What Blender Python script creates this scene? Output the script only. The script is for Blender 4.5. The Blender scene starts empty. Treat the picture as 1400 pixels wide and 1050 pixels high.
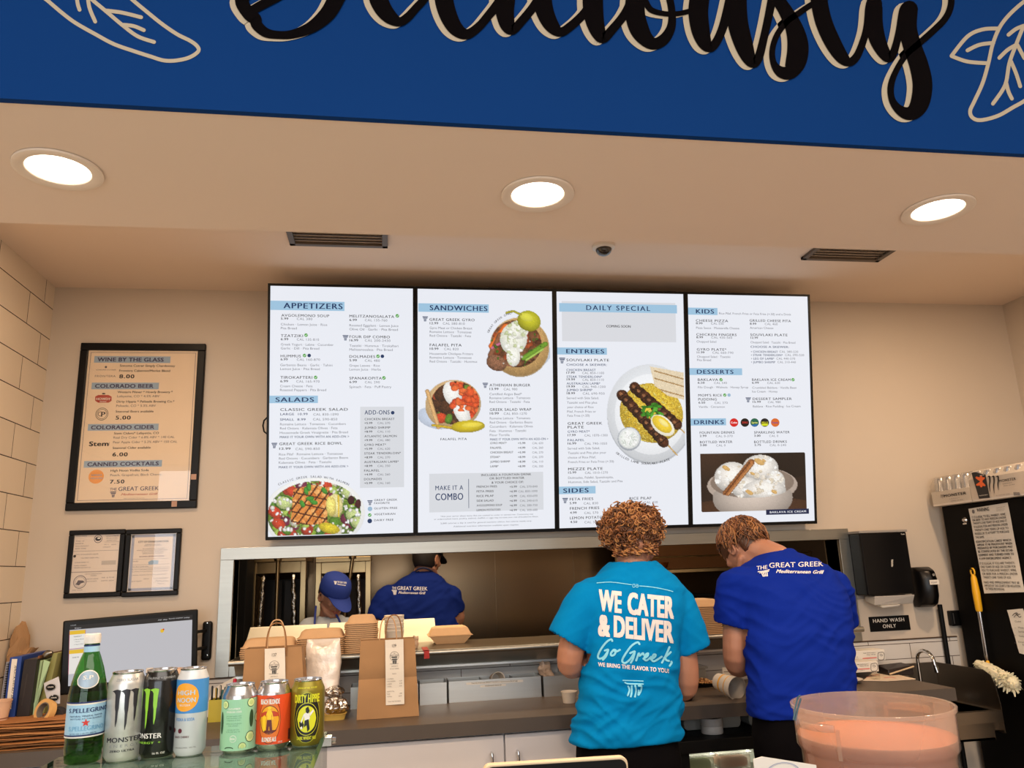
import bpy, bmesh, math, random
import numpy as np
from mathutils import Vector, Matrix, noise
from mathutils.bvhtree import BVHTree
random.seed(7)
SC = bpy.context.scene
COL = SC.collection
PI = math.pi

# ------------------------------------------------------------------ camera
FPX, YAW, PITCH, ROLL = 1060.717, math.radians(9.4513), math.radians(13.5216), math.radians(-2.1871)
CAMP = Vector((0.0, -3.9, 1.49))
FW = Vector((math.sin(YAW)*math.cos(PITCH), math.cos(YAW)*math.cos(PITCH), math.sin(PITCH)))
RT0 = Vector((math.cos(YAW), -math.sin(YAW), 0)); UP0 = RT0.cross(FW)
RT = math.cos(ROLL)*RT0 + math.sin(ROLL)*UP0
UP = -math.sin(ROLL)*RT0 + math.cos(ROLL)*UP0
cam = bpy.data.cameras.new('camera'); camo = bpy.data.objects.new('camera', cam); COL.objects.link(camo)
cam.sensor_fit = 'HORIZONTAL'; cam.sensor_width = 36; cam.lens = FPX/1400*36
cam.clip_start = .05; cam.clip_end = 60
camo.matrix_world = Matrix(((RT.x, UP.x, -FW.x, CAMP.x), (RT.y, UP.y, -FW.y, CAMP.y), (RT.z, UP.z, -FW.z, CAMP.z), (0, 0, 0, 1)))
SC.camera = camo

# ------------------------------------------------------------------ world, daylight, exposure
SC.view_settings.view_transform = 'Standard'; SC.view_settings.look = 'None'
SC.view_settings.gamma = 1; SC.view_settings.use_curve_mapping = False
SC.view_settings.exposure = 0.0
w = bpy.data.worlds.new('world'); SC.world = w; w.use_nodes = True
w.node_tree.nodes['Background'].inputs[0].default_value = (.75, .87, 1, 1)
w.node_tree.nodes['Background'].inputs[1].default_value = 0.6
def lamp(name, kind, loc, energy, color, rot=(0, 0, 0), parent=None, **kw):
    l = bpy.data.lights.new(name, kind); l.energy = energy; l.color = color
    for k, v in kw.items(): setattr(l, k, v)
    o = bpy.data.objects.new(name, l); COL.objects.link(o); o.location = loc; o.rotation_euler = rot
    if parent: o.parent = parent
    return o
# daylight through the storefront windows behind the customer, and an unseen dining-room fill lamp added for more light
lamp('storefront_daylight', 'AREA', (-1.5, -8.9, 1.75), 190, (.92, .96, 1), (PI/2, 0, 0), shape='RECTANGLE', size=5.5, size_y=2.9)
lamp('dining_fill_light', 'AREA', (0.5, -5.6, 3.55), 165, (1, .92, .84), (0, 0, 0), shape='RECTANGLE', size=5, size_y=2)
# strip lights over the staff side and in the kitchen
lamp('kitchen_ceiling_light', 'AREA', (.35, .50, 2.55), 30, (1, .76, .50), (0, 0, 0), shape='RECTANGLE', size=2.4, size_y=.5)

# ------------------------------------------------------------------ materials
def lin(c):
    if isinstance(c, str):
        c = [int(c[i:i+2], 16)/255 for i in (0, 2, 4)]
    return tuple(((x/12.92) if x <= .04045 else ((x+.055)/1.055)**2.4) for x in c)
MATS = {}
def mat(name, color, rough=.5, metal=0, emit=0, var=.04, scale=12, bump=0, trans=0, ior=1.45, coat=0, sss=0, stretch=None, spec=.5, alpha=1, sheen=0):
    if name in MATS: return MATS[name]
    m = bpy.data.materials.new(name); MATS[name] = m; m.use_nodes = True
    nt = m.node_tree; b = nt.nodes['Principled BSDF']; c = lin(color)
    if emit:
        b.inputs['Base Color'].default_value = (.02, .02, .02, 1)
        b.inputs['Emission Color'].default_value = (*c, 1); b.inputs['Emission Strength'].default_value = emit
        b.inputs['Roughness'].default_value = .35; b.inputs['Specular IOR Level'].default_value = .1
        return m
    b.inputs['Base Color'].default_value = (*c, 1)
    b.inputs['Roughness'].default_value = rough; b.inputs['Metallic'].default_value = metal
    b.inputs['IOR'].default_value = ior; b.inputs['Transmission Weight'].default_value = trans
    b.inputs['Coat Weight'].default_value = coat; b.inputs['Specular IOR Level'].default_value = spec
    b.inputs['Alpha'].default_value = alpha
    if sheen: b.inputs['Sheen Weight'].default_value = sheen
    if sss:
        b.inputs['Subsurface Weight'].default_value = sss; b.inputs['Subsurface Radius'].default_value = (.02, .008, .004)
    if var or bump:
        tc = nt.nodes.new('ShaderNodeTexCoord'); mp = nt.nodes.new('ShaderNodeMapping'); nz = nt.nodes.new('ShaderNodeTexNoise')
        mp.inputs['Scale'].default_value = stretch or (1, 1, 1)
        nz.inputs['Scale'].default_value = scale; nz.inputs['Detail'].default_value = 4
        nt.links.new(tc.outputs['Object'], mp.inputs[0]); nt.links.new(mp.outputs[0], nz.inputs[0])
        if var:
            mr = nt.nodes.new('ShaderNodeMapRange'); mr.inputs[3].default_value = 1-var; mr.inputs[4].default_value = 1+var
            mx = nt.nodes.new('ShaderNodeMix'); mx.data_type = 'RGBA'; mx.blend_type = 'MULTIPLY'; mx.inputs[0].default_value = 1
            nt.links.new(nz.outputs[0], mr.inputs[0]); mx.inputs[6].default_value = (*c, 1)
            nt.links.new(mr.outputs[0], mx.inputs[7]); nt.links.new(mx.outputs[2], b.inputs['Base Color'])
        if bump:
            bp = nt.nodes.new('ShaderNodeBump'); bp.inputs['Strength'].default_value = bump; bp.inputs['Distance'].default_value = .01
            nt.links.new(nz.outputs[0], bp.inputs['Height']); nt.links.new(bp.outputs[0], b.inputs['Normal'])
    return m
def E(hexc, k=1.0): return mat('glow_%s_%.2f' % (hexc, k), hexc, emit=k)
def brick(name, c1, mortar, bw, bh, off, mort, rough=.3, plane='XZ', shift=(0, 0, 0)):
    m = mat(name, c1, rough, var=0); nt = m.node_tree; b = nt.nodes['Principled BSDF']
    tc = nt.nodes.new('ShaderNodeTexCoord'); sp = nt.nodes.new('ShaderNodeSeparateXYZ'); cb = nt.nodes.new('ShaderNodeCombineXYZ')
    mp = nt.nodes.new('ShaderNodeMapping'); mp.inputs[1].default_value = shift
    nt.links.new(tc.outputs['Object'], sp.inputs[0])
    nt.links.new(sp.outputs[0 if plane == 'XZ' else (1 if plane == 'YZ' else 0)], cb.inputs[0]); nt.links.new(sp.outputs[1 if plane == 'XY' else 2], cb.inputs[1])
    nt.links.new(cb.outputs[0], mp.inputs[0])
    bt = nt.nodes.new('ShaderNodeTexBrick'); bt.offset = off
    c = lin(c1); bt.inputs[1].default_value = (*c, 1); bt.inputs[2].default_value = (*[x*.93 for x in c], 1); bt.inputs[3].default_value = (*lin(mortar), 1)
    bt.inputs['Scale'].default_value = 1; bt.inputs['Mortar Size'].default_value = mort; bt.inputs['Mortar Smooth'].default_value = .1
    bt.inputs['Brick Width'].default_value = bw; bt.inputs['Row Height'].default_value = bh
    nt.links.new(mp.outputs[0], bt.inputs[0]); nt.links.new(bt.outputs[0], b.inputs['Base Color'])
    bp = nt.nodes.new('ShaderNodeBump'); bp.inputs['Strength'].default_value = .4; bp.inputs['Distance'].default_value = .003; bp.invert = True
    nt.links.new(bt.outputs['Fac'], bp.inputs['Height']); nt.links.new(bp.outputs[0], b.inputs['Normal'])
    return m
def clear(name, tint, ior=1.45, rough=0.0, milk=0, milkc='FFFFFF'):
    m = bpy.data.materials.new(name); MATS[name] = m; m.use_nodes = True; nt = m.node_tree; nt.nodes.remove(nt.nodes['Principled BSDF'])
    out = nt.nodes['Material Output']; tr = nt.nodes.new('ShaderNodeBsdfTransparent'); gl = nt.nodes.new('ShaderNodeBsdfGlossy'); fr = nt.nodes.new('ShaderNodeFresnel'); mx = nt.nodes.new('ShaderNodeMixShader')
    tr.inputs[0].default_value = (*lin(tint), 1); gl.inputs['Roughness'].default_value = rough; last = tr
    ge = nt.nodes.new('ShaderNodeNewGeometry'); mi = nt.nodes.new('ShaderNodeMapRange'); mi.inputs[3].default_value = ior; mi.inputs[4].default_value = 1/ior
    nt.links.new(ge.outputs['Backfacing'], mi.inputs[0]); nt.links.new(mi.outputs[0], fr.inputs[0])      # a thin sheet reflects alike from both faces
    if milk:
        tl = nt.nodes.new('ShaderNodeBsdfTranslucent'); df = nt.nodes.new('ShaderNodeBsdfDiffuse'); m2 = nt.nodes.new('ShaderNodeMixShader'); m3 = nt.nodes.new('ShaderNodeMixShader')
        tl.inputs[0].default_value = (*lin(milkc), 1); df.inputs[0].default_value = (*lin(milkc), 1); m2.inputs[0].default_value = .5; m3.inputs[0].default_value = milk
        nt.links.new(tl.outputs[0], m2.inputs[1]); nt.links.new(df.outputs[0], m2.inputs[2]); nt.links.new(tr.outputs[0], m3.inputs[1]); nt.links.new(m2.outputs[0], m3.inputs[2]); last = m3
    nt.links.new(fr.outputs[0], mx.inputs[0]); nt.links.new(last.outputs[0], mx.inputs[1]); nt.links.new(gl.outputs[0], mx.inputs[2]); nt.links.new(mx.outputs[0], out.inputs[0])
    return m
STEEL = mat('brushed_stainless_steel', '9A9890', .36, 1, var=.10, scale=5, stretch=(.4, 8, 14), bump=.02)
STEELLIT = mat('reflection_lightened_steel', 'CBCAC5', .38, 1, var=.08, scale=5, stretch=(.4, 8, 14), bump=.02)  # steel copy, base lightened to stand for the bright floor and window it reflects
STEELD = mat('dull_stainless_steel', '7E776B', .34, 1, var=.12, scale=4, stretch=(.4, 6, 10), bump=.02)
CHROME = mat('polished_chrome', 'D8D8D8', .08, 1, var=0)
ALU = mat('can_aluminium', 'C8C8CA', .22, 1, var=.03)
BLACKP = mat('black_plastic', '0A0A0B', .4, var=.05, spec=.25)
BLACKM = mat('matte_black', '070708', .55, var=.05, spec=.2)
WHITEP = mat('white_plastic', 'D9D4CC', .4, var=.03)
PAPER = mat('white_paper', 'DDD8CE', .8, var=.03)
KRAFT = mat('kraft_paper', 'A07B55', .8, var=.10, scale=9, bump=.12)
KRAFTL = mat('tan_fibre_board', 'CBA57C', .8, var=.06, scale=30, bump=.1)
INK = mat('black_ink', '15131A', .7, var=0)
INKG = mat('grey_ink', '6E6A6C', .7, var=0)
SKIN = mat('skin', 'A3735C', .5, var=.06, scale=14, sss=.12)
PAINTW = mat('off_white_paint', 'C9C3B8', .6, var=.02, scale=3, bump=.01)

# ------------------------------------------------------------------ object helpers
WL = {}
def tag(o, label=None, cat=None, group=None, kind=None):
    if label: o['label'] = label
    if cat: o['category'] = cat
    if group: o['group'] = group
    if kind: o['kind'] = kind
    return o
def thing(name, label, cat, loc=(0, 0, 0), group=None, rz=0):
    o = bpy.data.objects.new(name, None); COL.objects.link(o); o.location = loc; o.empty_display_size = .05
    o.rotation_euler.z = rz; WL[o] = Vector(loc)
    return tag(o, label, cat, group)
class MB:
    def __init__(s, m=None): s.v = []; s.f = []; s.fm = []; s.mats = []; s.use(m)
    def use(s, m):
        if m is None: s.mi = 0; return s
        if m not in s.mats: s.mats.append(m)
        s.mi = s.mats.index(m); return s
    def add(s, vs, fs):
        n = len(s.v); s.v += [Vector(a) for a in vs]; s.f += [[i+n for i in f] for f in fs]; s.fm += [s.mi]*len(fs); return s
    def box(s, x0, x1, y0, y1, z0, z1):
        x0, x1 = min(x0, x1), max(x0, x1); y0, y1 = min(y0, y1), max(y0, y1); z0, z1 = min(z0, z1), max(z0, z1)
        return s.add([(x0, y0, z0), (x1, y0, z0), (x1, y1, z0), (x0, y1, z0), (x0, y0, z1), (x1, y0, z1), (x1, y1, z1), (x0, y1, z1)],
                     [(3, 2, 1, 0), (4, 5, 6, 7), (0, 1, 5, 4), (1, 2, 6, 5), (2, 3, 7, 6), (3, 0, 4, 7)])
    def hexa(s, a):     # 8 corners: 4 bottom ring, 4 top ring
        return s.add(a, [(3, 2, 1, 0), (4, 5, 6, 7), (0, 1, 5, 4), (1, 2, 6, 5), (2, 3, 7, 6), (3, 0, 4, 7)])
    def slab(s, fr, u0, u1, v0, v1, d0, d1):   # box in a plane frame
        P = fr.p; return s.hexa([P(u0, v0, d0), P(u1, v0, d0), P(u1, v0, d1), P(u0, v0, d1), P(u0, v1, d0), P(u1, v1, d0), P(u1, v1, d1), P(u0, v1, d1)])
    def rings(s, rs, caps=(True, True), closed=True):
        n = len(rs[0]); base = len(s.v)
        for r in rs: s.v += [Vector(a) for a in r]
        for i in range(len(rs)-1):
            for j in range(n if closed else n-1):
                k = (j+1) % n; s.f.append([base+i*n+j, base+i*n+k, base+(i+1)*n+k, base+(i+1)*n+j]); s.fm.append(s.mi)
        if caps[0]: s.f.append([base+j for j in range(n)][::-1]); s.fm.append(s.mi)
        if caps[1]: s.f.append([base+(len(rs)-1)*n+j for j in range(n)]); s.fm.append(s.mi)
        return s
    def lathe(s, prof, c=(0, 0, 0), n=32, caps=(True, True), ax=None):
        c = Vector(c); rs = []
        for r, z in prof:
            rs.append([c + Vector((r*math.cos(2*PI*j/n), r*math.sin(2*PI*j/n), z)) for j in range(n)])
        if ax is not None:
            q = Vector((0, 0, 1)).rotation_difference(Vector(ax).normalized()); rs = [[c + q @ (p-c) for p in r] for r in rs]
        return s.rings(rs, caps)
    def tube(s, pts, r, n=8, caps=(True, True), round_ends=False):
        pts = [Vector(p) for p in pts]; R = list(r) if hasattr(r, '__len__') else [r]*len(pts)
        if round_ends:
            d0 = (pts[0]-pts[1]).normalized(); d1 = (pts[-1]-pts[-2]).normalized(); a, b = R[0], R[-1]
            A = [(pts[0]+d0*a*math.sin(t), a*math.cos(t)) for t in (1.45, 1.1, .7, .35)]; B = [(pts[-1]+d1*b*math.sin(t), b*math.cos(t)) for t in (.35, .7, 1.1, 1.45)]
            pts = [x[0] for x in A]+pts+[x[0] for x in B]; R = [x[1] for x in A]+R+[x[1] for x in B]
        t = (pts[1]-pts[0]).normalized(); ref = Vector((0, 0, 1)) if abs(t.z) < .9 else Vector((1, 0, 0))
        u = t.cross(ref).normalized(); rs = []
        for i, p in enumerate(pts):
            d = (pts[min(i+1, len(pts)-1)]-pts[max(i-1, 0)])
            d = d.normalized() if d.length > 1e-9 else t
            u = (u - d*u.dot(d)).normalized(); v = d.cross(u)
            rs.append([p+R[i]*(math.cos(2*PI*j/n)*u+math.sin(2*PI*j/n)*v) for j in range(n)])
        return s.rings(rs, caps)
    def ell(s, c, rx, ry, rz, n=20, m=12, fn=None):
        c = Vector(c); rs = []
        for i in range(1, m):
            a = PI*i/m; rs.append([Vector((rx*math.sin(a)*math.cos(2*PI*j/n), ry*math.sin(a)*math.sin(2*PI*j/n), -rz*math.cos(a))) for j in range(n)])
        rs = [[c+(fn(p) if fn else p) for p in r] for r in rs]
        return s.rings(rs)
    def poly(s, pts): return s.add(pts, [list(range(len(pts)))])
    def build(s, name, parent=None, smooth=False, bev=0, seg=2, loc=None, flat=False, subd=0):
        off = WL[parent] if parent is not None else (Vector(loc) if loc is not None else Vector((0, 0, 0)))
        me = bpy.data.meshes.new(name); me.from_pydata([v-off for v in s.v], [], s.f)
        for m in s.mats: me.materials.append(m)
        if len(s.mats) > 1: me.polygons.foreach_set('material_index', s.fm)
        bm = bmesh.new(); bm.from_mesh(me)
        if not flat: bmesh.ops.recalc_face_normals(bm, faces=bm.faces); bm.to_mesh(me); bm.free()
        if smooth:
            me.polygons.foreach_set('use_smooth', [True]*len(me.polygons))
            if smooth is not True: me.set_sharp_from_angle(angle=math.radians(smooth))
        o = bpy.data.objects.new(name, me); COL.objects.link(o); WL[o] = off
        if parent is not None: o.parent = parent
        else: o.location = off
        if bev:
            b = o.modifiers.new('bevel', 'BEVEL'); b.width = bev; b.segments = seg; b.limit_method = 'ANGLE'; b.angle_limit = math.radians(40)
        if subd:
            b = o.modifiers.new('subdivision', 'SUBSURF'); b.levels = subd; b.render_levels = subd
        return o
def copy_tree(o, parent=None):
    c = o.copy(); COL.objects.link(c); c.parent = parent
    for ch in list(o.children): copy_tree(ch, c)
    return c
def struct(mb, name, **kw):
    o = mb.build(name, **kw); o['kind'] = 'structure'; return o

# ------------------------------------------------------------------ measuring: a photo pixel's ray meets a known real plane
def ray(x, y):
    x = float(x); y = float(y); return ((x-700)*RT - (y-525)*UP + FPX*FW)
def pY(x, y, Y): d = ray(x, y); return CAMP + d*((Y-CAMP.y)/d.y)
def pZ(x, y, Z): d = ray(x, y); return CAMP + d*((Z-CAMP.z)/d.z)
def pX(x, y, X): d = ray(x, y); return CAMP + d*((X-CAMP.x)/d.x)
class Frame:
    def __init__(s, o, u, v): s.o = Vector(o); s.u = Vector(u).normalized(); s.v = (Vector(v)-s.u*Vector(v).dot(s.u)).normalized(); s.n = s.u.cross(s.v)
    def p(s, u, v, d=0): return s.o+s.u*u+s.v*v+s.n*d
    def uv(s, x, y):
        d = ray(x, y); t = (s.o-CAMP).dot(s.n)/d.dot(s.n); q = CAMP+d*t-s.o; return q.dot(s.u), q.dot(s.v)
def vert_frame(o): return Frame(o, (1, 0, 0), (0, 0, 1))       # faces the customer (-Y)

_TC = {}
def glyphs(txt, bold=0, sp=1.0):
    """letter outlines as (x, y, layer); heavier weights are the same letters laid over each other with small shifts"""
    k = (txt, bold, sp)
    bold *= 1.3
    if k not in _TC:
        cu = bpy.data.curves.new('t', 'FONT'); cu.body = txt.lstrip('~'); cu.shear = .38 if txt[:1] == '~' else 0; cu.size = 1/.7; cu.resolution_u = 3; cu.space_character = sp+bold*1.2
        ob = bpy.data.objects.new('t', cu); me = bpy.data.meshes.new_from_object(ob)
        v0 = [(v.co.x, v.co.y) for v in me.vertices]; f0 = [list(p.vertices) for p in me.polygons]
        bpy.data.objects.remove(ob); bpy.data.curves.remove(cu); bpy.data.meshes.remove(me); vs = []; fs = []
        sh = [(0, 0)] if bold < .008 else ([(-bold, 0), (bold, 0)] if bold < .045 else [(-bold, bold*.5), (bold, bold*.5), (-bold, -bold*.5), (bold, -bold*.5), (0, 0)])
        for q, (dx, dy) in enumerate(sh): n = len(vs); vs += [(x+dx, y*(1-bold*.8)+bold*.4+dy, q) for x, y in v0]; fs += [[w_+n for w_ in f] for f in f0]
        x0 = min([v[0] for v in vs] or [0]); x1 = max([v[0] for v in vs] or [1])
        _TC[k] = ([(p-x0, r, q) for p, r, q in vs], fs, max(x1-x0, 1e-6))
    return _TC[k]
class Art:
    """draws lettering and marks on a plane frame, in the coordinates of a crop of the photo (origin ox,oy and magnification k)"""
    def __init__(s, fr, mb, ox=0, oy=0, k=1, lift=.0008): s.fr, s.mb, s.ox, s.oy, s.k, s.lift = fr, mb, ox, oy, k, lift; s.dl = 0; s.sl = 0
    def uv(s, x, y): return s.fr.uv(s.ox+x/s.k, s.oy+y/s.k)
    def T(s, txt, x, y, x1, cap, m, bold=0, sp=1.0, lev=2):
        u0, v0 = s.uv(x, y); u1, _ = s.uv(x1, y); _, v1 = s.uv(x, y-cap); vs, fs, wd = glyphs(txt, bold, sp)
        kx = (u1-u0)/wd; ky = v1-v0; s.mb.use(m)
        s.mb.add([s.fr.p(u0+a*kx, v0+b*ky+s.sl*a*kx, s.lift*lev+q*2.5e-5) for a, b, q in vs], fs)
    def tick(s): s.dl += 1; return s.dl*1.2e-6
    def R(s, x0, y0, x1, y1, m, lev=1):
        u0, v0 = s.uv(x0, y0); u1, _ = s.uv(x1, y0); _, v1 = s.uv(x0, y1); s.mb.use(m)
        s.mb.poly([s.fr.p(u0, v1, s.lift*lev), s.fr.p(u1, v1, s.lift*lev), s.fr.p(u1, v0, s.lift*lev), s.fr.p(u0, v0, s.lift*lev)])
    def C(s, x, y, rx, m, ry=None, lev=2, n=24, hole=0):
        u, v = s.uv(x, y); u1, _ = s.uv(x+rx, y); _, v1 = s.uv(x, y-(ry or rx)); a = u1-u; b = v1-v; s.mb.use(m)
        P = [s.fr.p(u+a*math.cos(2*PI*i/n), v+b*math.sin(2*PI*i/n), s.lift*lev) for i in range(n)]
        if not hole: s.mb.poly(P)
        else:
            Q = [s.fr.p(u+a*hole*math.cos(2*PI*i/n), v+b*hole*math.sin(2*PI*i/n), s.lift*lev) for i in range(n)]
            s.mb.add(P+Q, [[i, (i+1) % n, n+(i+1) % n, n+i] for i in range(n)])
    def G(s, pts, m, lev=2):
        s.mb.use(m); h = s.lift*lev+s.tick(); s.mb.poly([s.fr.p(*s.uv(x, y), h) for x, y in pts])
    def S(s, pts, m, w=None, lev=2, dx=0, dy=0):
        for vs, fs in strokes(pts, w):
            s.mb.use(m); h = s.lift*lev+s.tick()*8; s.mb.add([s.fr.p(*s.uv(x+dx, y+dy), h) for x, y in vs], fs)
    def A(s, txt, cx, cy, r, a0, a1, cap, m, bold=0, lev=2, flip=False):
        """lettering along an arc, angles in degrees clockwise from straight up"""
        s.mb.use(m); n = len(txt)
        for i, ch in enumerate(txt):
            if ch == ' ': continue
            t = math.radians(a0+(a1-a0)*i/max(n-1, 1)); vs, fs, wd = glyphs(ch, bold); q = []
            for a, b, _ in vs:
                if flip: xx, rr, sg = -(a-wd/2)*cap, r-b*cap, 1
                else: xx, rr, sg = (a-wd/2)*cap, r+b*cap, 1
                q.append(s.fr.p(*s.uv(cx+rr*math.sin(t)+xx*math.cos(t), cy-rr*math.cos(t)+xx*math.sin(t)), s.lift*lev+_*2.5e-5))
            s.mb.add(q, fs)
def catmull(P, n=6):
    P = [np.array(p, float) for p in P]; out = []
    for i in range(len(P)-1):
        a = P[max(i-1, 0)]; b = P[i]; c = P[i+1]; d = P[min(i+2, len(P)-1)]
        for j in range(n):
            t = j/n; out.append(.5*((2*b)+(c-a)*t+(2*a-5*b+4*c-d)*t*t+(3*b-a-3*c+d)*t**3))
    out.append(P[-1]); return out
def strokes(pts, w=None, n=6):
    """brush stroke through (x, y, width) points: quad strip with round ends"""
    if w is not None: pts = [(p[0], p[1], w) for p in pts]
    C = catmull(pts, n); L = len(C); vs = []; fs = []
    for i, c in enumerate(C):
        d = C[min(i+1, L-1)][:2]-C[max(i-1, 0)][:2]; d = d/(np.hypot(*d)+1e-9); nn = np.array([-d[1], d[0]])
        a = c[:2]+nn*c[2]/2; b = c[:2]-nn*c[2]/2; vs += [tuple(a), tuple(b)]
    for i in range(L-1): fs.append([2*i, 2*i+1, 2*i+3, 2*i+2])
    out = [(vs, fs)]
    for c in (C[0], C[-1]):
        out.append(([(c[0]+c[2]/2*math.cos(2*PI*k/12), c[1]+c[2]/2*math.sin(2*PI*k/12)) for k in range(12)], [list(range(12))]))
    return out

# ================================================================== THE SETTING
XL, XR, ZC = -1.61, 3.65, 2.93
WALL = mat('greige_wall_paint', 'C5B9AA', .55, var=.02, scale=2, bump=.008)
CEIL = mat('ceiling_paint', 'E6D2BF', .7, var=.02, scale=2)
BLUE = mat('deep_blue_wall_paint', '03346F', .7, var=.03, scale=2, spec=.1)
TILEW = brick('large_white_wall_tile', 'E6D8C4', '3A2718', .46, .153, .33, .0022, .25, 'YZ', (0.1, -2.93+.117+.153*19, 0))
TILEB = brick('white_backsplash_tile', 'CFCBC6', '5A5048', .47, .075, .5, .0018, .2, 'XZ', (.12, .005, 0))
FLOORM = brick('grey_floor_tile', 'B9B1A6', '8B847C', .6, .6, .5, .004, .5, 'XY')
m = MB(FLOORM); m.box(-5.2, 5, -9.1, 2.0, -.06, 0); struct(m, 'floor')
OX0, OX1, OZ0, OZ1 = -.705, 2.375, 1.13, 1.59        # the pass-through opening
m = MB(WALL); m.box(XL-.12, OX0, 0, .12, 0, ZC); m.box(OX1, XR+.12, 0, .12, 0, ZC); m.box(OX0, OX1, 0, .12, OZ1, ZC); m.box(OX0, OX1, 0, .12, 0, OZ0); struct(m, 'wall_back')
m = MB(TILEB); m.box(-.9, 2.98, -.012, 0, .90, 1.062); m.use(mat('dark_grout_line', '4A3A2C', .6)); m.box(-.9, 2.98, -.015, 0, 1.062, 1.068); o = struct(m, 'wall_backsplash')
m = MB(TILEW); m.box(XL-.12, XL, -2.0, 0, 0, ZC); struct(m, 'wall_left')
m = MB(WALL); m.box(XR, XR+.12, -9, 0, 0, 3.7); struct(m, 'wall_right')
m = MB(CEIL); m.box(XL-.12, XR+.12, -1.95, 2.0, ZC, ZC+.08); struct(m, 'ceiling')
# bulkhead over the counter: blue front, pale underside
m = MB(CEIL); m.box(-5.2, XR, -2.465, -1.92, 2.39, 2.95); struct(m, 'ceiling_bulkhead')
m = MB(BLUE); m.box(-5.2, XR, -2.48, -2.465, 2.388, 3.7); struct(m, 'wall_front')
m = MB(CEIL); m.box(-5.2, XR+.12, -9.1, -2.48, 3.7, 3.78); struct(m, 'ceiling_dining')
m = MB(WALL); m.box(-5.2, -5.08, -9.1, -2.48, 0, 3.7); m.box(-5.08, XL-.12, -2.46, -2.3, 0, 3.7); struct(m, 'wall_dining')
# storefront wall with its windows, behind the customer
m = MB(WALL); m.box(-5.2, 5, -9.15, -9.0, 0, .25); m.box(-5.2, 5, -9.15, -9, 3.3, 3.7); m.box(-5.2, -4.3, -9.15, -9, .25, 3.3); m.box(1.3, 5, -9.15, -9, .25, 3.3); struct(m, 'wall_storefront')
m = MB(BLACKM)
for x in (-4.3, -2.9, -1.5, -.1, 1.25): m.box(x, x+.06, -8.88, -8.8, .25, 3.3)
m.box(-4.3, 1.31, -8.88, -8.8, 2.3, 2.36); struct(m, 'window_1')
# kitchen beyond the pass
KST = mat('kitchen_wall_steel', '75614A', .24, 1, var=.10, scale=2.5, stretch=(.5, 1, 3), bump=.015)
m = MB(KST); m.box(-.95, 2.75, 1.7, 1.78, 0, ZC)
for x in (.22, .76, 1.33, 1.9): m.box(x, x+.012, 1.692, 1.70, .6, 2.6)
struct(m, 'wall_kitchen')
m = MB(mat('dark_kitchen_wall', '2A211A', .6)); m.box(-1.0, -.95, .12, 1.78, 0, ZC); m.box(2.75, 2.8, .12, 1.78, 0, ZC); struct(m, 'wall_kitchen_side')
# ------------------------------------------------------------------ pass-through frame
m = MB(STEEL); m.box(-.765, 2.432, -.022, .0, 1.588, 1.643); m.box(-.765, OX0, -.02, 0, 1.07, 1.588); m.box(OX1, 2.432, -.02, 0, 1.07, 1.588); m.box(-.765, 2.432, -.016, 0, 1.07, 1.13)
m.box(OX0-.002, OX0, 0, .13, OZ0, OZ1); m.box(OX1, OX1+.002, 0, .13, OZ0, OZ1); m.box(OX0, OX1, 0, .13, OZ1, OZ1+.002)
struct(m, 'trim_1', bev=.002)

# ================================================================== CEILING FIXTURES
def downlight(px, py, label, c=None, power=16, group='recessed downlights in the bulkhead'):
    c = c or pZ(px, py, 2.39); t = thing('recessed_downlight', label, 'ceiling light', tuple(c), group)
    m = MB(mat('downlight_trim', 'E6D6C4', .5)); m.lathe([(.09, -.001), (.09, -.006), (.083, -.008), (.066, -.004), (.062, .002), (.062, -.001)], c, 40, (False, False)); m.build('trim_ring', t, smooth=40)
    m = MB(E('FFF0DC', 7)); m.lathe([(.064, -.002), (.055, -.003), (.001, -.0035)], c, 40, (False, True)); m.build('lens', t, smooth=True)
    lamp('downlight_beam', 'AREA', (0, 0, -.012), power, (1, .70, .44), (0, 0, 0), t, shape='DISK', size=.12)
downlight(80, 231, 'round recessed downlight near the tiled wall, over the framed drinks poster')
downlight(735, 265, 'round recessed downlight in the middle of the white bulkhead underside')
downlight(1282, 286, 'round recessed downlight farthest from the tiled wall')
for x, lb in ((-.95, 'recessed downlight in the ceiling behind the bulkhead, at the tiled wall'), (1.0, 'recessed downlight in the ceiling behind the bulkhead, before the menu screens'), (2.7, 'recessed downlight in the ceiling behind the bulkhead, at the refrigerator')):  # unseen lamps added behind the bulkhead to brighten the upper wall
    downlight(0, 0, lb, Vector((x, -1.15, ZC)), {-.95: 13, 1.0: 6, 2.7: 24}[x], 'recessed downlights behind the bulkhead')
VENT = mat('vent_grey_metal', '5E544B', .5, .3)
def vent(x0, x1, label):
    t = thing('ceiling_vent', label, 'air vent', (x0, -.7, ZC), 'ceiling vents')
    m = MB(VENT); y0, y1 = -.86, -.615
    for a, b, c, d in ((x0, x1, y0, y0+.025), (x0, x1, y1-.025, y1), (x0, x0+.025, y0, y1), (x1-.025, x1, y0, y1)): m.box(a, b, c, d, ZC-.014, ZC)
    m.build('frame', t, bev=.002)
    m = MB(VENT)
    for i in range(6): y = y0+.035+i*.03; m.hexa([(x0+.02, y, ZC-.012), (x1-.02, y, ZC-.012), (x1-.02, y+.004, ZC-.012), (x0+.02, y+.004, ZC-.012), (x0+.02, y+.014, ZC-.001), (x1-.02, y+.014, ZC-.001), (x1-.02, y+.018, ZC-.001), (x0+.02, y+.018, ZC-.001)])
    m.build('louvres', t)
vent(-.42, .005, 'grey ceiling vent above the appetizers menu screen')
vent(2.005, 2.42, 'grey ceiling vent above the right end of the menu screens')
c = pZ(825, 336, ZC)
t = thing('security_camera', 'small dark dome security camera on the ceiling above the menu screens', 'camera', (c.x, c.y, ZC))
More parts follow.
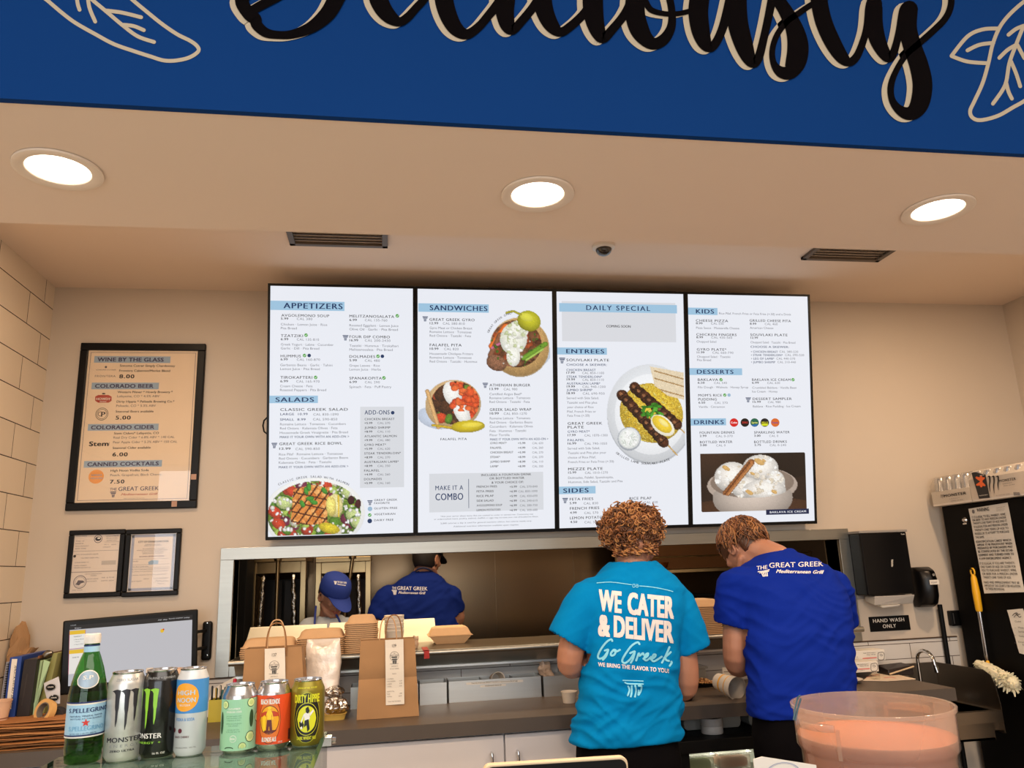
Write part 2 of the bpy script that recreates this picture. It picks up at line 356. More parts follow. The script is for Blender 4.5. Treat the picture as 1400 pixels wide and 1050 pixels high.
m = MB(WHITEP); m.lathe([(.052, 0), (.052, -.012), (.042, -.018)], (c.x, c.y, ZC), 28); m.build('base_ring', t, smooth=40)
m = MB(mat('smoked_dome', '0A0A0C', .05, coat=1)); m.lathe([(.038*math.cos(a), -.016-.034*math.sin(a)) for a in [i*PI/16 for i in range(8)]]+[(.001, -.05)], (c.x, c.y, ZC), 28); m.build('dome', t, smooth=True)

# ================================================================== LETTERING ON THE BLUE BAND
CREAM = mat('cream_vinyl', 'AFA28B', .6, var=.02); BLKV = mat('black_vinyl', '060304', .7, var=0, spec=.05)
FB = vert_frame((0, -2.48, 2.39))
LT = [   # brush strokes (x, y, width) traced in photo pixels; the tops run on above the frame
 [(352, -40, 22), (340, -14, 20), (331, 2, 19), (340, 20, 17), (349, 27, 17), (352, 36, 15), (364, 46, 13), (380, 49, 11), (400, 48, 12), (425, 39, 16), (446, 22, 21), (458, 3, 23), (466, -20, 24), (460, -50, 22)],
 [(344, 16, 12), (362, 6, 13), (382, -4, 12), (400, -14, 10)],
 [(520, -30, 20), (516, -8, 25), (522, 10, 24), (533, 24, 20), (546, 31, 13), (557, 25, 12), (569, 12, 11), (582, -3, 11), (596, -30, 11)],
 [(604, -40, 22), (606, -5, 25), (612, 20, 24), (623, 40, 20), (638, 48, 14), (654, 38, 12), (668, 22, 12), (684, 2, 14), (694, -20, 14)],
 [(690, -30, 26), (690, -2, 28), (690, 18, 25), (694, 36, 20), (701, 42, 13), (713, 30, 12), (728, 12, 12), (738, -4, 12)],
 [(742, -30, 24), (741, -2, 26), (745, 18, 24), (754, 36, 20), (766, 45, 13), (781, 36, 12), (798, 20, 12), (808, 6, 14)],
 [(812, -30, 26), (810, 0, 28), (812, 26, 26), (818, 46, 20), (825, 53, 14), (838, 40, 12), (854, 20, 12), (866, -4, 13)],
 [(871, -30, 24), (868, -2, 26), (868, 22, 27), (874, 42, 26), (884, 56, 20), (895, 61, 16), (908, 54, 15), (917, 38, 12), (918, 18, 10), (914, -4, 10), (906, -26, 10)],
 [(882, 4, 9), (890, 15, 8), (908, 20, 7), (926, 20, 7), (944, 16, 7)],
 [(958, -30, 26), (956, -4, 27), (954, 18, 27), (957, 42, 25), (963, 60, 19), (971, 66, 13), (979, 58, 12), (987, 40, 12), (994, 16, 13), (1000, -10, 14)],
 [(1008, -30, 26), (1006, 0, 28), (1008, 32, 28), (1016, 62, 25), (1024, 82, 18), (1031, 87, 13), (1037, 78, 12), (1043, 55, 11), (1049, 28, 11), (1056, -6, 12), (1062, -30, 12)],
 [(1052, -24, 17), (1060, -4, 17), (1073, 16, 19), (1085, 40, 24), (1090, 64, 29), (1087, 86, 28), (1078, 100, 20), (1066, 99, 15), (1057, 88, 9), (1055, 70, 8), (1061, 50, 8), (1074, 32, 8), (1090, 20, 8), (1108, 8, 8), (1128, -2, 8), (1146, -20, 8)],
 [(1116, -40, 22), (1118, -8, 23), (1121, 14, 23), (1127, 36, 23), (1138, 60, 22), (1150, 79, 18), (1160, 86, 12), (1169, 80, 11), (1176, 66, 10), (1184, 42, 11), (1192, 18, 22), (1194, 6, 22)],
 [(1194, 12, 23), (1194, 34, 24), (1199, 56, 22), (1208, 74, 17), (1215, 80, 13), (1221, 72, 11), (1228, 48, 11), (1238, 20, 22), (1242, 14, 24)],
 [(1241, 16, 25), (1240, 40, 25), (1246, 64, 25), (1255, 90, 26), (1260, 116, 27), (1257, 140, 26), (1249, 153, 22), (1238, 156, 17), (1226, 149, 12), (1218, 136, 9), (1217, 118, 9), (1224, 98, 8), (1238, 76, 8), (1256, 60, 9), (1274, 44, 9), (1290, 28, 9), (1298, 12, 9), (1299, -6, 9), (1292, -30, 9)]]
m = MB(); a = Art(FB, m, lift=.001)
for s in LT: a.S(s, BLKV, lev=3)
t = thing('wall_lettering', 'large black brush-script word with cream drop shadow across the blue band', 'wall lettering', (0, -2.48, 2.6))
m.build('script_letters', t)
m = MB(); a = Art(FB, m, lift=.001)
for s in LT: a.S(s, CREAM, lev=1.5, dx=-7.5, dy=2.5)
m.build('letter_shadow', t)
LW = 5.2
def leafart(name, lines, label, k, ox, oy):
    m = MB(); a = Art(FB, m, ox, oy, k, .001)
    for l in lines: a.S(l, CREAM, LW*k if len(l[0]) == 2 else None, lev=1)
    o = m.build(name, loc=FB.p(*FB.uv(ox, oy))); tag(o, label, 'wall art')
leafart('leaf_drawing', [[(60, -90), (90, -30), (140, 10), (240, 95), (340, 170), (480, 250), (620, 325), (760, 375), (900, 420), (990, 447), (1080, 448), (1180, 425), (1245, 380), (1235, 340), (1180, 300), (1090, 255), (980, 180), (880, 100), (760, 0), (690, -70)],
  [(400, -60), (470, 5), (560, 80), (690, 190), (800, 270), (920, 312)], [(350, -30), (358, 30), (372, 75)], [(430, -40), (445, 60), (487, 162)], [(560, 80), (680, 95), (825, 130)], [(690, 185), (770, 195), (845, 225)]],
  'cream outline drawing of a long leaf at the left end of the blue band', 1400/260, 40, 0)
leafart('lemon_drawing', [[(1460, -20), (1400, 10), (1310, 90), (1250, 170), (1210, 270), (1185, 380), (1150, 500), (1100, 610), (1076, 665), (1090, 705), (1140, 720), (1240, 695), (1330, 645), (1420, 590), (1500, 500)],
  [(1245, 172), (1150, 178), (1060, 220), (965, 335)], [(965, 337), (1060, 370), (1185, 380)], [(1060, 303), (1130, 270), (1215, 258)],
  [(1390, 170), (1350, 270), (1310, 380), (1285, 510), (1212, 622)], [(1305, 210), (1350, 175), (1400, 155)], [(1250, 348), (1300, 300), (1355, 268)], [(1355, 265), (1400, 350)], [(1320, 370), (1350, 440), (1375, 518)], [(1292, 500), (1305, 550), (1325, 592)]],
  'cream outline drawing of a leafy lemon at the right end of the blue band', 1400/320, 1080, 0)

# ================================================================== MENU SCREENS
TILT = math.radians(10.2)
FT = Frame(pY(362.8, 738.7, -.085), (1, 0, 0), (0, -math.sin(TILT), math.cos(TILT)))
UA, VA = FT.uv(362.8, 738.7); UB, VB = FT.uv(1117, 715.0); VT = FT.uv(735, 395)[1]; TVW = (UB-UA)/4
NAVY, INKM, GREYM, BAND, BASE, PANEL, GRN, SKY = E('1D3D6B', .8), E('24242C', .6), E('7C7D86', .8), E('A4CCE8', .9), E('EBEEF6', .97), E('DDE0E6', .92), E('57B04A', .8), E('A9CBE6', .8)
HEADB = .022
def gridpic(name, parent, fr, art, x0, y0, x1, y1, W, H, fn, lev=1.5):
    """a picture shown on a flat panel: one small mesh whose colours are laid out by fn"""
    X, Y = np.meshgrid(np.linspace(x0, x1, W+1), np.linspace(y0, y1, H+1)); cv = Cv(X, Y); fn(cv)
    u0, v0 = art.uv(x0, y0); u1, _ = art.uv(x1, y0); _, v1 = art.uv(x0, y1); vs = []
    for j in range(H+1):
        for i in range(W+1): vs.append(fr.p(u0+(u1-u0)*i/W, v0+(v1-v0)*j/H, art.lift*lev))
    fs = []
    for j in range(H):
        for i in range(W):
            if cv.a[j, i] > .5 or cv.a[j+1, i+1] > .5: q = j*(W+1)+i; fs.append([q, q+W+1, q+W+2, q+1])
    m = MB(PICM()); m.add(vs, fs); o = m.build(name, parent, flat=True)
    at = o.data.color_attributes.new('col', 'FLOAT_COLOR', 'POINT'); c = np.clip(cv.c.reshape(-1, 3), 0, 1)
    lc = np.where(c <= .04045, c/12.92, ((c+.055)/1.055)**2.4); at.data.foreach_set('color', np.concatenate([lc, np.ones((len(lc), 1))], 1).ravel())
    return o
def PICM():
    if 'screen_picture' in MATS: return MATS['screen_picture']
    m = mat('screen_picture', 'FFFFFF', emit=.95); nt = m.node_tree; a = nt.nodes.new('ShaderNodeAttribute'); a.attribute_name = 'col'
    nt.links.new(a.outputs[0], nt.nodes['Principled BSDF'].inputs['Emission Color']); return m
def hx(h): return np.array([int(h[i:i+2], 16)/255 for i in (0, 2, 4)])
class Cv:
    def __init__(s, X, Y): s.X, s.Y = X, Y; s.c = np.ones(X.shape+(3,))*hx('E4E7EE'); s.a = np.zeros(X.shape); s.rs = np.random.RandomState(5)
    def el(s, cx, cy, rx, ry, col, ang=0, tex=.08, dome=.25, within=None):
        t = math.radians(ang); dx, dy = s.X-cx, s.Y-cy; a = (dx*math.cos(t)+dy*math.sin(t))/rx; b = (-dx*math.sin(t)+dy*math.cos(t))/ry
        r2 = a*a+b*b; k = r2 < 1
        if within is not None: k &= within
        sh = 1.06-dome*r2-dome*.4*b; nzs = 1+tex*s.rs.randn(*s.X.shape)
        s.c[k] = (hx(col)*(sh*nzs)[..., None])[k]; s.a[k] = 1; return k
    def seg(s, x0, y0, x1, y1, w, col, tex=.06, within=None):
        d = np.array([x1-x0, y1-y0], float); L = d@d; t = np.clip(((s.X-x0)*d[0]+(s.Y-y0)*d[1])/L, 0, 1); q = np.hypot(s.X-x0-t*d[0], s.Y-y0-t*d[1]); k = q < w/2
        if within is not None: k &= within
        s.c[k] = (hx(col)*((1.08-.35*(q/(w/2))**2)*(1+tex*s.rs.randn(*s.X.shape)))[..., None])[k]; s.a[k] = 1; return k
    def sc(s, n, k, cols, r0, r1, el=1.0, tex=.08, dome=.3):
        ys, xs = np.nonzero(k)
        for _ in range(n):
            i = s.rs.randint(len(xs)); r = s.rs.uniform(r0, r1); s.el(s.X[ys[i], xs[i]], s.Y[ys[i], xs[i]], r, r*s.rs.uniform(.5, 1)*el, cols[s.rs.randint(len(cols))], s.rs.uniform(0, 180), tex, dome, k)
    def poly(s, pts, col, tex=.06):
        k = np.ones(s.X.shape, bool); n = len(pts)
        for i in range(n):
            (ax, ay), (bx, by) = pts[i], pts[(i+1) % n]; k &= ((bx-ax)*(s.Y-ay)-(by-ay)*(s.X-ax)) >= 0
        s.c[k] = (hx(col)*(1+tex*s.rs.randn(*s.X.shape))[..., None])[k]; s.a[k] = 1; return k
def salad(c):
    c.el(198, 920, 196, 142, 'F4F4F2', dome=.1, tex=.01); k = c.el(198, 922, 180, 130, '6E8A34', tex=.15)
    c.sc(130, k, ['5E8A2E', '8FB03C', '3F6B22', 'A9C25A', 'B0402C', '7A2E48', 'D2CBB8'], 8, 24)
    for x, y in ((80, 875), (350, 930), (330, 840), (370, 960)): c.el(x, y, 38, 30, '4E7A2A', 20, within=k); c.el(x, y, 32, 24, 'C2D08A', 20, within=k)
    for x, y in ((45, 910), (110, 830), (240, 805), (60, 955)): c.el(x, y, 30, 20, 'C8442A', 40, within=k)
    c.sc(150, k, ['F3EEE6', 'E8E2DA', 'FFFFFF'], 3, 9, tex=.02)
    p = c.poly([(116, 822), (190, 806), (256, 818), (246, 955), (180, 965), (106, 950)], 'DE8A42', .07)
    c.sc(60, p, ['E89A50', 'C8702E', 'F0AC66'], 5, 14, dome=.1)
    for d in range(-3, 5): c.seg(100+d*32, 960, 215+d*32, 800, 6, '4A2412', within=p)
    for d in range(0, 4): c.seg(100, 830+d*38, 260, 870+d*38, 5, '5A2C16', within=p)
    c.el(278, 890, 30, 46, 'F4E6A0', -5); c.el(262, 892, 20, 40, 'F7E27A', -5); c.seg(290, 850, 292, 932, 6, 'E8C23A')
    c.el(255, 978, 42, 20, 'DCC534', 15); c.el(340, 870, 14, 18, '3E181C'); c.el(368, 885, 12, 18, '4A1E22')
    for x, y in ((165, 830), (180, 860), (150, 880), (195, 875), (235, 830), (175, 815)): c.el(x, y, 16, 9, '4A9434', x % 90)
def gyro(c):
    c.el(470, 320, 90, 40, 'C9D3E2', -30, .02, .1); c.el(425, 268, 115, 116, 'E9C791', tex=.04); c.el(425, 268, 112, 112, 'D8AC6C', tex=.06); k = c.el(412, 255, 98, 92, '6E4228', tex=.15)
    c.sc(70, k, ['7E5034', '5A3420', '96664A', 'A04A28', '8A5A3A'], 10, 26, .7)
    c.seg(318, 265, 372, 188, 26, 'E8742E'); c.seg(312, 300, 350, 220, 20, '8A5A40'); c.el(335, 330, 40, 30, '8E6248', 20, .15)
    c.seg(318, 272, 355, 250, 10, 'C86A8A'); c.seg(440, 310, 525, 255, 20, '6E9A2E'); c.seg(450, 318, 515, 275, 8, 'A8C85A')
    c.sc(40, k, ['C8C0B0', '4A6A22'], 3, 7)
    t = c.el(402, 235, 52, 62, 'EDEDE0', 10, .03, .15); t |= c.el(400, 305, 26, 38, 'F2F1E6', 0, .03, .15); t |= c.el(420, 200, 40, 36, 'F1F0E4', 0, .03, .15)
    c.sc(60, t, ['F8F8F0', 'DDE0C8', 'C6CEA0'], 4, 10, tex=.02, dome=.15)
    c.el(462, 165, 46, 40, 'C2BE2C', 20, .03, .3); c.el(452, 150, 26, 16, 'D6D24A', 20, .02, .1)
    for a, b in (((430, 140), (402, 127)), ((402, 127), (375, 134))): c.seg(*a, *b, 9, 'A8A030')
def falafel(c):
    c.el(100, 545, 72, 40, 'C4CEDF', 15, .02, .1); c.el(168, 492, 108, 96, 'E6C08A', -8, .05); k = c.el(176, 486, 94, 84, '5E3A22', -8, .14)
    c.sc(60, k, ['4A2C18', '7A4A2A', '3A2212', 'B04A28', '6E8A2E'], 8, 22)
    for x, y, r in ((120, 455, 26), (140, 505, 30), (105, 490, 20), (150, 540, 22)): c.el(x, y, r, r*.95, '4E2E18', 0, .18, .3)
    c.sc(26, k & (c.X > 180), ['E65A2A', 'F07038', 'D84A22'], 12, 22)
    t = c.el(165, 450, 34, 50, 'F0EFEA', -20, .03, .15); t |= c.el(200, 520, 28, 55, 'F2F0EA', -25, .03, .15)
    c.sc(22, k & (c.X > 150) & (c.Y < 520), ['E65A2A', 'F07038', 'E04E26'], 10, 17); c.el(120, 545, 24, 20, 'D24A26'); c.el(150, 548, 14, 20, '5E8A2A', 20)
    c.seg(68, 440, 110, 580, 16, 'D9AC72'); c.el(225, 578, 66, 24, 'D6BE22', -3, .03); c.el(240, 572, 40, 10, 'E8D44A', -3, .02, .1); c.seg(160, 582, 88, 572, 9, 'C8A828')
def kebab(c):
    c.el(402, 548, 172, 196, 'C2C6CC', tex=.01, dome=.08); c.el(402, 540, 172, 196, 'E2E5E9', tex=.01, dome=.12); c.el(402, 545, 142, 162, 'EEF0F3', tex=.01, dome=.06)
    k = c.el(405, 540, 128, 118, 'E2BE3E', 25, .12); c.sc(500, k, ['F0D45A', 'D8AE2E', 'F7E27A', 'C89A28'], 3, 8, .4)
    p = c.poly([(402, 352), (545, 378), (545, 490), (470, 470), (420, 430)], 'E8D6B6', .04)
    for y in (370, 400, 440): c.seg(420, y, 560, y+40, 5, 'B08A58', within=p)
    for (x0, y0), (x1, y1) in (((292, 470), (448, 655)), ((342, 440), (502, 585))):
        c.seg(x0, y0, x1+55, y1+55, 6, 'C8A468')
        for i in range(9):
            t = i/8; x, y = x0+(x1-x0)*t, y0+(y1-y0)*t; c.el(x, y, 26, 22, '3E2214' if i % 2 else '552E1A', 45+c.rs.uniform(-20, 20), .2, .4)
            c.el(x-6, y-6, 9, 6, '8A5A3A', 40, .2, .2); c.seg(x-14, y+10, x+14, y-12, 4, '1E100A')
    for i in range(26): c.el(405+c.rs.uniform(-35, 38), 535+c.rs.uniform(-34, 34)-.3*0, 13, 6, ['3F8E24', '57AE34', '2E7418'][i % 3], c.rs.uniform(0, 180))
    c.el(448, 590, 54, 34, 'F6F0DC', 40, .02, .1); c.el(446, 586, 46, 26, 'F0CE3A', 40, .04, .15); c.el(452, 580, 24, 10, 'F8E48A', 40, .02, .1)
    c.el(315, 643, 46, 47, 'AEB4BC', 0, .02, .1); c.el(315, 641, 42, 42, 'E6E9E8', 0, .02, .12); c.sc(25, c.el(315, 643, 36, 36, 'EEF0EC', 0, .02, .08), ['F8F8F4', 'DCE2DA'], 4, 10, dome=.1)
def icecream(c):
    k = c.poly([(60, 700), (560, 700), (560, 1000), (60, 1000)], '2A1B13', .06); c.el(130, 720, 160, 120, '3C281B', 0, .04, .3); c.el(470, 730, 120, 90, '1E130D', 0, .04, .1); c.el(300, 960, 300, 60, '4A2E1C', 0, .05, .2)
    c.el(300, 850, 190, 80, 'BCAA9C', 0, .02, .1); c.el(300, 905, 165, 95, 'C6B5A8', 0, .02, .25); c.el(300, 838, 176, 66, '8E7C6E', 0, .02, .1)
    for x, y, rx, ry in ((215, 815, 74, 66), (335, 778, 76, 58), (398, 840, 40, 50), (270, 860, 60, 46), (348, 872, 92, 46)):
        q = c.el(x, y, rx, ry, 'F2ECE4', 0, .03, .28); c.sc(18, q, ['FBF7F0', 'E6DCCE', 'D8CAB4'], 5, 14, dome=.1)
    for x, y, r in ((190, 775, 18), (330, 750, 24), (300, 800, 12), (285, 880, 18), (390, 880, 14), (350, 745, 10)): c.el(x, y, r, r*.5, 'D2A868', 30, .06, .1)
    c.seg(188, 882, 296, 752, 30, 'A5683A', .1); c.seg(182, 886, 290, 752, 7, '6E3F20'); c.seg(196, 888, 302, 758, 5, 'C88A54')
    b = (c.Y > 862+.0011*(c.X-300)**2*-1+40); c.el(300, 905, 168, 96, 'CDBDB0', 0, .015, .3, within=(((c.X-300)/190)**2+((c.Y-838)/66)**2 > 1) & (c.Y > 838))
    c.a[:] = (c.X > 86) & (c.X < 525) & (c.Y > 714) & (c.Y < 957)
def column_mark(a, x, y, w, m):     # small temple-column logo, its left top corner at x,y
    a.R(x, y, x+w, y+w*.16, m, 2); a.R(x+w*.1, y+w*.24, x+w*.92, y+w*.40, m, 2)
    for i in range(4): a.G([(x+w*(.24+.14*i), y+w*.46), (x+w*(.33+.14*i), y+w*.46), (x+w*(.36+.10*i), y+w*.95), (x+w*(.29+.10*i), y+w*.95)], m, 2)
def veg(a, x, y, m=None): a.C(x, y, 7, m or GRN, lev=2, n=12); a.S([(x-3, y), (x-1, y+3), (x+4, y-3)], E('F2FFF0'), 1.5, 3)
def screen(i, label, crop, draw, pics):
    t = thing('menu_screen', label, 'menu screen', FT.p(UA+TVW*(i+.5), 0, -.06), 'menu screens above the pass')
    u0, u1 = UA+TVW*i+.0005, UA+TVW*(i+1)-.0005
    m = MB(BLACKP); m.slab(FT, u0, u1, 0, VT, -.05, -.004); m.build('housing', t, bev=.003)
    m = MB(BLACKP); b = .011
    m.slab(FT, u0, u1, 0, b+.004, -.004, .003); m.slab(FT, u0, u1, VT-b, VT, -.004, .003); m.slab(FT, u0, u0+b, b, VT-b, -.004, .003); m.slab(FT, u1-b, u1, b, VT-b, -.004, .003); m.build('bezel', t)
    m = MB(BASE); m.poly([FT.p(u0+b, b, -.003), FT.p(u1-b, b, -.003), FT.p(u1-b, VT-b, -.003), FT.p(u0+b, VT-b, -.003)])
    fr = Frame(FT.p(0, 0, -.003), FT.u, FT.v); a = Art(fr, m, *crop, .0004); draw(a); s = m.build('display', t, flat=True)
    for nm, box, W, H, fn in pics: gridpic(nm, s, fr, a, *box, W, H, fn, 1.6)
    # wall bracket behind
    m = MB(BLACKM); c = FT.p((u0+u1)/2, VT*.4, -.05); m.box(c.x-.2, c.x+.2, -.001, c.y, c.z-.12, c.z+.12); m.build('mount', t)
    return t
def heads(a, L):
    for txt, bx0, bx1, y0, y1, tx0, tx1 in L:
        a.R(bx0, y0, bx1, y1, BAND, 1); a.T(txt, tx0, y0+(y1-y0)*.83, tx1, (y1-y0)*.62, NAVY, .03, 1.1)
def items(a, L, cap=10.5, g=9):
    """(kind, text, x, baseline, x1): i = item name, p = price, c = calories, d = description"""
    for k, txt, x, y, x1 in L:
        if k == 'i': a.T(txt, x, y, x1, cap, INKM, .012, 1.1)
        elif k == 'p': a.T(txt, x, y, x1, g, INKM, .02)
        elif k == 'c': a.T(txt, x, y, x1, g, GREYM, 0, 1.1)
        elif k == 'n': a.T(txt, x, y, x1, g, NAVY, .012, 1.05)
        else: a.T(txt, x, y, x1, g, GREYM, 0)
def s1(a):
    heads(a, [('APPETIZERS', 28, 315, 88, 124, 78, 308), ('SALADS', 24, 212, 457, 486, 47, 197)])
    items(a, [('i', 'AVGOLEMONO SOUP', 70, 150, 256), ('p', '5.99', 68, 162, 97), ('c', 'CAL 380', 130, 163, 190), ('d', 'Chicken · Lemon Juice · Rice', 68, 184, 248), ('d', 'Pita Bread', 68, 199, 130),
      ('i', 'TZATZIKI', 68, 229, 154), ('p', '6.99', 68, 242, 97), ('c', 'CAL 135-810', 130, 243, 216), ('d', 'Greek Yogurt · Labne · Cucumber', 68, 262, 273), ('d', 'Garlic · Dill · Pita Bread', 68, 277, 217),
      ('i', 'HUMMUS', 67, 308, 146), ('p', '6.99', 67, 320, 95), ('c', 'CAL 160-870', 130, 321, 220), ('d', 'Garbanzo Beans · Garlic · Tahini', 66, 342, 268), ('d', 'Lemon Juice · Pita Bread', 66, 357, 219),
      ('i', 'TIROKAFTERI', 66, 391, 190), ('p', '6.99', 66, 405, 96), ('c', 'CAL 165-970', 128, 406, 218), ('d', 'Cream Cheese · Feta', 65, 424, 191), ('d', 'Roasted Peppers · Pita Bread', 65, 439, 244),
      ('i', 'MELITZANOSALATA', 334, 153, 508), ('p', '6.99', 334, 167, 363), ('c', 'CAL 135-760', 394, 168, 481), ('d', 'Roasted Eggplant · Lemon Juice', 334, 188, 524), ('d', 'Olive Oil · Garlic · Pita Bread', 334, 203, 522),
      ('i', 'FOUR DIP COMBO', 334, 233, 491), ('p', '16.99', 334, 246, 368), ('c', 'CAL 200-2430', 394, 247, 493), ('d', 'Tzatziki · Hummus · Tirokafteri', 334, 267, 524), ('d', 'Melitzanosalata · Pita Bread', 334, 282, 502),
      ('i', 'DOLMADES', 334, 310, 434), ('p', '5.99', 334, 324, 363), ('c', 'CAL 480', 394, 325, 452), ('d', 'Grape Leaves · Rice', 334, 344, 452), ('d', 'Lemon Juice · Herbs', 334, 359, 456),
      ('i', 'SPANAKOPITA', 334, 394, 460), ('p', '6.99', 334, 408, 363), ('c', 'CAL 290', 394, 409, 452), ('d', 'Spinach · Feta · Puff Pastry', 334, 427, 497),
      ('i', 'CLASSIC GREEK SALAD', 66, 516, 328), ('n', 'LARGE  10.99', 66, 533, 172), ('c', 'CAL 830-1090', 194, 534, 292), ('n', 'SMALL  8.99', 65, 554, 164), ('c', 'CAL 590-850', 193, 553, 287), ('d', 'Romaine Lettuce · Tomatoes · Cucumbers', 65, 572, 320), ('d', 'Red Onions · Kalamata Olives · Feta', 65, 588, 288), ('d', 'Housemade Greek Vinaigrette · Pita Bread', 64, 605, 328), ('n', 'MAKE IT YOUR OWN WITH AN ADD-ON >', 64, 622, 333),
      ('i', 'GREAT GREEK RICE BOWL', 62, 649, 306), ('p', '12.99', 62, 667, 106), ('c', 'CAL 590-850', 125, 668, 219), ('d', 'Rice Pilaf · Romaine Lettuce · Tomatoes', 61, 689, 308), ('d', 'Red Onions · Cucumbers · Garbanzo Beans', 61, 705, 329), ('d', 'Kalamata Olives · Feta · Tzatziki', 60, 721, 264), ('n', 'MAKE IT YOUR OWN WITH AN ADD-ON >', 60, 739, 330)])
    a.R(376, 500, 546, 815, PANEL, 1); a.T('ADD-ONS', 393, 530, 490, 17, NAVY, .015, 1.1); a.C(502, 523, 7, NAVY)
    for j, (n, p, c) in enumerate([('CHICKEN BREAST', '+5.99', 'CAL 270'), ('JUMBO SHRIMP', '+8.99', 'CAL 110'), ('ATLANTIC SALMON', '+9.99', 'CAL 480'), ('GYRO MEAT*', '+5.99', 'CAL 620'), ('STEAK TENDERLOIN*', '+8.99', 'CAL 270'), ('AUSTRALIAN LAMB*', '+8.99', 'CAL 350'), ('FALAFEL', '+4.99', 'CAL 260'), ('DOLMADES', '+5.99', 'CAL 160')]):
        y = 552+33.3*j; a.T(n, 393-j*.3, y, 393+len(n)*8.3, 8.5, INKM, .01, 1.08); a.T(p, 392, y+15, 423, 8, INKM, .02); a.T(c, 443, y+15, 492, 8, GREYM)
    for x, y in ((166, 222), (160, 301), (203, 386), (520, 147), (445, 304), (468, 388)): veg(a, x, y)
    a.C(178, 301, 7, NAVY, n=12); a.C(462, 304, 7, NAVY, n=12)
    column_mark(a, 308, 222, 22, NAVY); column_mark(a, 32, 640, 22, NAVY)
    a.A('CLASSIC GREEK SALAD WITH SALMON', 195, 1087, 312, -25, 25, 8.5, INKM, .01)
    column_mark(a, 404, 863, 20, NAVY)
    for txt, y, x1 in (('GREAT GREEK', 866, 520), ('FAVORITE', 878, 490), ('GLUTEN FREE', 898, 520), ('VEGETARIAN', 921, 512), ('DAIRY FREE', 944, 505)): a.T(txt, 430, y, x1, 8, INKM, .01, 1.1)
    a.C(414, 896, 9, SKY); veg(a, 413, 920); a.C(413, 943, 9, NAVY)
def s2(a):
    heads(a, [('SANDWICHES', 34, 307, 98, 131, 78, 302)])
    items(a, [('i', 'GREAT GREEK GYRO', 77, 166, 252), ('p', '12.99', 78, 180, 111), ('c', 'CAL 580-810', 129, 181, 214), ('d', 'Gyro Meat or Chicken Breast', 78, 198, 243), ('d', 'Romaine Lettuce · Tomatoes', 78, 213, 240), ('d', 'Red Onions · Tzatziki · Feta', 78, 228, 238),
      ('i', 'FALAFEL PITA', 78, 265, 202), ('p', '10.99', 78, 279, 112), ('c', 'CAL 820', 134, 280, 190), ('d', 'Housemade Chickpea Fritters', 78, 298, 246), ('d', 'Romaine Lettuce · Tomatoes', 78, 313, 240), ('d', 'Red Onions · Tzatziki · Hummus', 78, 328, 262),
      ('i', 'ATHENIAN BURGER', 310, 421, 468), ('p', '13.99', 310, 435, 345), ('c', 'CAL 980', 365, 436, 418), ('d', 'Certified Angus Beef*', 310, 455, 436), ('d', 'Romaine Lettuce · Tomatoes', 310, 470, 468), ('d', 'Red Onions · Tzatziki · Feta', 310, 485, 466),
      ('i', 'GREEK SALAD WRAP', 311, 516, 472), ('p', '10.99', 311, 530, 346), ('c', 'CAL 850-1270', 365, 531, 455), ('d', 'Romaine Lettuce · Tomatoes', 311, 549, 468), ('d', 'Red Onions · Garbanzo Beans', 311, 565, 476), ('d', 'Cucumbers · Kalamata Olives', 311, 581, 478), ('d', 'Feta · Hummus · Tzatziki', 311, 598, 452), ('d', 'Flour Tortilla', 311, 614, 388), ('n', 'MAKE IT YOUR OWN WITH AN ADD-ON >', 312, 631, 538)])
    for j, (n, p, c) in enumerate([('GYRO MEAT*', '+5.99', 'CAL 620'), ('FALAFEL', '+4.99', 'CAL 260'), ('CHICKEN BREAST', '+5.99', 'CAL 270'), ('STEAK*', '+8.99', 'CAL 270'), ('JUMBO SHRIMP', '+8.99', 'CAL 110'), ('LAMB*', '+8.99', 'CAL 350')]):
        y = 645+18*j; a.T(n, 313, y, 313+len(n)*6.4, 8, INKM, .01); a.T(p, 420, y, 449, 8, INKM, .02); a.T(c, 476, y, 518, 8, GREYM)
    a.A('GREAT GREEK GYRO', 425, 265, 128, -65, -15, 8, INKM, .01); a.T('FALAFEL PITA', 120, 630, 222, 9, INKM, .012, 1.15)
    a.R(76, 760, 518, 910, PANEL, 1); a.T('MAKE IT A', 100, 824, 208, 18, NAVY, .01, 1.1); a.T('COMBO', 100, 863, 208, 27, NAVY, .02, 1.05); a.R(228, 780, 230, 893, NAVY, 2)
    a.T('INCLUDES A FOUNTAIN DRINK', 278, 769, 472, 8.5, INKM, .012, 1.05); a.T('OR BOTTLED WATER', 310, 782, 445, 8.5, INKM, .012, 1.05); a.T('& YOUR CHOICE OF:', 318, 798, 442, 8.5, INKM, .012, 1.05)
    for j, (n, p, c) in enumerate([('FRENCH FRIES', '+5.99', 'CAL 570-840'), ('FETA FRIES', '+6.99', 'CAL 830-1090'), ('RICE PILAF', '+5.99', 'CAL 430-690'), ('SIDE SALAD', '+6.99', 'CAL 240-610'), ('AVGOLEMONO SOUP', '+6.99', 'CAL 380-750'), ('LEMON POTATOES', '+6.99', 'CAL 300-680')]):
        y = 814+18.2*j; a.T(n, 260, y, 260+len(n)*6.6, 8, INKM, .01); a.T(p, 388, y, 416, 8, INKM, .02); a.T(c, 496-len(c)*6.2, y, 496, 8, GREYM)
    for y, x0, x1, tx in ((928, 120, 480, '*Ask your server about items that are cooked to order or served raw. Consuming raw'), (939, 95, 500, 'or undercooked meats, poultry, seafood, shellfish or eggs may increase your risk of foodborne illness.'), (955, 120, 474, '2,000 calories a day is used for general nutrition advice, but calorie needs vary.'), (967, 170, 424, 'Additional nutrition information available upon request.')): a.T(tx, x0, y, x1, 5.5, GREYM)
    column_mark(a, 50, 149, 21, NAVY); column_mark(a, 283, 407, 21, NAVY)
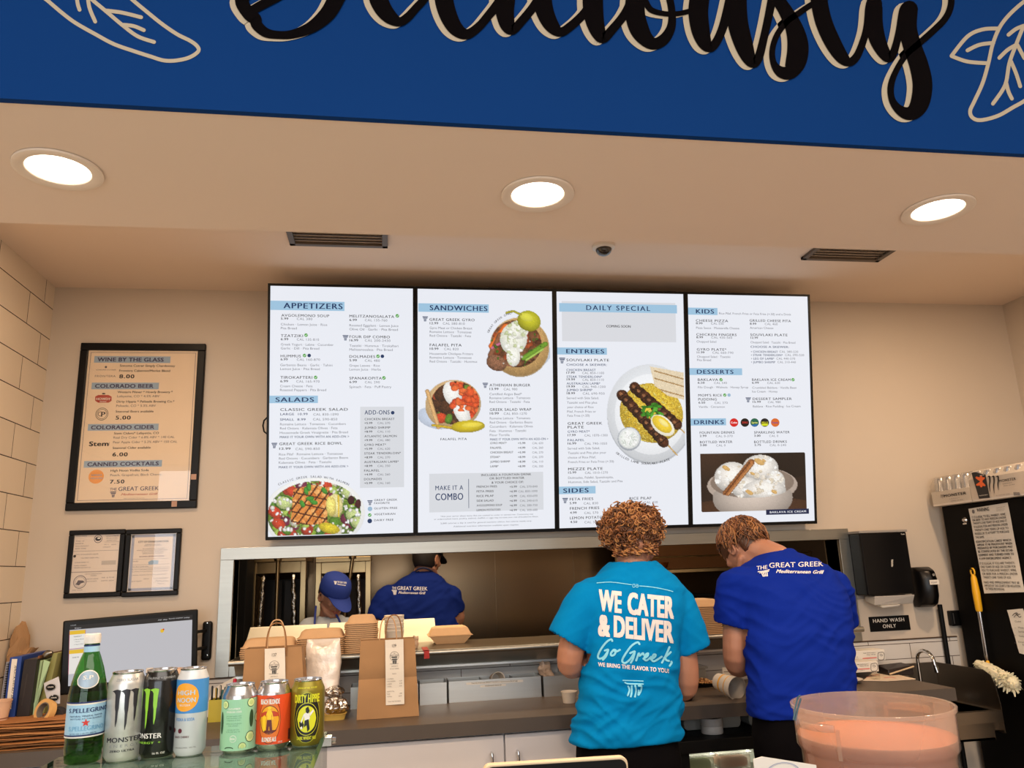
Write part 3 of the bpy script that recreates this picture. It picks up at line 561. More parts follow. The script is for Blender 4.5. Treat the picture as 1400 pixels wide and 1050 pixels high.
def s3(a):
    a.R(52, 92, 505, 252, E('DEE0E6', .93), .6); a.R(42, 100, 511, 134, BAND, 1); a.T('DAILY SPECIAL', 150, 128, 405, 20, NAVY, .02, 1.25); a.T('COMING SOON', 230, 197, 327, 10, INKM, .02)
    heads(a, [('ENTREES', 32, 232, 277, 305, 70, 222), ('SIDES', 40, 187, 832, 862, 58, 160)])
    items(a, [('i', 'SOUVLAKI PLATE', 71, 332, 241), ('n', 'CHOOSE A SKEWER:', 71, 350, 232), ('n', 'CHICKEN BREAST', 71, 371, 188), ('p', '17.99', 71, 382, 104), ('c', 'CAL 850-1100', 134, 383, 221), ('n', 'STEAK TENDERLOIN*', 72, 398, 213), ('p', '19.99', 72, 409, 105), ('c', 'CAL 850-1110', 135, 410, 220), ('n', 'AUSTRALIAN LAMB*', 72, 425, 206), ('p', '19.99', 72, 437, 105), ('c', 'CAL 940-1200', 135, 438, 227), ('n', 'JUMBO SHRIMP', 72, 451, 174), ('p', '18.99', 72, 464, 105), ('c', 'CAL 690-950', 136, 465, 223),
      ('d', 'Served with Side Salad,', 72, 483, 200), ('d', 'Tzatziki and Pita plus', 73, 501, 193), ('d', 'your choice of Rice', 74, 519, 179), ('d', 'Pilaf, French Fries or', 74, 537, 189), ('d', 'Feta Fries (+.50)', 75, 553, 163),
      ('i', 'GREAT GREEK', 76, 585, 214), ('i', 'PLATE', 76, 600, 140), ('n', 'GYRO MEAT*', 76, 617, 164), ('p', '17.99', 76, 631, 108), ('c', 'CAL 1070-1300', 143, 632, 235), ('n', 'FALAFEL', 76, 651, 143), ('p', '16.99', 76, 664, 110), ('c', 'CAL 790-1050', 143, 665, 233), ('d', 'Served with Side Salad,', 76, 684, 204), ('d', 'Tzatziki and Pita plus your', 77, 702, 230), ('d', 'choice of Rice Pilaf,', 77, 720, 188), ('d', 'French Fries or Feta Fries (+.50)', 78, 738, 260),
      ('i', 'MEZZE PLATE', 78, 767, 216), ('p', '15.99', 78, 780, 110), ('c', 'CAL 1010-1270', 145, 781, 236), ('d', 'Dolmades, Falafel, Spanakopita,', 78, 801, 258), ('d', 'Hummus, Side Salad, Tzatziki and Pita', 79, 818, 295),
      ('i', 'FETA FRIES', 84, 887, 178), ('p', '5.99', 84, 902, 111), ('c', 'CAL 830', 140, 903, 197), ('i', 'FRENCH FRIES', 85, 924, 202), ('p', '4.99', 85, 940, 112), ('c', 'CAL 570', 142, 941, 198), ('i', 'LEMON POTATOES', 85, 962, 232), ('p', '4.50', 86, 977, 114), ('c', 'CAL 300', 143, 978, 199),
      ('i', 'RICE PILAF', 322, 884, 410), ('p', '4.99', 322, 898, 349), ('c', 'CAL 430', 380, 899, 435), ('i', 'SIDE SALAD', 322, 920, 420), ('p', '4.99', 322, 934, 349), ('c', 'CAL 240', 380, 935, 435)])
    a.A('GRILLED LAMB SOUVLAKI PLATE', 398, 532, 212, 217, 157, 9, INKM, .01, flip=True); column_mark(a, 42, 318, 24, NAVY); column_mark(a, 55, 877, 22, NAVY)
def s4(a):
    heads(a, [('KIDS', 27, 157, 94, 124, 66, 143), ('DESSERTS', 33, 261, 350, 379, 70, 225), ('DRINKS', 42, 193, 563, 593, 58, 184)])
    items(a, [('d', 'Rice Pilaf, French Fries or Feta Fries (+.50) and a Drink', 164, 123, 468), ('i', 'CHEESE PIZZA', 66, 154, 202), ('p', '8.99', 66, 165, 94), ('c', 'CAL 530', 130, 166, 183), ('d', 'Pizza Sauce · Mozzarella Cheese', 67, 184, 249), ('i', 'CHICKEN FINGERS', 68, 213, 238), ('p', '8.99', 68, 224, 96), ('c', 'CAL 430-560', 131, 225, 219), ('d', 'Chopped Salad', 69, 242, 152), ('i', 'GYRO PLATE*', 70, 276, 195), ('p', '11.99', 70, 288, 102), ('c', 'CAL 660-790', 136, 289, 224), ('d', 'Chopped Salad · Tzatziki', 71, 306, 211), ('d', 'Pita Bread', 71, 320, 130),
      ('i', 'GRILLED CHEESE PITA', 293, 154, 467), ('p', '8.99', 294, 167, 321), ('c', 'CAL 460', 357, 168, 411), ('d', 'American Cheese', 294, 184, 393), ('i', 'SOUVLAKI PLATE', 296, 214, 453), ('p', '12.99', 297, 226, 328), ('d', 'Chopped Salad · Tzatziki · Pita Bread', 297, 245, 486), ('n', 'CHOOSE A SKEWER:', 297, 264, 459), ('n', '• CHICKEN BREAST', 299, 285, 412), ('c', 'CAL 380-520', 419, 285, 498), ('n', '• STEAK TENDERLOIN*', 299, 299, 433), ('c', 'CAL 390-520', 443, 299, 523), ('n', '• LEG OF LAMB*', 300, 314, 397), ('c', 'CAL 440-570', 406, 314, 485), ('n', '• JUMBO SHRIMP', 300, 329, 401), ('c', 'CAL 310-440', 411, 329, 488),
      ('i', 'BAKLAVA', 74, 404, 160), ('p', '6.50', 74, 416, 103), ('c', 'CAL 540', 143, 417, 197), ('d', 'Filo Dough · Walnuts · Honey Syrup', 75, 435, 287), ('i', "MOM'S RICE", 76, 470, 176), ('i', 'PUDDING', 76, 487, 154), ('p', '6.50', 77, 500, 105), ('c', 'CAL 370', 145, 501, 200), ('d', 'Vanilla · Cinnamon', 78, 518, 188), ('i', 'BAKLAVA ICE CREAM', 303, 404, 466), ('p', '6.99', 303, 416, 332), ('c', 'CAL 630', 367, 417, 421), ('d', 'Crumbled Baklava · Vanilla Bean', 304, 437, 491), ('d', 'Ice Cream · Honey', 304, 453, 411), ('i', 'DESSERT SAMPLER', 306, 485, 471), ('p', '15.99', 306, 497, 340), ('c', 'CAL 980', 370, 498, 424), ('d', 'Baklava · Rice Pudding · Ice Cream', 307, 516, 508),
      ('i', 'FOUNTAIN DRINKS', 82, 628, 229), ('p', '2.99', 82, 641, 111), ('c', 'CAL 0-370', 150, 642, 221), ('i', 'BOTTLED WATER', 83, 668, 220), ('p', '3.00', 83, 680, 112), ('c', 'CAL 0', 152, 681, 191), ('i', 'SPARKLING WATER', 312, 627, 462), ('p', '3.00', 312, 640, 339), ('c', 'CAL 0', 376, 641, 414), ('i', 'BOTTLED DRINKS', 312, 667, 450), ('p', '2.75', 313, 679, 341), ('c', 'CAL 0-240', 378, 680, 447)])
    for x, y, c1, tx, c2 in ((227, 580, 'E2231F', 'Coke', 'FFFFFF'), (273, 580, '14100F', 'ZERO', 'D8322A'), (314, 580, '1F6A4E', 'Sprite', 'F4F47A'), (357, 580, '17191C', 'MELLO', 'E8E020'), (401, 580, 'E8702A', 'Fanta', '2A3A9A')):
        a.C(x, y, 18, E(c1, .85), lev=1.5); a.T(tx, x-13, y+4, x+13, 8, E(c2), .02, lev=2.5)
    a.G([(342, 585), (372, 585), (368, 594), (346, 594)], E('D8E020'), 2); a.G([(300, 590), (328, 586), (322, 596), (306, 596)], E('2A6AB0'), 2)
    veg(a, 172, 399); veg(a, 188, 464); a.C(206, 464, 7, SKY); veg(a, 476, 399); column_mark(a, 276, 474, 22, NAVY)
    a.R(362, 948, 543, 970, E('16264E', .8), 3); a.T('BAKLAVA ICE CREAM', 378, 963, 531, 8.5, E('F0F2F8'), .02, 1.15, 4)
screen(0, 'menu screen headed APPETIZERS and SALADS, with a picture of a salmon salad', (360, 380, 596/210), s1, [('salad_picture', (13, 775, 398, 1002), 150, 90, salad)])
screen(1, 'menu screen headed SANDWICHES, with pictures of two filled pitas', (560, 380, 596/210), s2, [('gyro_picture', (296, 115, 543, 390), 100, 110, gyro), ('falafel_picture', (34, 390, 296, 612), 110, 92, falafel)])
screen(2, 'menu screen headed DAILY SPECIAL, ENTREES and SIDES, with a skewer plate picture', (750, 380, 583/200), s3, [('skewer_picture', (226, 340, 537, 745), 130, 165, kebab)])
screen(3, 'menu screen headed KIDS, DESSERTS and DRINKS, with an ice cream picture', (930, 390, 618/200), s4, [('ice_cream_picture', (84, 712, 527, 959), 150, 90, icecream)])
m = MB(BLACKM); c = [(372, 569), (365, 571), (361, 575), (359.5, 582), (361, 590), (366, 594), (372, 595)]; m.tube([pY(x, y, -.15) for x, y in c], .004, 6); tag(m.build('cable', smooth=True, loc=pY(366, 594, -.15)), 'short black cable looping out behind the left edge of the appetizers screen', 'cable')

# ================================================================== FRAMED NOTICES ON THE WALL
GLASSF = clear('picture_glass', 'FFFFFF')
def framed(name, label, cat, TL, TR, BR, BL, bw, mid, draw, papercol, group=None, mount=None):
    q = [pY(*p, -.018) for p in (TL, TR, BR, BL)]
    x0 = (q[0].x+q[3].x)/2; x1 = (q[1].x+q[2].x)/2; z1 = (q[0].z+q[1].z)/2; z0 = (q[2].z+q[3].z)/2
    fr = vert_frame((x0, -.018, z0)); W, H = x1-x0, z1-z0; t = thing(name, label, cat, (x0+W/2, 0, z0), group)
    m = MB(BLACKP)
    for a in ((0, W, 0, bw), (0, W, H-bw, H), (0, bw, bw, H-bw), (W-bw, W, bw, H-bw)): m.slab(fr, *a, -.017, .003)
    m.build('frame', t, bev=.004)
    m = MB(papercol); m.poly([fr.p(bw, bw, -.008), fr.p(W-bw, bw, -.008), fr.p(W-bw, H-bw, -.008), fr.p(bw, H-bw, -.008)])
    f2 = Frame(fr.p(0, 0, -.008), fr.u, fr.v); draw(m, f2, W, H, bw); m.build('sheet', t, flat=True)
    m = MB(GLASSF); m.slab(fr, bw-.001, W-bw+.001, bw-.001, H-bw+.001, -.004, -.0025); m.build('glass', t)
    return t, fr
PNAVY, PBAND, PBLK, PGRY = mat('navy_print', '2A2A52', .7, var=0), mat('blue_grey_print', '93AABF', .7, var=0), INK, mat('soft_print', '5A545C', .7, var=0)
def poster(m, f, W, H, bw):
    a = Art(f, m, 100, 460, 831/190, .0003)
    m.use(PNAVY)
    for u0, u1, v0, v1 in ((bw+.01, W-bw-.01, bw+.01, bw+.0115), (bw+.01, W-bw-.01, H-bw-.0115, H-bw-.01), (bw+.01, bw+.0115, bw+.01, H-bw-.01), (W-bw-.0115, W-bw-.01, bw+.01, H-bw-.01)): m.poly([f.p(u0, v0, .0004), f.p(u1, v0, .0004), f.p(u1, v1, .0004), f.p(u0, v1, .0004)])
    for tx, bx0, bx1, y, x0, x1 in (('WINE BY THE GLASS', 128, 583, 137, 145, 541), ('COLORADO BEER', 112, 514, 296, 130, 480), ('COLORADO CIDER', 90, 512, 544, 106, 485), ('CANNED COCKTAILS', 66, 532, 765, 84, 511)):
        a.R(bx0, y-20, bx1, y+20, PBAND, 1); a.T(tx, x0, y+12, x1, 24, PNAVY, .035)
    for tx, x0, y, x1, b in (('Sonoma Cutrer Simply Chardonnay', 279, 181, 610, 1), ('Frontera Cabernet/Merlot Blend', 275, 211, 580, 1), ('Western Pilsner * Howdy Brewery *', 266, 339, 595, 1), ('Lafayette, CO * 4.5% ABV', 263, 364, 516, 0), ('Dirty Hippie * Palisade Brewing Co.*', 260, 396, 605, 1), ('Palisade, CO * 5.3% ABV', 258, 421, 494, 0), ('Seasonal Beers available', 254, 455, 480, 1), ('Stem Ciders* Lafayette, CO', 244, 586, 512, 1), ('Real Dry Cider * 6.8% ABV * 140 CAL', 241, 611, 606, 0), ('Pear Apple Cider * 5.3% ABV * 150 CAL', 239, 639, 622, 0), ('Seasonal Cider available', 236, 673, 464, 1), ('High Noon Vodka Soda', 224, 809, 452, 1), ('Peach, Grapefruit, Black Cherry,', 222, 836, 532, 0)):
        a.T(tx, x0, y, x1, 13.5, PBLK if b else PGRY, .02 if b else 0)
    for tx, x0, y, x1 in (('8.00', 275, 250, 366), ('5.00', 253, 497, 344), ('6.00', 234, 717, 326), ('7.50', 219, 880, 306)): a.T(tx, x0, y, x1, 23, PBLK, .035, 1.1)
    a.T('SONOMA-CUTRER', 137, 203, 256, 7, PGRY, .01); a.C(196, 183, 7, PGRY); a.T('FRONTERA', 130, 243, 254, 12, PGRY, 0, 1.1)
    RED = mat('brick_red_print', 'A8382A', .7, var=0); a.G([(132, 360), (150, 350), (212, 350), (230, 360), (230, 385), (212, 396), (150, 396), (132, 385)], RED, 1); a.T('HOWDY', 138, 381, 224, 15, PAPER, .03); a.T('BEER', 160, 393, 200, 6, PAPER, .02); a.G([(172, 346), (175, 338), (190, 338), (193, 346)], PBLK, 1)
    a.C(172, 464, 38, PBLK, hole=.92); a.C(172, 464, 30, PBLK, hole=.92); a.T('P', 166, 480, 192, 30, PBLK, .03); a.S([(168, 450), (152, 456), (152, 472), (164, 476)], PBLK, 3)
    a.T('Stem', 94, 656, 212, 28, PBLK, .04); a.R(216, 632, 217.5, 652, PGRY)
    a.C(138, 838, 46, mat('orange_print', 'E59A4A', .7, var=0), 42); a.T('HIGH', 110, 835, 170, 12, PBAND, .03); a.T('NOON', 106, 854, 174, 12, PBAND, .03)
    a.T('THE', 220, 922, 260, 17, PNAVY, .01); a.T('GREAT GREEK', 270, 924, 512, 25, PNAVY, .01); a.T('~Mediterranean Grill', 285, 951, 505, 13, RED, .015); column_mark(a, 222, 928, 36, PNAVY); a.T('Must be 21 years of age or older to purchase', 303, 970, 426, 4, PGRY)
t, fr = framed('framed_poster', 'large black-framed drinks poster headed WINE BY THE GLASS', 'framed poster', (115, 469), (282, 469.5), (268, 694), (84, 699), .036, 0, poster, mat('poster_paper', 'E2CDB2', .7, var=.02))
for (x, y) in ((265, 652), (238.5, 689)):
    u, v = fr.uv(x, y); m = MB(mat('tan_sticker', 'B08A74', .5)); m.slab(fr, u-.012, u+.012, v-.013, v+.013, .003, .0045); m.build('sticker', t)
def cert1(m, f, W, H, bw):
    a = Art(f, m, 70, 710, 4.2, .0003); r = random.Random(3)
    a.C(270, 112, 24, PGRY, hole=.85); a.C(270, 112, 17, INK, 12); a.C(274, 108, 9, PAPER, 5, lev=3); a.R(308, 92, 394, 93, PGRY); a.R(308, 130, 392, 131, PGRY)
    for y in (184, 303, 306): a.R(112+(y < 200)*10, y, 385, y+1.5, PGRY)
    for x0, y, x1, tx in ((142, 100, 205, 'STATE OF COLORADO'), (315, 100, 385, 'LICENSE NUMBER 08'), (318, 112, 380, 'RETAIL STORE'), (320, 124, 376, 'EXPIRES 2025'), (144, 128, 190, 'Dept. of'), (140, 143, 185, 'REVENUE'), (139, 158, 215, 'HOTEL & RESTAURANT'), (138, 172, 200, 'BEER WINE'), (305, 148, 330, 'MAY 12'), (345, 148, 372, '2024'), (298, 163, 340, 'COUNTY'), (140, 206, 270, 'STATE OF COLORADO LIQUOR'), (170, 226, 275, 'THE GREAT GREEK GRILL'), (135, 252, 215, 'LICENSE ISSUED TO'), (132, 270, 205, 'MAIN STREET'), (132, 282, 225, 'GRAND JUNCTION CO'), (195, 318, 290, 'CITY OF GRAND JUNCTION'), (225, 327, 260, 'COLORADO'), (200, 346, 270, 'LIQUOR LICENSE'), (290, 338, 360, 'FEE  $ 75.00'), (288, 356, 358, 'DATE 2024'), (205, 360, 262, 'AUTHORITY'), (120, 410, 180, 'City Clerk')): a.T(tx, x0, y, x1, 6, PGRY)
    a.C(135, 212, 8, INK); a.C(165, 360, 38, PGRY, hole=.9); a.C(165, 360, 29, PGRY, hole=.95); a.G([(140, 375), (155, 350), (185, 352), (192, 362), (170, 368), (160, 380)], PGRY)
    a.R(290, 238, 372, 262, mat('pale_print', 'B9AFA4', .7, var=0), 1)
def cert2(m, f, W, H, bw):
    a = Art(f, m, 70, 710, 4.2, .0003); B = mat('blue_grey_border', '9AA0B4', .7, var=0); PB = PBAND
    g = bw+.003
    m.use(B); w = .012
    for u0, u1, v0, v1 in ((g, W-g, g, g+w), (g, W-g, H-g-w, H-g), (g, g+w, g, H-g), (W-g-w, W-g, g, H-g)): m.poly([f.p(u0, v0, .0003), f.p(u1, v0, .0003), f.p(u1, v1, .0003), f.p(u0, v1, .0003)])
    a.T('CITY OF GRAND JUNCTION', 500, 136, 672, 12, INK, .03); a.G([(557, 245), (578, 234), (616, 236), (614, 256), (560, 262)], PB, 1)
    for x0, y, x1, tx in ((540, 148, 628, 'COUNTY OF MESA'), (535, 155, 635, 'STATE OF COLORADO'), (527, 172, 652, 'BE IT KNOWN THAT THE LICENSEE'), (492, 182, 668, 'HAVING PAID THE FEE AS REQUIRED IS HEREBY LICENSED'), (520, 191, 645, 'TO SELL ALCOHOLIC BEVERAGES AT'), (524, 200, 640, 'GRAND JUNCTION COLORADO'), (468, 245, 500, 'ISSUED'), (464, 276, 560, 'THE GREAT GREEK GRILL'), (462, 292, 672, 'This license is issued subject to the laws of the State of Colorado and'), (462, 304, 670, 'the ordinances of the City of Grand Junction, and is non transferable'), (462, 324, 660, 'In testimony whereof the City Council has caused this license'), (530, 345, 560, '2024'), (590, 342, 668, 'CITY MANAGER'), (460, 360, 520, 'ATTEST'), (612, 372, 648, 'Mayor')): a.T(tx, x0, y, x1, 5.5, PGRY)
    a.T('ALCOHOL BEVERAGE LICENSE', 505, 218, 648, 7, mat('plum_print', '5A3050', .7, var=0), .02)
    for y in (230, 262, 280): a.R(465, y, 680, y+1, PGRY)
    a.S([(598, 358), (608, 348), (612, 360), (625, 350), (634, 358), (650, 352), (668, 356)], INK, 1.5)
framed('document_frame', 'black-framed white licence sheet with two round seals, over the monitor', 'framed document', (96, 725), (172, 723.5), (164, 816), (85, 818), .022, 0, cert1, mat('licence_paper', 'DCCFC2', .8, var=.02), 'licence frames')
framed('document_frame', 'black-framed licence with grey border headed CITY OF GRAND JUNCTION', 'framed document', (173, 723.5), (249.5, 722.5), (241.5, 814), (165, 816), .022, 0, cert2, mat('licence_paper', 'DCCFC2', .8), 'licence frames')

# ================================================================== BACK COUNTER
ZT = .92; YF = -.63
TOPM = mat('grey_laminate_worktop', '594D42', .42, var=.06, scale=40, spec=.3)
EDGE = mat('dark_laminate_edge', '4A433E', .45, var=.05, scale=20)
CABW = mat('white_cabinet_laminate', 'C4C3C8', .4, var=.02)
m = MB(TOPM); m.box(XL, 2.455, YF, -.013, ZT-.052, ZT); m.use(EDGE); m.box(XL, 2.456, YF-.002, YF, ZT-.052, ZT-.001); m.box(2.455, 2.457, YF, -.013, ZT-.052, ZT-.001)
tag(m.build('worktop', loc=(0, -.3, ZT-.052)), 'long grey laminate worktop with dark front edge under the pass window', 'worktop')
def cabinet(x0, x1, hx_, label):
    t = thing('base_cabinet', label, 'cabinet', ((x0+x1)/2, -.3, 0), 'white base cabinets under the worktop')
    m = MB(CABW); m.box(x0, x1, YF+.045, -.013, .1, ZT-.052); m.use(BLACKM); m.box(x0, x1, YF+.09, -.013, 0, .1); m.build('body', t)
    m = MB(CABW); m.box(x0+.003, x1-.003, YF+.022, YF+.044, .105, ZT-.062); d = m.build('door', t, bev=.002)
    m = MB(CHROME); zt = .795; y = YF-.008
    m.tube([(hx_, YF+.022, zt), (hx_, y, zt), (hx_, y-.002, zt-.02), (hx_, y-.002, zt-.16), (hx_, y, zt-.18), (hx_, YF+.022, zt-.18)], .006, 10); m.build('handle', d, smooth=40)
gx = pZ(689.5, 1000, ZT).x; gx = pY(689.5, 1010, YF+.022).x
h1 = pY(673, 1030, YF-.01).x; h2 = pY(709, 1030, YF-.01).x
cabinet(gx-.86, gx, h1, 'white base cabinet with its bar handle at the right edge')
cabinet(gx, gx+.46, h2, 'white base cabinet with its bar handle at the left edge')
cabinet(XL+.03, gx-.862, XL+.12, 'white base cabinet at the left end under the flat paper bags')
# open bay with cooler
bx0, bx1 = gx+.46, 2.36
m = MB(mat('bay_grey_panel', '8D8A88', .5)); m.box(2.36, 2.44, YF+.03, -.013, 0, ZT-.052); tag(m.build('end_panel', loc=(2.4, -.3, 0)), 'narrow grey end panel closing the worktop at the sink side', 'cabinet panel')
WTUB = mat('grey_white_tub', 'A6A8A4', .45)
for i in range(4):
    x = bx0+.05+i*.30; m = MB(WTUB); y = -.30
    P = lambda a, z, yy: (x+.137+a*.132, yy+.05, z)
    pr = [(-.98, .866), (-1, .81), (-.97, .795), (-.9, .786), (.9, .786), (.97, .795), (1, .81), (.98, .866)]
    m.rings([[P(a, z, y-.18) for a, z in pr], [P(a, z, y+.2) for a, z in pr]]); tag(m.build('plastic_tub', loc=(x+.137, y, .786), bev=.004), ['white plastic tub under the worktop, nearest the white cabinets', 'white plastic tub under the worktop, behind the tape rolls', 'white plastic tub under the worktop, left of the dark blue shirt', 'white plastic tub under the worktop, hidden side of the dark blue shirt'][i], 'tub', 'row of white tubs under the worktop')
t = thing('undercounter_cooler', 'black undercounter cooler with a lit glass door full of clear boxes', 'cooler', ((bx0+bx1)/2, -.3, 0))
m = MB(BLACKM); m.box(bx0+.01, bx1-.01, -.55, -.02, .745, .785); m.box(bx0+.01, bx0+.06, -.55, -.02, 0, .745); m.box(bx1-.06, bx1-.01, -.55, -.02, 0, .745); m.box(bx0+.06, bx1-.06, -.07, -.02, 0, .745); m.box(bx0+.06, bx1-.06, -.55, -.07, 0, .09)
m.box(bx0+.01, bx1-.01, YF+.01, -.55, .737, .785); m.build('cabinet', t, bev=.003)
m = MB(BLACKM); fz = .732
for a in ((bx0+.01, bx1-.01, .05, .11), (bx0+.01, bx1-.01, fz, .737), (bx0+.01, pY(943, 1040, -.6).x, .11, fz), (pY(1031, 1040, -.6).x+.25, bx1-.01, .11, fz)): m.box(a[0], a[1], -.6, -.56, a[2], a[3])
d = m.build('door', t)
m = MB(clear('cooler_glass', 'FAFCFA', 1.2)); m.box(bx0+.05, bx1-.05, -.585, -.58, .11, fz+.01); m.build('pane', d)
m = MB(STEELD); m.box(bx0+.06, bx1-.06, -.53, -.08, .545, .555); m.build('shelf', t)
m = MB(mat('cooler_liner', 'A9AB9E', .4)); m.box(bx0+.062, bx1-.062, -.076, -.071, .091, .744); m.box(bx0+.061, bx0+.064, -.54, -.077, .091, .744); m.box(bx1-.064, bx1-.061, -.54, -.077, .091, .744); m.build('liner', t)
lamp('cooler_light', 'AREA', (0, -.05, .735), 3, (1, .95, .82), (0, 0, 0), t, shape='RECTANGLE', size=.7, size_y=.15)
CLR = clear('clear_plastic', 'F8F9F6', rough=.05); WCLR = clear('cloudy_plastic', 'F6F6F2', 1.35, rough=.15, milk=.35, milkc='E8E6DE')
FOOD = [mat('pink_food', 'C98A72', .6, var=.2, scale=60), mat('pale_food', 'D8CDA0', .6, var=.2, scale=60), mat('green_food', '8C9A5A', .6, var=.2, scale=60)]
for i, (x, w_) in enumerate(((bx0+.12, .14), (bx0+.28, .17), (bx0+.475, .14))):
    for j, z in enumerate((.5555, .6375)):
        t2 = thing('deli_container', 'clear lidded deli box in the cooler, %s, %s' % (['by the door frame', 'in the middle pile', 'in the far pile'][i], ['on the shelf', 'on top of another'][j]), 'food container', (x+w_/2, -.44, z), 'clear boxes in the cooler')
        m = MB(WCLR); m.box(x, x+w_, -.50, -.38, z, z+.055); m.build('tub', t2, bev=.005)
        m = MB(WCLR); m.box(x-.006, x+w_+.006, -.506, -.374, z+.056, z+.064); m.box(x+.012, x+w_-.012, -.49, -.39, z+.064, z+.077)
        for k in range(12): m.box(x+.002+k*w_/12, x+.006+k*w_/12, -.508, -.506, z+.056, z+.064)
        m.build('lid', t2, bev=.003)
        m = MB(FOOD[(i+j) % 3]); m.box(x+.008, x+w_-.008, -.492, -.388, z+.004, z+.04); m.build('food', t2, bev=.01)
# tape rolls standing on the cooler
for i in range(2):
    c = pZ(974, 1002, .786); z = .7865+i*.031; m = MB(mat('grey_tape', 'B9B9B9', .5, var=.15, scale=60)); m.lathe([(.028, z), (.045, z), (.046, z+.002), (.046, z+.028), (.045, z+.03), (.028, z+.03), (.028, z)], (c.x, c.y, 0), 32, (False, False))
    m.use(BLACKM); m.lathe([(.0275, z+.029), (.001, z+.0285)], (c.x, c.y, 0), 24, (False, True)); tag(m.build('tape_roll', smooth=40, loc=(c.x, c.y, z)), ['lower grey tape roll on the black ledge under the worktop', 'upper grey tape roll on the black ledge under the worktop'][i], 'tape', 'stacked tape rolls')

# ================================================================== PASS SHELF AND TAKEOUT BOXES
ZS = 1.158
t = thing('pass_shelf', 'stainless steel pass shelf with a round front rail', 'shelf', (.85, 0, 1.07))
m = MB(STEELD); m.box(-.665, 2.30, -.235, .22, ZS-.012, ZS); m.build('shelf_top', t, bev=.002)
m = MB(STEEL); m.tube([(-.667, -.238, ZS-.010), (2.305, -.238, ZS-.010)], .0125, 14); m.build('rail', t, smooth=40)
m = MB(STEELLIT); m.hexa([(-.66, -.10, 1.072), (2.29, -.10, 1.072), (2.29, -.016, 1.072), (-.66, -.016, 1.072), (-.66, -.16, 1.135), (2.29, -.16, 1.135), (2.29, -.016, 1.135), (-.66, -.016, 1.135)]); m.box(-.66, 2.29, -.112, -.10, 1.068, 1.080); m.build('apron', t, bev=.0015)
m = MB(STEELD); m.box(-.66, 2.29, -.2, -.02, 1.134, ZS-.012); m.build('bracket_strip', t)
a0 = pY(583, 880, -.24).x
m = MB(mat('red_tape', 'A8231C', .5)); m.box(a0-.012, a0+.012, -.252, -.25, 1.125, ZS+.003); m.box(a0-.016, a0+.010, -.252, -.09, ZS+.0005, ZS+.003); tag(m.build('red_tape_strip', loc=(a0, -.25, 1.125)), 'strip of red tape wrapped over the pass rail', 'tape')
def clam(L, W, H, label, grp):
    """one moulded fibre box half, dome up, centred at the origin"""
    t = thing('takeout_box', label, 'takeout box', (0, 0, 0), grp)
    def ring(l, w, z, r):
        o = []
        for cx, cy, a0 in ((l-r, w-r, 0), (-l+r, w-r, 90), (-l+r, -w+r, 180), (l-r, -w+r, 270)):
            for k in range(5): a = math.radians(a0+k*22.5); o.append((cx+r*math.cos(a), cy+r*math.sin(a), z))
        return o
    l, w = L/2, W/2; s_ = .015
    m = MB(KRAFTL); m.rings([ring(l, w, 0, .022), ring(l, w, .0035, .022), ring(l-.008, w-.008, .004, .02), ring(l-s_-.004, w-s_-.004, H-.006, .02), ring(l-s_-.012, w-s_-.012, H, .02), ring(l-s_-.03, w-s_-.03, H+.002, .016)], (False, True))
    m.build('shell', t, smooth=50)
    return t
ORD = ['topmost', 'second from the top', 'third from the top', 'fourth from the top', 'fifth from the top', 'sixth from the top', 'seventh from the top', 'eighth from the top', 'ninth from the top', 'tenth from the top', 'eleventh from the top', 'twelfth from the top', 'thirteenth from the top', 'fourteenth from the top', 'fifteenth from the top', 'sixteenth from the top', 'seventeenth from the top', 'eighteenth from the top']
def stack(pxl, pxr, ytop, Y, W, H, pitch, which, grp):
    pl = pY(pxl, ytop+30, Y); pr = pY(pxr, ytop+30, Y); L = pr.x-pl.x; zt = pY((pxl+pxr)/2, ytop, Y).z-.002
    n = max(1, int(round((zt-H-ZS)/pitch))+1); proto = None
    if n > 1: pitch = (zt-H-ZS-.001)/(n-1)
    for i in range(n):
        lab = 'tan takeout box, %s of the %s' % (ORD[min(n-1-i, 17)], which)
        o = clam(L, W, H, lab, grp) if proto is None else copy_tree(proto); proto = proto or o
        o['label'] = lab; o.location = ((pl.x+pr.x)/2+random.uniform(-.002, .002), Y+W/2, ZS+.001+i*pitch); o.rotation_euler.z = random.uniform(-.012, .012)
stack(470.5, 516.5, 841.5, -.20, .17, .035, .0083, 'tall stack on the pass', 'tall stack of takeout boxes')
stack(404, 471, 861, -.20, .16, .036, .0085, 'medium stack left of the tall one', 'medium stack of takeout boxes')
stack(326, 404, 873.5, -.20, .16, .036, .0085, 'low stack behind the left bag', 'low stack of takeout boxes')
stack(938, 990, 819, -.20, .19, .035, .0085, 'stack between the two men', 'far stack of takeout boxes')
# a closed clamshell
c = pY(614, 872, -.1); c = pZ(614, 878, ZS); c.y = .03; t = thing('clamshell_box', 'closed tan fibre clamshell alone on the steel pass shelf', 'takeout box', (c.x, c.y+.07, ZS))
def cl(zs): return [[(c.x+l*.95*sx, c.y+.07+w*.9*sy, z) for sx, sy in ((-1, -1), (1, -1), (1, 1), (-1, 1))] for l, w, z in zs]
m = MB(KRAFTL); m.rings(cl([(.072, .065, ZS), (.105, .09, ZS+.036), (.113, .096, ZS+.038), (.113, .096, ZS+.040)])); m.build('base', t, bev=.004)
m = MB(KRAFTL); m.rings(cl([(.113, .096, ZS+.0405), (.105, .09, ZS+.043), (.088, .072, ZS+.074), (.07, .06, ZS+.079)])); m.build('lid', t, bev=.005)
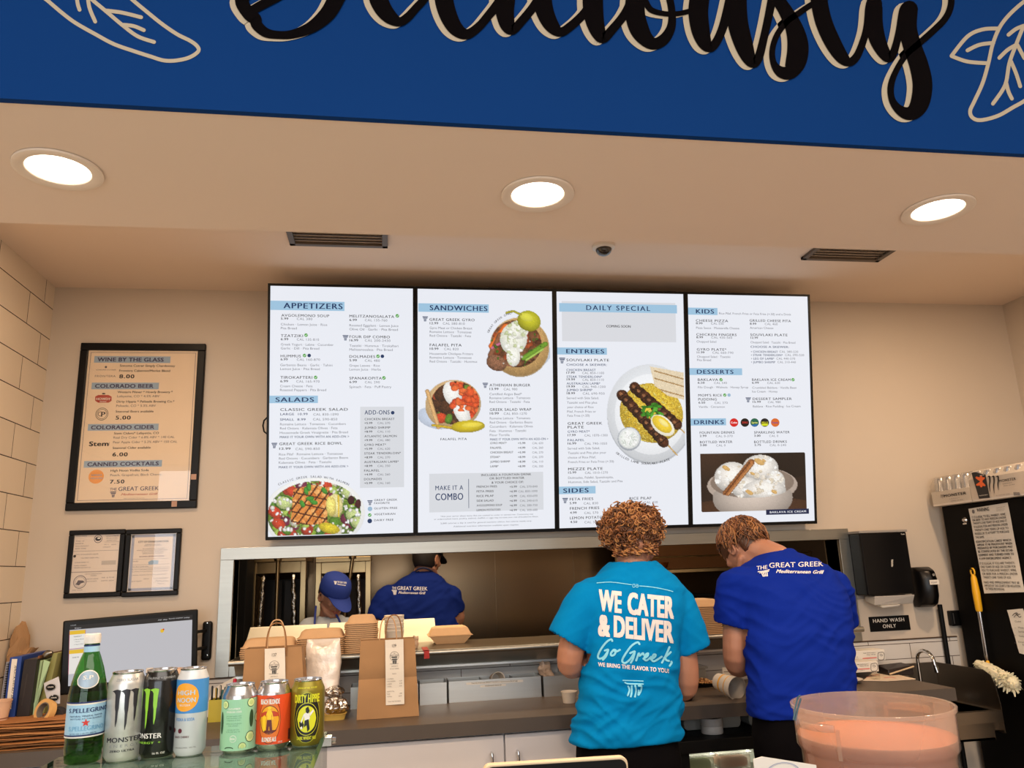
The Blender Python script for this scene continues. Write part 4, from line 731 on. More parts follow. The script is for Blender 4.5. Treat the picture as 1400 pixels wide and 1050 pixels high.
# white cups stacked + napkin twist + prep table lid behind
c0 = pY(539, 880, .0); z0 = ZS
for i in range(5):
    m = MB(mat('milky_cup', 'E2D9CE', .3, sss=.2, var=.02)); z = z0+i*.017
    m.lathe([(.037, z), (.046, z+.075), (.048, z+.077), (.046, z+.079), (.0445, z+.077), (.036, z+.003), (.001, z+.002)], (c0.x, .0, 0), 28, (False, False)); tag(m.build('plastic_cup', smooth=40, loc=(c0.x, 0, z)), 'milky plastic cup on the pass, %s of its stack' % ORD[4-i], 'cup', 'stack of milky cups')
c = pY(567, 868, -.08); m = MB(mat('crumpled_napkin', 'B59C84', .8, var=.2, scale=30)); random.seed(3)
m.ell((c.x, -.08, ZS+.025), .022, .022, .027, 16, 10, lambda p: p*(1+.45*noise.noise(p*70))); tag(m.build('crumpled_napkin', loc=(c.x, -.08, ZS)), 'small crumpled tan paper beside the milky cups on the pass', 'paper')
t = thing('prep_table', 'stainless prep table with raised lids behind the pass shelf', 'prep table', (.8, .6, 0))
m = MB(STEELD); m.box(-.68, 2.35, .26, .82, .75, 1.09); m.box(-.66, -.6, .28, .34, 0, .75); m.box(2.25, 2.31, .28, .34, 0, .75); m.box(-.66, -.6, .74, .80, 0, .75); m.box(2.25, 2.31, .74, .80, 0, .75); m.build('cabinet', t, bev=.004)
LIDM = mat('pale_steel_lid', 'DDD2BA', .36, .15, var=.05, scale=3)
def lidpanel(a, b):
    tl, tr = pY(*a, .34), pY(*b, .34); m = MB(LIDM); z0 = 1.095
    m.hexa([(tl.x-.03, .245, z0), (tr.x+.01, .245, z0), (tr.x+.01, .262, z0), (tl.x-.03, .262, z0), (tl.x, .34, tl.z), (tr.x, .34, tr.z), (tr.x, .357, tr.z), (tl.x, .357, tl.z)]); return m.build('lid', t, bev=.003)
lidpanel((342, 858), (447, 853)); lidpanel((451, 852), (594, 845))
m = MB(STEELD); xq = pY(600, 862, .3).x
for k in range(3): x = xq+.03+k*.5; m.hexa([(x, .27, 1.09), (x+.46, .27, 1.09), (x+.46, .7, 1.09), (x, .7, 1.09), (x+.06, .33, 1.125), (x+.40, .33, 1.125), (x+.40, .64, 1.125), (x+.06, .64, 1.125)])
m.build('pan_lids', t, bev=.004)

t = thing('heat_lamp', 'warm strip lamp under the head of the pass window', 'heat lamp', (.8, .19, 1.60), None)
m = MB(STEELD); m.box(-.55, 2.15, .15, .23, 1.60, 1.64); m.box(-.50, -.47, .125, .15, 1.60, 1.64); m.box(2.05, 2.08, .125, .15, 1.60, 1.64); m.build('housing', t, bev=.003)
lamp('heat_lamp_glow', 'AREA', (0, 0, -.003), 9, (1, .74, .46), (0, 0, 0), t, shape='RECTANGLE', size=2.6, size_y=.06)
# ================================================================== KITCHEN EQUIPMENT
DARKI = mat('broiler_dark_interior', '1B120D', .5, var=.2); BRASS = mat('warm_steel', 'A08A66', .3, 1, var=.1, scale=6, stretch=(4, 4, .5)); FOIL = mat('aluminium_foil', 'C9C4BC', .18, 1, var=.1, bump=1.0, scale=38)
def broiler(xa, xb, rodtop, rodbot, label, tilt):
    Y = 1.22; a = pY(xa, 800, Y).x; b = pY(xb, 800, Y).x; zt = pY((xa+xb)/2, 768, Y).z
    t = thing('vertical_broiler', label, 'broiler', ((a+b)/2, Y+.2, 0), 'vertical broilers')
    for x in (a, b-.035): m = MB(BRASS); m.box(x, x+.035, Y, Y+.05, .0, zt); m.build('post', t, bev=.003)
    m = MB(BRASS); m.box(a, b, Y-.02, Y+.42, zt-.001, zt+.03); m.hexa([(a+.03, Y+.02, zt-.07), (b-.03, Y+.02, zt-.07), (b-.03, Y+.4, zt-.11), (a+.03, Y+.4, zt-.11), (a+.03, Y+.02, zt), (b-.03, Y+.02, zt), (b-.03, Y+.4, zt), (a+.03, Y+.4, zt)]); m.build('hood', t, bev=.003)
    m = MB(BRASS); m.box(a+.036, b-.036, Y, Y+.42, .98, 1.02); m.build('drip_tray', t, bev=.003)
    m = MB(DARKI); m.box(a+.035, b-.035, Y+.40, Y+.42, 1.02, zt-.1); m.box(a+.11, a+.17, Y+.2, Y+.22, 1.02, zt-.12); m.box(b-.15, b-.10, Y+.2, Y+.22, 1.02, zt-.12); m.build('burner_panel', t)
    for sx, x in ((1, a+.055), (-1, b-.06)):
        m = MB(FOIL); rs = []
        for i in range(15):
            q = i/14; z = 1.06+(zt-1.14)*q; xo = x+sx*.022*q+.006*noise.noise((q*9, sx, 1)); rs.append([(xo+.014*math.cos(k*PI/4)*(1+.6*noise.noise((q*14, k, x))), Y+.03+.01*math.sin(k*PI/4), z) for k in range(8)])
        m.rings(rs); m.build('foil_wrap', t, smooth=True)
    p, q = pY(*rodtop, Y-.03), pY(*rodbot, Y-.03); m = MB(BRASS); m.tube([p, q], .011, 12); m.lathe([(.02, p.z-.01), (.024, p.z), (.02, p.z+.012)], (p.x, p.y, 0), 16); m.build('spit', t, smooth=40)
broiler(341, 418, (380, 765), (377, 858), 'steel vertical broiler at the left, behind the left paper bag', 0)
broiler(431, 507, (482, 762), (470, 850), 'steel vertical broiler behind the worker in the blue cap', 0)
m = MB(BLACKM); a = pY(322, 800, .9).x; b = pY(337, 800, .9).x; m.box(a, b, .9, 1.14, 0, 1.75); tag(m.build('black_cabinet', loc=((a+b)/2, 1.1, 0), bev=.004), 'tall narrow black cabinet at the left edge of the kitchen', 'cabinet')
# shelving on the right of the kitchen
Y = .95; x0 = pY(868, 780, Y).x; x1 = pY(1125, 770, Y).x
t = thing('kitchen_shelving', 'steel kitchen shelving with a thin rail and thick lit edge', 'shelving', ((x0+x1)/2, Y+.2, 0))
zs = pY(930, 778, Y).z; zr = pY(930, 761, Y).z
for x in (x0, x1-.03):
    for y in (Y, Y+.4): m = MB(BRASS); m.box(x, x+.025, y, y+.025, 0, 1.8); m.build('post', t)
m = MB(BRASS); m.box(x0, x1, Y-.01, Y+.43, zs-.024, zs); m.build('shelf', t, bev=.004)
m = MB(BRASS); m.box(x0, x1, Y, Y+.43, 1.24, 1.26); m.build('shelf', t, bev=.004)
m = MB(BRASS); m.tube([(x0, Y-.02, zr), (x1, Y-.02, zr)], .005, 8); m.build('rail', t, smooth=40)
m = MB(mat('brown_panel', '5E3D1E', .5, var=.1)); m.box(x0+.03, x1-.03, Y+.41, Y+.42, zs+.001, 1.78); m.build('back_panel', t)
cb = pY(902, 777, Y+.12); m = MB(mat('amber_bowl', '9A5A1E', .25, .7)); m.lathe([(.02, zs+.001), (.05, zs+.012), (.062, zs+.045), (.064, zs+.046), (.059, zs+.044), (.045, zs+.014), (.001, zs+.01)], (cb.x, Y+.12, 0), 28, (True, False)); tag(m.build('metal_bowl', smooth=40, loc=(cb.x, Y+.12, zs)), 'amber metal bowl on the kitchen shelf beside the curly hair', 'bowl')
pb = pY(962, 803, Y-.04); m = MB(BLACKP); m.tube([(pb.x-.09, Y+.06, 1.295), (pb.x-.02, Y+.06, 1.295)], [.02, .014], 12); m.tube([(pb.x-.02, Y+.06, 1.295), (pb.x+.12, Y+.06, 1.29)], .009, 10); m.tube([(pb.x-.09, Y+.06, 1.29), (pb.x-.09, Y+.06, 1.262)], [.02, .026], 12); tag(m.build('kitchen_blender', smooth=40, loc=(pb.x, Y+.06, 1.26)), 'black stick blender lying on the lower kitchen shelf', 'blender')

# ================================================================== THINGS ON THE BACK COUNTER
def receipt(t, fr, tl, tr, bl, br, num):
    """a till receipt stapled to the bag front"""
    q = [fr.uv(*p) for p in (bl, br, tr, tl)]; m = MB(PAPER); n = 8; L = []; D = lambda v: .0025+.0015*math.sin(v*40)
    (a0, b0), (a1, b1), (a2, b2), (a3, b3) = q
    for i in range(n+1):
        s = i/n; L.append((a0+(a3-a0)*s, a1+(a2-a1)*s, b0+(b3-b0)*s))
    for i in range(n): m.poly([fr.p(L[i][0], L[i][2], D(L[i][2])), fr.p(L[i][1], L[i][2], D(L[i][2])), fr.p(L[i+1][1], L[i+1][2], D(L[i+1][2])), fr.p(L[i+1][0], L[i+1][2], D(L[i+1][2]))])
    f2 = Frame(fr.p(0, 0, .0045), fr.u, fr.v); w = a2-a3; a = Art(f2, m, 0, 0, 1, .0004)
    U = lambda s, v: (a3+w*s, b3-v)
    def tx(txt, s0, s1, v, cap):
        vs, fs, wd = glyphs(txt); x0 = a3+w*s0; k = w*(s1-s0)/wd; m.use(INKG if cap < .008 else INK); m.add([f2.p(x0+p*k, b3-v+r*cap, .0004) for p, r, _ in vs], fs)
    tx(num, .38, .60, .030, .012)
    cx, cz, r = a3+w*.5, b3-.066, w*.25
    m.use(INKG)
    for k in range(28):
        if 2 < k < 12: pass
        A0, A1 = 2*PI*k/28, 2*PI*(k+1)/28; m.poly([f2.p(cx+r*math.cos(A0), cz+r*math.sin(A0), .0004), f2.p(cx+r*math.cos(A1), cz+r*math.sin(A1), .0004), f2.p(cx+r*.93*math.cos(A1), cz+r*.93*math.sin(A1), .0004), f2.p(cx+r*.93*math.cos(A0), cz+r*.93*math.sin(A0), .0004)])
    tx('THE', .45, .55, .058, .005); tx('GREAT GREEK', .27, .73, .066, .0065)
    m.use(INK); z = cz-.006
    for (dx0, dx1, dz0, dz1) in ((-.62, .62, 0, .004), (-.5, .55, -.008, -.004)): m.poly([f2.p(cx+r*dx0, z+dz0, .0005), f2.p(cx+r*dx1, z+dz0, .0005), f2.p(cx+r*dx1, z+dz1, .0005), f2.p(cx+r*dx0, z+dz1, .0005)])
    for k in range(4): x = cx+r*(-.36+k*.22); m.poly([f2.p(x, z-.024, .0005), f2.p(x+r*.14, z-.024, .0005), f2.p(x+r*.16, z-.01, .0005), f2.p(x, z-.01, .0005)])
    v = .098; H = b3-b0
    for i, (txt, s0, s1) in enumerate([('MAIN ST GRAND', .26, .72), ('JUNCTION CO', .34, .7), ('TO GO ORDER', .25, .75), ('', 0, 0), ('SALE', .38, .6), ('', 0, 0), ('1 GYRO', .1, .45), ('1 RICE BOWL        12.99', .1, .92), ('1 FRIES                4.99', .1, .92), ('1 PITA                  5.99', .12, .9), ('', 0, 0), ('SUBTOTAL', .1, .5), ('TAX                    1.98', .1, .9), ('TOTAL               25.95', .1, .9), ('', 0, 0), ('THANK YOU FOR DINING', .15, .85), ('PLEASE COME AGAIN', .22, .8)]):
        if txt and v < H-.008: tx(txt, s0, s1, v, .0042)
        v += .0098
    return m.build('receipt', t, flat=True)
def paper_bag(label, BL, BR, TL, TR, hand, rec, num, dep):
    a = pZ(*BL, ZT); b = pZ(*BR, ZT); u = (b-a).normalized(); back = Vector((0, 0, 1)).cross(u)
    fr = Frame(a, u, (0, 0, 1)); W = (b-a).length; u0, h0 = fr.uv(*TL); u1, h1 = fr.uv(*TR); H = (h0+h1)/2
    t = thing('paper_bag', label, 'paper bag', (a+b)/2+back*dep/2, 'takeout paper bags')
    m = MB(KRAFT); rows = []
    N = 8
    for j in range(N+1):
        s = j/N; x0 = u0*s; x1 = W+(u1-W)*s; z = H*s; d = dep*(1-.28*s); f = dep*.10*s; pinch = .02*math.sin(PI*min(1, s*1.05)); cr = (-.007 if j == 4 else 0)+(.004 if j in (3, 5) else 0)
        rows.append([fr.p(x0, z, -f+cr), fr.p(x0+(x1-x0)*.25, z, -f+.004*math.sin(s*9)+cr), fr.p((x0+x1)/2, z, -f+.005*math.sin(s*7+1)+cr), fr.p(x0+(x1-x0)*.75, z, -f-.004*math.sin(s*8)+cr), fr.p(x1, z, -f+cr), fr.p(x1-pinch, z, -(f+d)/2-f*.2), fr.p(x1, z, -d), fr.p((x0+x1)/2, z, -d), fr.p(x0, z, -d), fr.p(x0+pinch, z, -(f+d)/2)])
    for r in rows[:1]:
        for i in range(len(r)): r[i] = r[i]+Vector((0, 0, .001))
    m.rings(rows, (True, False)); m.build('bag', t, smooth=25)
    for k, (xa, xb, top, off) in enumerate(hand):
        m = MB(KRAFTL if k else mat('kraft_cord', '8E6540', .8, var=.15, scale=80)); d = -.012 if k == 0 else -dep*.55
        ua, va = fr.uv(xa, (TL[1]+TR[1])/2); ub, _ = fr.uv(xb, (TL[1]+TR[1])/2); _, vt = fr.uv((xa+xb)/2, top); hh = vt-H; pts = []
        for i in range(19):
            q = PI*i/18; pts.append(fr.p((ua+ub)/2-(ub-ua)/2*math.copysign(abs(math.cos(q))**.7, math.cos(q)), H-.03+(hh+.03)*math.sin(q)**.75, d))
        m.tube(pts, .0028, 7); m.build('handle', t, smooth=40)
    if rec: receipt(t, fr, *rec, num)
    return t
paper_bag('tan paper takeout bag behind the short cans, its receipt running down behind the orange can', (327, 1001), (419, 995), (334, 888), (411.5, 884.5), [(363, 391, 852, 0), (361, 386, 849, 0)], [(362, 887), (389.5, 885), (362, 948), (391, 946)], '137', .15)
paper_bag('tan paper takeout bag alone on the worktop with its whole receipt showing', (487.5, 985), (573, 979), (493, 875.5), (567, 874), [(527, 550, 841, 0), (519, 543, 844, 0)], [(526.6, 875), (551.5, 874), (527.5, 964), (552.8, 962.3)], '139', .13)
# white foil pouch
random.seed(11)
FP = mat('pearly_foil_pouch', 'E6DCD2', .3, .15, var=.12, scale=14, bump=.8)
pa, pb_ = pZ(415, 983, ZT), pZ(463, 981, ZT); fr = Frame(pa, (pb_-pa), (0, 0, 1)); W = (pb_-pa).length; H = fr.uv(438, 874)[1]
m = MB(FP); rs = []
for j in range(23):
    s = j/22; d = .05*math.sin(PI*min(.98, .15+s*.83))**.6*(1-.55*s)+.002; r = []
    for i in range(24):
        q = 2*PI*i/24; x = W/2*(1+.03*math.sin(s*11))*math.copysign(abs(math.cos(q))**.55, math.cos(q)); y = d*math.copysign(abs(math.sin(q))**.8, math.sin(q)); z = H*s
        n_ = noise.noise((x*22, s*9, y*20+3)); z2 = z*(1-.0*s); dip = .045*max(0, 1-abs(x)/(W*.26))**.5 if s > .9 else 0
        r.append(fr.p(W/2+x+.004*n_, z2-dip*(s-.9)*10, -.02-y*.8-.010*n_))
    rs.append(r)
m.rings(rs); t = thing('foil_pouch', 'pearly white foil pouch standing between the two paper bags', 'pouch', (pa+pb_)/2); m.build('pouch', t, smooth=True)
def foil(c, r, label, sq=(1, 1, .75), seed=0):
    m = MB(FOIL); fn = lambda p: Vector((p.x, p.y, p.z))*(1+.26*noise.noise(p*38+Vector((seed, 0, 0)))+.16*noise.noise(p*95))
    m.ell(c, r*sq[0], r*sq[1], r*sq[2], 34, 22, fn); tag(m.build('foil_wrap', loc=Vector(c)-Vector((0, 0, r*sq[2]))), label, 'foil wrap', 'foil wrapped food')
c = pZ(456, 985, ZT); tray = c.copy()
m = MB(mat('yellow_foam_tray', 'D9B45A', .6, var=.05)); rs = []
for l, w_, z in ((.042, .032, ZT), (.05, .04, ZT+.022), (.053, .043, ZT+.024), (.046, .036, ZT+.0245), (.04, .03, ZT+.006)):
    rs.append([(c.x+l*math.copysign(abs(math.cos(q))**.5, math.cos(q))*(1+.02*math.cos(28*q)), c.y+.03+w_*math.copysign(abs(math.sin(q))**.5, math.sin(q))*(1+.02*math.cos(28*q)), z) for q in [2*PI*i/56 for i in range(56)]])
m.rings(rs); tag(m.build('foam_tray', smooth=40, loc=(c.x, c.y+.03, ZT)), 'small yellow fluted tray under the foil wraps', 'tray')
foil((c.x+.006, c.y+.035, ZT+.054), .043, 'crumpled foil wrap lying in the yellow tray', (1.15, .9, .78), 1); foil((c.x-.003, c.y+.05, ZT+.105), .036, 'crumpled foil wrap on top of another one', (1.15, .9, .62), 5)
# steel bins
def bin_(label, xl, xr, yb, top, div, note=False, dep=.14):
    a = pZ(xl, yb, ZT); fx = pZ(xr, yb-.07*(xr-xl), ZT); x0, x1 = a.x, pY(xr, yb, a.y).x; y0 = a.y; h = pY(xl, top, y0).z-ZT; w_ = .003
    t = thing('steel_bin', label, 'steel bin', ((x0+x1)/2, y0+dep/2, ZT), 'steel bins along the worktop'); m = MB(STEELLIT)
    z1 = ZT+h
    m.box(x0, x1, y0, y0+w_, ZT, z1); m.box(x0, x1, y0+dep-w_, y0+dep, ZT, z1); m.box(x0, x0+w_, y0+w_, y0+dep-w_, ZT, z1); m.box(x1-w_, x1, y0+w_, y0+dep-w_, ZT, z1); m.box(x0+w_, x1-w_, y0+w_, y0+dep-w_, ZT, ZT+w_); m.build('bin_body', t)
    for q in div: m = MB(STEEL); x = x0+(x1-x0)*q; m.box(x, x+.002, y0+w_, y0+dep-w_, ZT+w_, z1-.003); m.build('divider', t)
    if note:
        f = vert_frame((0, y0-.0005, 0)); m = MB(PAPER); ar = Art(f, m, 560, 850, 5.25, .0004)
        ar.G([(405, 438), (812, 416), (816, 432), (408, 454)], PAPER, 1); ar.G([(505, 457), (690, 446), (692, 461), (507, 472)], PAPER, 1)
        ar.T('Please date all items with MM/DD/YY label before', 445, 446, 640, 9, INK); ar.T('restocking', 645, 435, 775, 9, INK); ar.T('TOLERANCE BACKUP', 540, 465, 660, 8, INK, .01); m.build('label_strip', t, flat=True)
    return x0, x1, y0, z1
bin_('steel bin mostly hidden behind the right paper bag', 479, 572, 970, 940, [])
B1 = bin_('small square steel bin just right of the paper bag', 574, 611, 964.5, 935, [])
B2 = bin_('long steel bin with dividers and white label strips', 614, 741, 961, 932, [.36, .7], True)
B3 = bin_('dark steel bin behind the elbow of the curly-haired man', 744, 880, 953, 925, [.5])
def cup(label, c, ax, r0, r1, L, mt, band=None, name='paper_cup', parts=True):
    t = thing(name, label, 'cup', c); ax = Vector(ax).normalized(); m = MB(mt); m.lathe([(r0*.9, .003), (r0, 0), (r1, L), (r1+.002, L+.001), (r1+.002, L-.003), (r1-.0015, L-.001), (r0-.0015, .006), (.001, .006)], c, 32, (False, False), ax); m.build('cup_body', t, smooth=40)
    if band:
        for z0, z1, mm in band:
            m = MB(mm); R = lambda z: r0+(r1-r0)*z/L+.0006; m.lathe([(R(z0), z0), (R(z1), z1)], c, 32, (False, False), ax); m.build('printed_band', t, smooth=40)
    return t
CUPW = mat('paper_cup_white', 'CFC6BA', .6, var=.03)
TANC = mat('tan_cup_inside', 'C79F7C', .6)
x0, x1, y0, z1 = B2; cup('white paper cup lying on its side in the long steel bin', (x0+(x1-x0)*.52, y0+.10, z1-.013), (.12, -1, .12), .024, .03, .075, CUPW, [(.01, .03, TANC)])
x0, x1, y0, z1 = B3; m = MB(mat('crinkled_wrapper', 'B8A08C', .3, var=.2, bump=.6)); random.seed(2)
m.ell((x0+.03, y0+.06, z1+.012), .034, .02, .05, 20, 14, lambda p: p*(1+.5*noise.noise(p*45))+Vector((-.4*p.z, 0, 0))); tag(m.build('crumpled_wrapper', loc=(x0+.03, y0+.06, z1-.03)), 'crumpled clear wrapper poking out of the dark steel bin', 'wrapper')
x0 = bin_ and pZ(484, 962, ZT); m = MB(KRAFTL); m.ell((x0.x, x0.y+.07, ZT+.115), .014, .03, .045, 14, 10); tag(m.build('tan_napkin_roll', smooth=True, loc=(x0.x, x0.y+.07, ZT+.07)), 'tan napkin roll standing in the bin behind the right paper bag', 'napkin')
c = pZ(780, 961.5, ZT); cup('small white paper sauce cup beside the curly-haired man', (c.x, c.y+.02, ZT), (0, 0, 1), .027, .034, .046, CUPW)
# pen holder with pens
a = pZ(284, 988, ZT); b = pZ(327, 985, ZT); hw = b.x-a.x; hz = pY(295, 957, a.y).z
m = MB(mat('lime_plastic', 'B5A52A', .45)); y0 = a.y; y1 = a.y+.07; w_ = .003
m.box(a.x, b.x, y0, y0+w_, ZT, hz); m.box(a.x, b.x, y1-w_, y1, ZT, hz); m.box(a.x, a.x+w_, y0+w_, y1-w_, ZT, hz); m.box(b.x-w_, b.x, y0+w_, y1-w_, ZT, hz); m.box(a.x+w_, b.x-w_, y0+w_, y1-w_, ZT, ZT+w_)
tag(m.build('pen_holder', loc=(a.x+hw/2, y0+.035, ZT)), 'lime yellow square pen holder beside the green cucumber can', 'pen holder')
PC = [('black', '15161A'), ('teal', '1D7D7A'), ('yellow-topped black', '1A1A1A'), ('white-striped black', '2A2A2E'), ('dark teal', '145A5C'), ('black clipped', '101012'), ('bright teal', '2A9A94'), ('grey-blue', '3A4A55'), ('slim black', '0E0E10')]
for i, (nm, col) in enumerate(PC):
    x = a.x+.008+(hw*.62)*i/8; zt = pY(295, 938+(i*5 % 7), y0).z; t = thing('pen', '%s pen in the lime pen holder, %s from its left edge' % (nm, ['first', 'second', 'third', 'fourth', 'fifth', 'sixth', 'seventh', 'eighth', 'ninth'][i]), 'pen', (x, y0+.02, ZT+.004), 'pens in the holder')
    y = y0+.018+.03*(i % 2); p0 = Vector((x, y, ZT+.006)); p1 = Vector((x+.004*math.sin(i*2), y, zt)); m = MB(mat('pen_'+col, col, .3)); m.tube([p0, p0.lerp(p1, .97), p1], [.0042, .0042, .003], 8); m.build('barrel', t, smooth=40)
    m = MB(mat('pen_cap_yellow', 'D8B020', .4) if i == 2 else (PAPER if i == 3 else mat('pen_'+col, col, .3))); q = p1+Vector((0, -.0055, -.002)); m.box(q.x-.0012, q.x+.0012, q.y-.001, q.y+.001, q.z-.04, q.z); m.build('clip', t)
x = pY(321, 935, y0+.03).x; zt = pY(321, 928, y0+.03).z; t = thing('marker', 'red marker standing at the right side of the pen holder', 'marker', (x, y0+.03, ZT+.004)); m = MB(mat('red_marker', 'B81E36', .4)); m.tube([(x, y0+.03, ZT+.006), (x, y0+.03, zt-.05)], .0075, 12); m.build('barrel', t, smooth=40)
m = MB(mat('red_marker_cap', 'C2203A', .35)); m.tube([(x, y0+.03, zt-.05), (x, y0+.03, zt-.02), (x, y0+.03, zt)], [.009, .009, .007], 12); m.build('cap', t, smooth=40)
f = pY(308, 945, -.3); m = MB(PAPER); q = [pY(284, 962, -.10), pY(326, 962, -.12), pY(322, 925, -.07), pY(290, 942, -.06)]; m.hexa([q[0], q[1], q[1]+Vector((0, .002, 0)), q[0]+Vector((0, .002, 0)), q[3], q[2], q[2]+Vector((0, .002, 0)), q[3]+Vector((0, .002, 0))])
m.hexa([(q[0].x, -.11, ZT), (q[1].x, -.13, ZT), (q[1].x, -.11, ZT), (q[0].x, -.09, ZT), q[0], q[1], q[1]+Vector((0, .002, 0)), q[0]+Vector((0, .002, 0))]); tag(m.build('order_slip', loc=(f.x, -.1, ZT)), 'sheet of white paper propped behind the pens', 'paper')
# paper towel roll, far green bottle
c = pY(238, 922, -.36); zt = pY(238, 914, -.36).z; t = thing('paper_roll', 'cream paper roll standing in front of the monitor', 'paper roll', (c.x, -.36, ZT)); m = MB(mat('cream_paper_roll', 'D9B79C', .8)); m.lathe([(.012, ZT), (.041, ZT), (.042, ZT+.003), (.042, zt-.003), (.041, zt), (.012, zt)], (c.x, -.36, 0), 32, (False, False)); m.build('roll', t, smooth=40)
m = MB(KRAFTL); m.lathe([(.0121, ZT), (.0121, zt), (.010, zt), (.010, ZT)], (c.x, -.36, 0), 20, (False, False)); m.build('core', t, smooth=40)
GGLASS = clear('green_bottle_plastic', '86C07C'); WATER = mat('pale_water', 'CFE6D0', .0, trans=1, ior=1.33, var=0)
LBLUE = mat('pale_blue_label', '9CC4DC', .5, var=.03); LNAVY = mat('label_navy', '1C2E5E', .5, var=0); LRED = mat('label_red', 'C0352C', .5, var=0); LSIL = mat('label_silver_blue', '8FA3B4', .35, .3)
def cyl_art(mb, c, R, txt, a0, z, h, wdeg, m, bold=0, lev=.0006):
    """lettering wrapped round a cylinder: a0 = middle angle, wdeg = angular width"""
    vs, fs, wd = glyphs(txt, bold); mb.use(m); q = []
    r_ = R if callable(R) else (lambda zz: R)
    for x, y, k in vs:
        a = math.radians(a0)+math.radians(wdeg)*(x/wd-.5); zz = z+y*h; R_ = r_(zz)+lev+k*2.5e-5; q.append((c[0]+R_*math.cos(a), c[1]+R_*math.sin(a), zz))
    mb.add(q, fs)
def cyl_poly(mb, c, R, pts, m, lev=.0006):
    """filled outline wrapped round a cylinder; pts = (angle in degrees, z); cut into thin vertical slices"""
    mb.use(m); P = [(p[0], p[1]) for p in pts]; a0 = min(p[0] for p in P); a1 = max(p[0] for p in P); n = max(3, int((a1-a0)/(5 if a1-a0 > 30 else 1.2))+1); r_ = R if callable(R) else (lambda zz: R)
    def span(a):
        zs = []
        for i in range(len(P)):
            (x0, y0), (x1, y1) = P[i], P[(i+1) % len(P)]
            if (x0-a)*(x1-a) <= 0 and abs(x1-x0) > 1e-9: zs.append(y0+(y1-y0)*(a-x0)/(x1-x0))
        return (min(zs), max(zs)) if zs else None
    prev = None
    for i in range(n+1):
        a = a0+(a1-a0)*min(max(i/n, .002), .998); s = span(a)
        if s and prev:
            q = []
            for aa, zz in ((prev[0], prev[1][0]), (a, s[0]), (a, s[1]), (prev[0], prev[1][1])):
                t_ = math.radians(aa); q.append((c[0]+(r_(zz)+lev)*math.cos(t_), c[1]+(r_(zz)+lev)*math.sin(t_), zz))
            mb.poly(q)
        prev = (a, s) if s else None
def cyl_disc(mb, c, R, a, z, r, m, lev=.0006, ry=None, n=24):
    rr = R(z) if callable(R) else R
    cyl_poly(mb, c, R, [(a+math.degrees(r/rr)*math.cos(2*PI*i/n), z+(ry or r)*math.sin(2*PI*i/n)) for i in range(n)], m, lev)
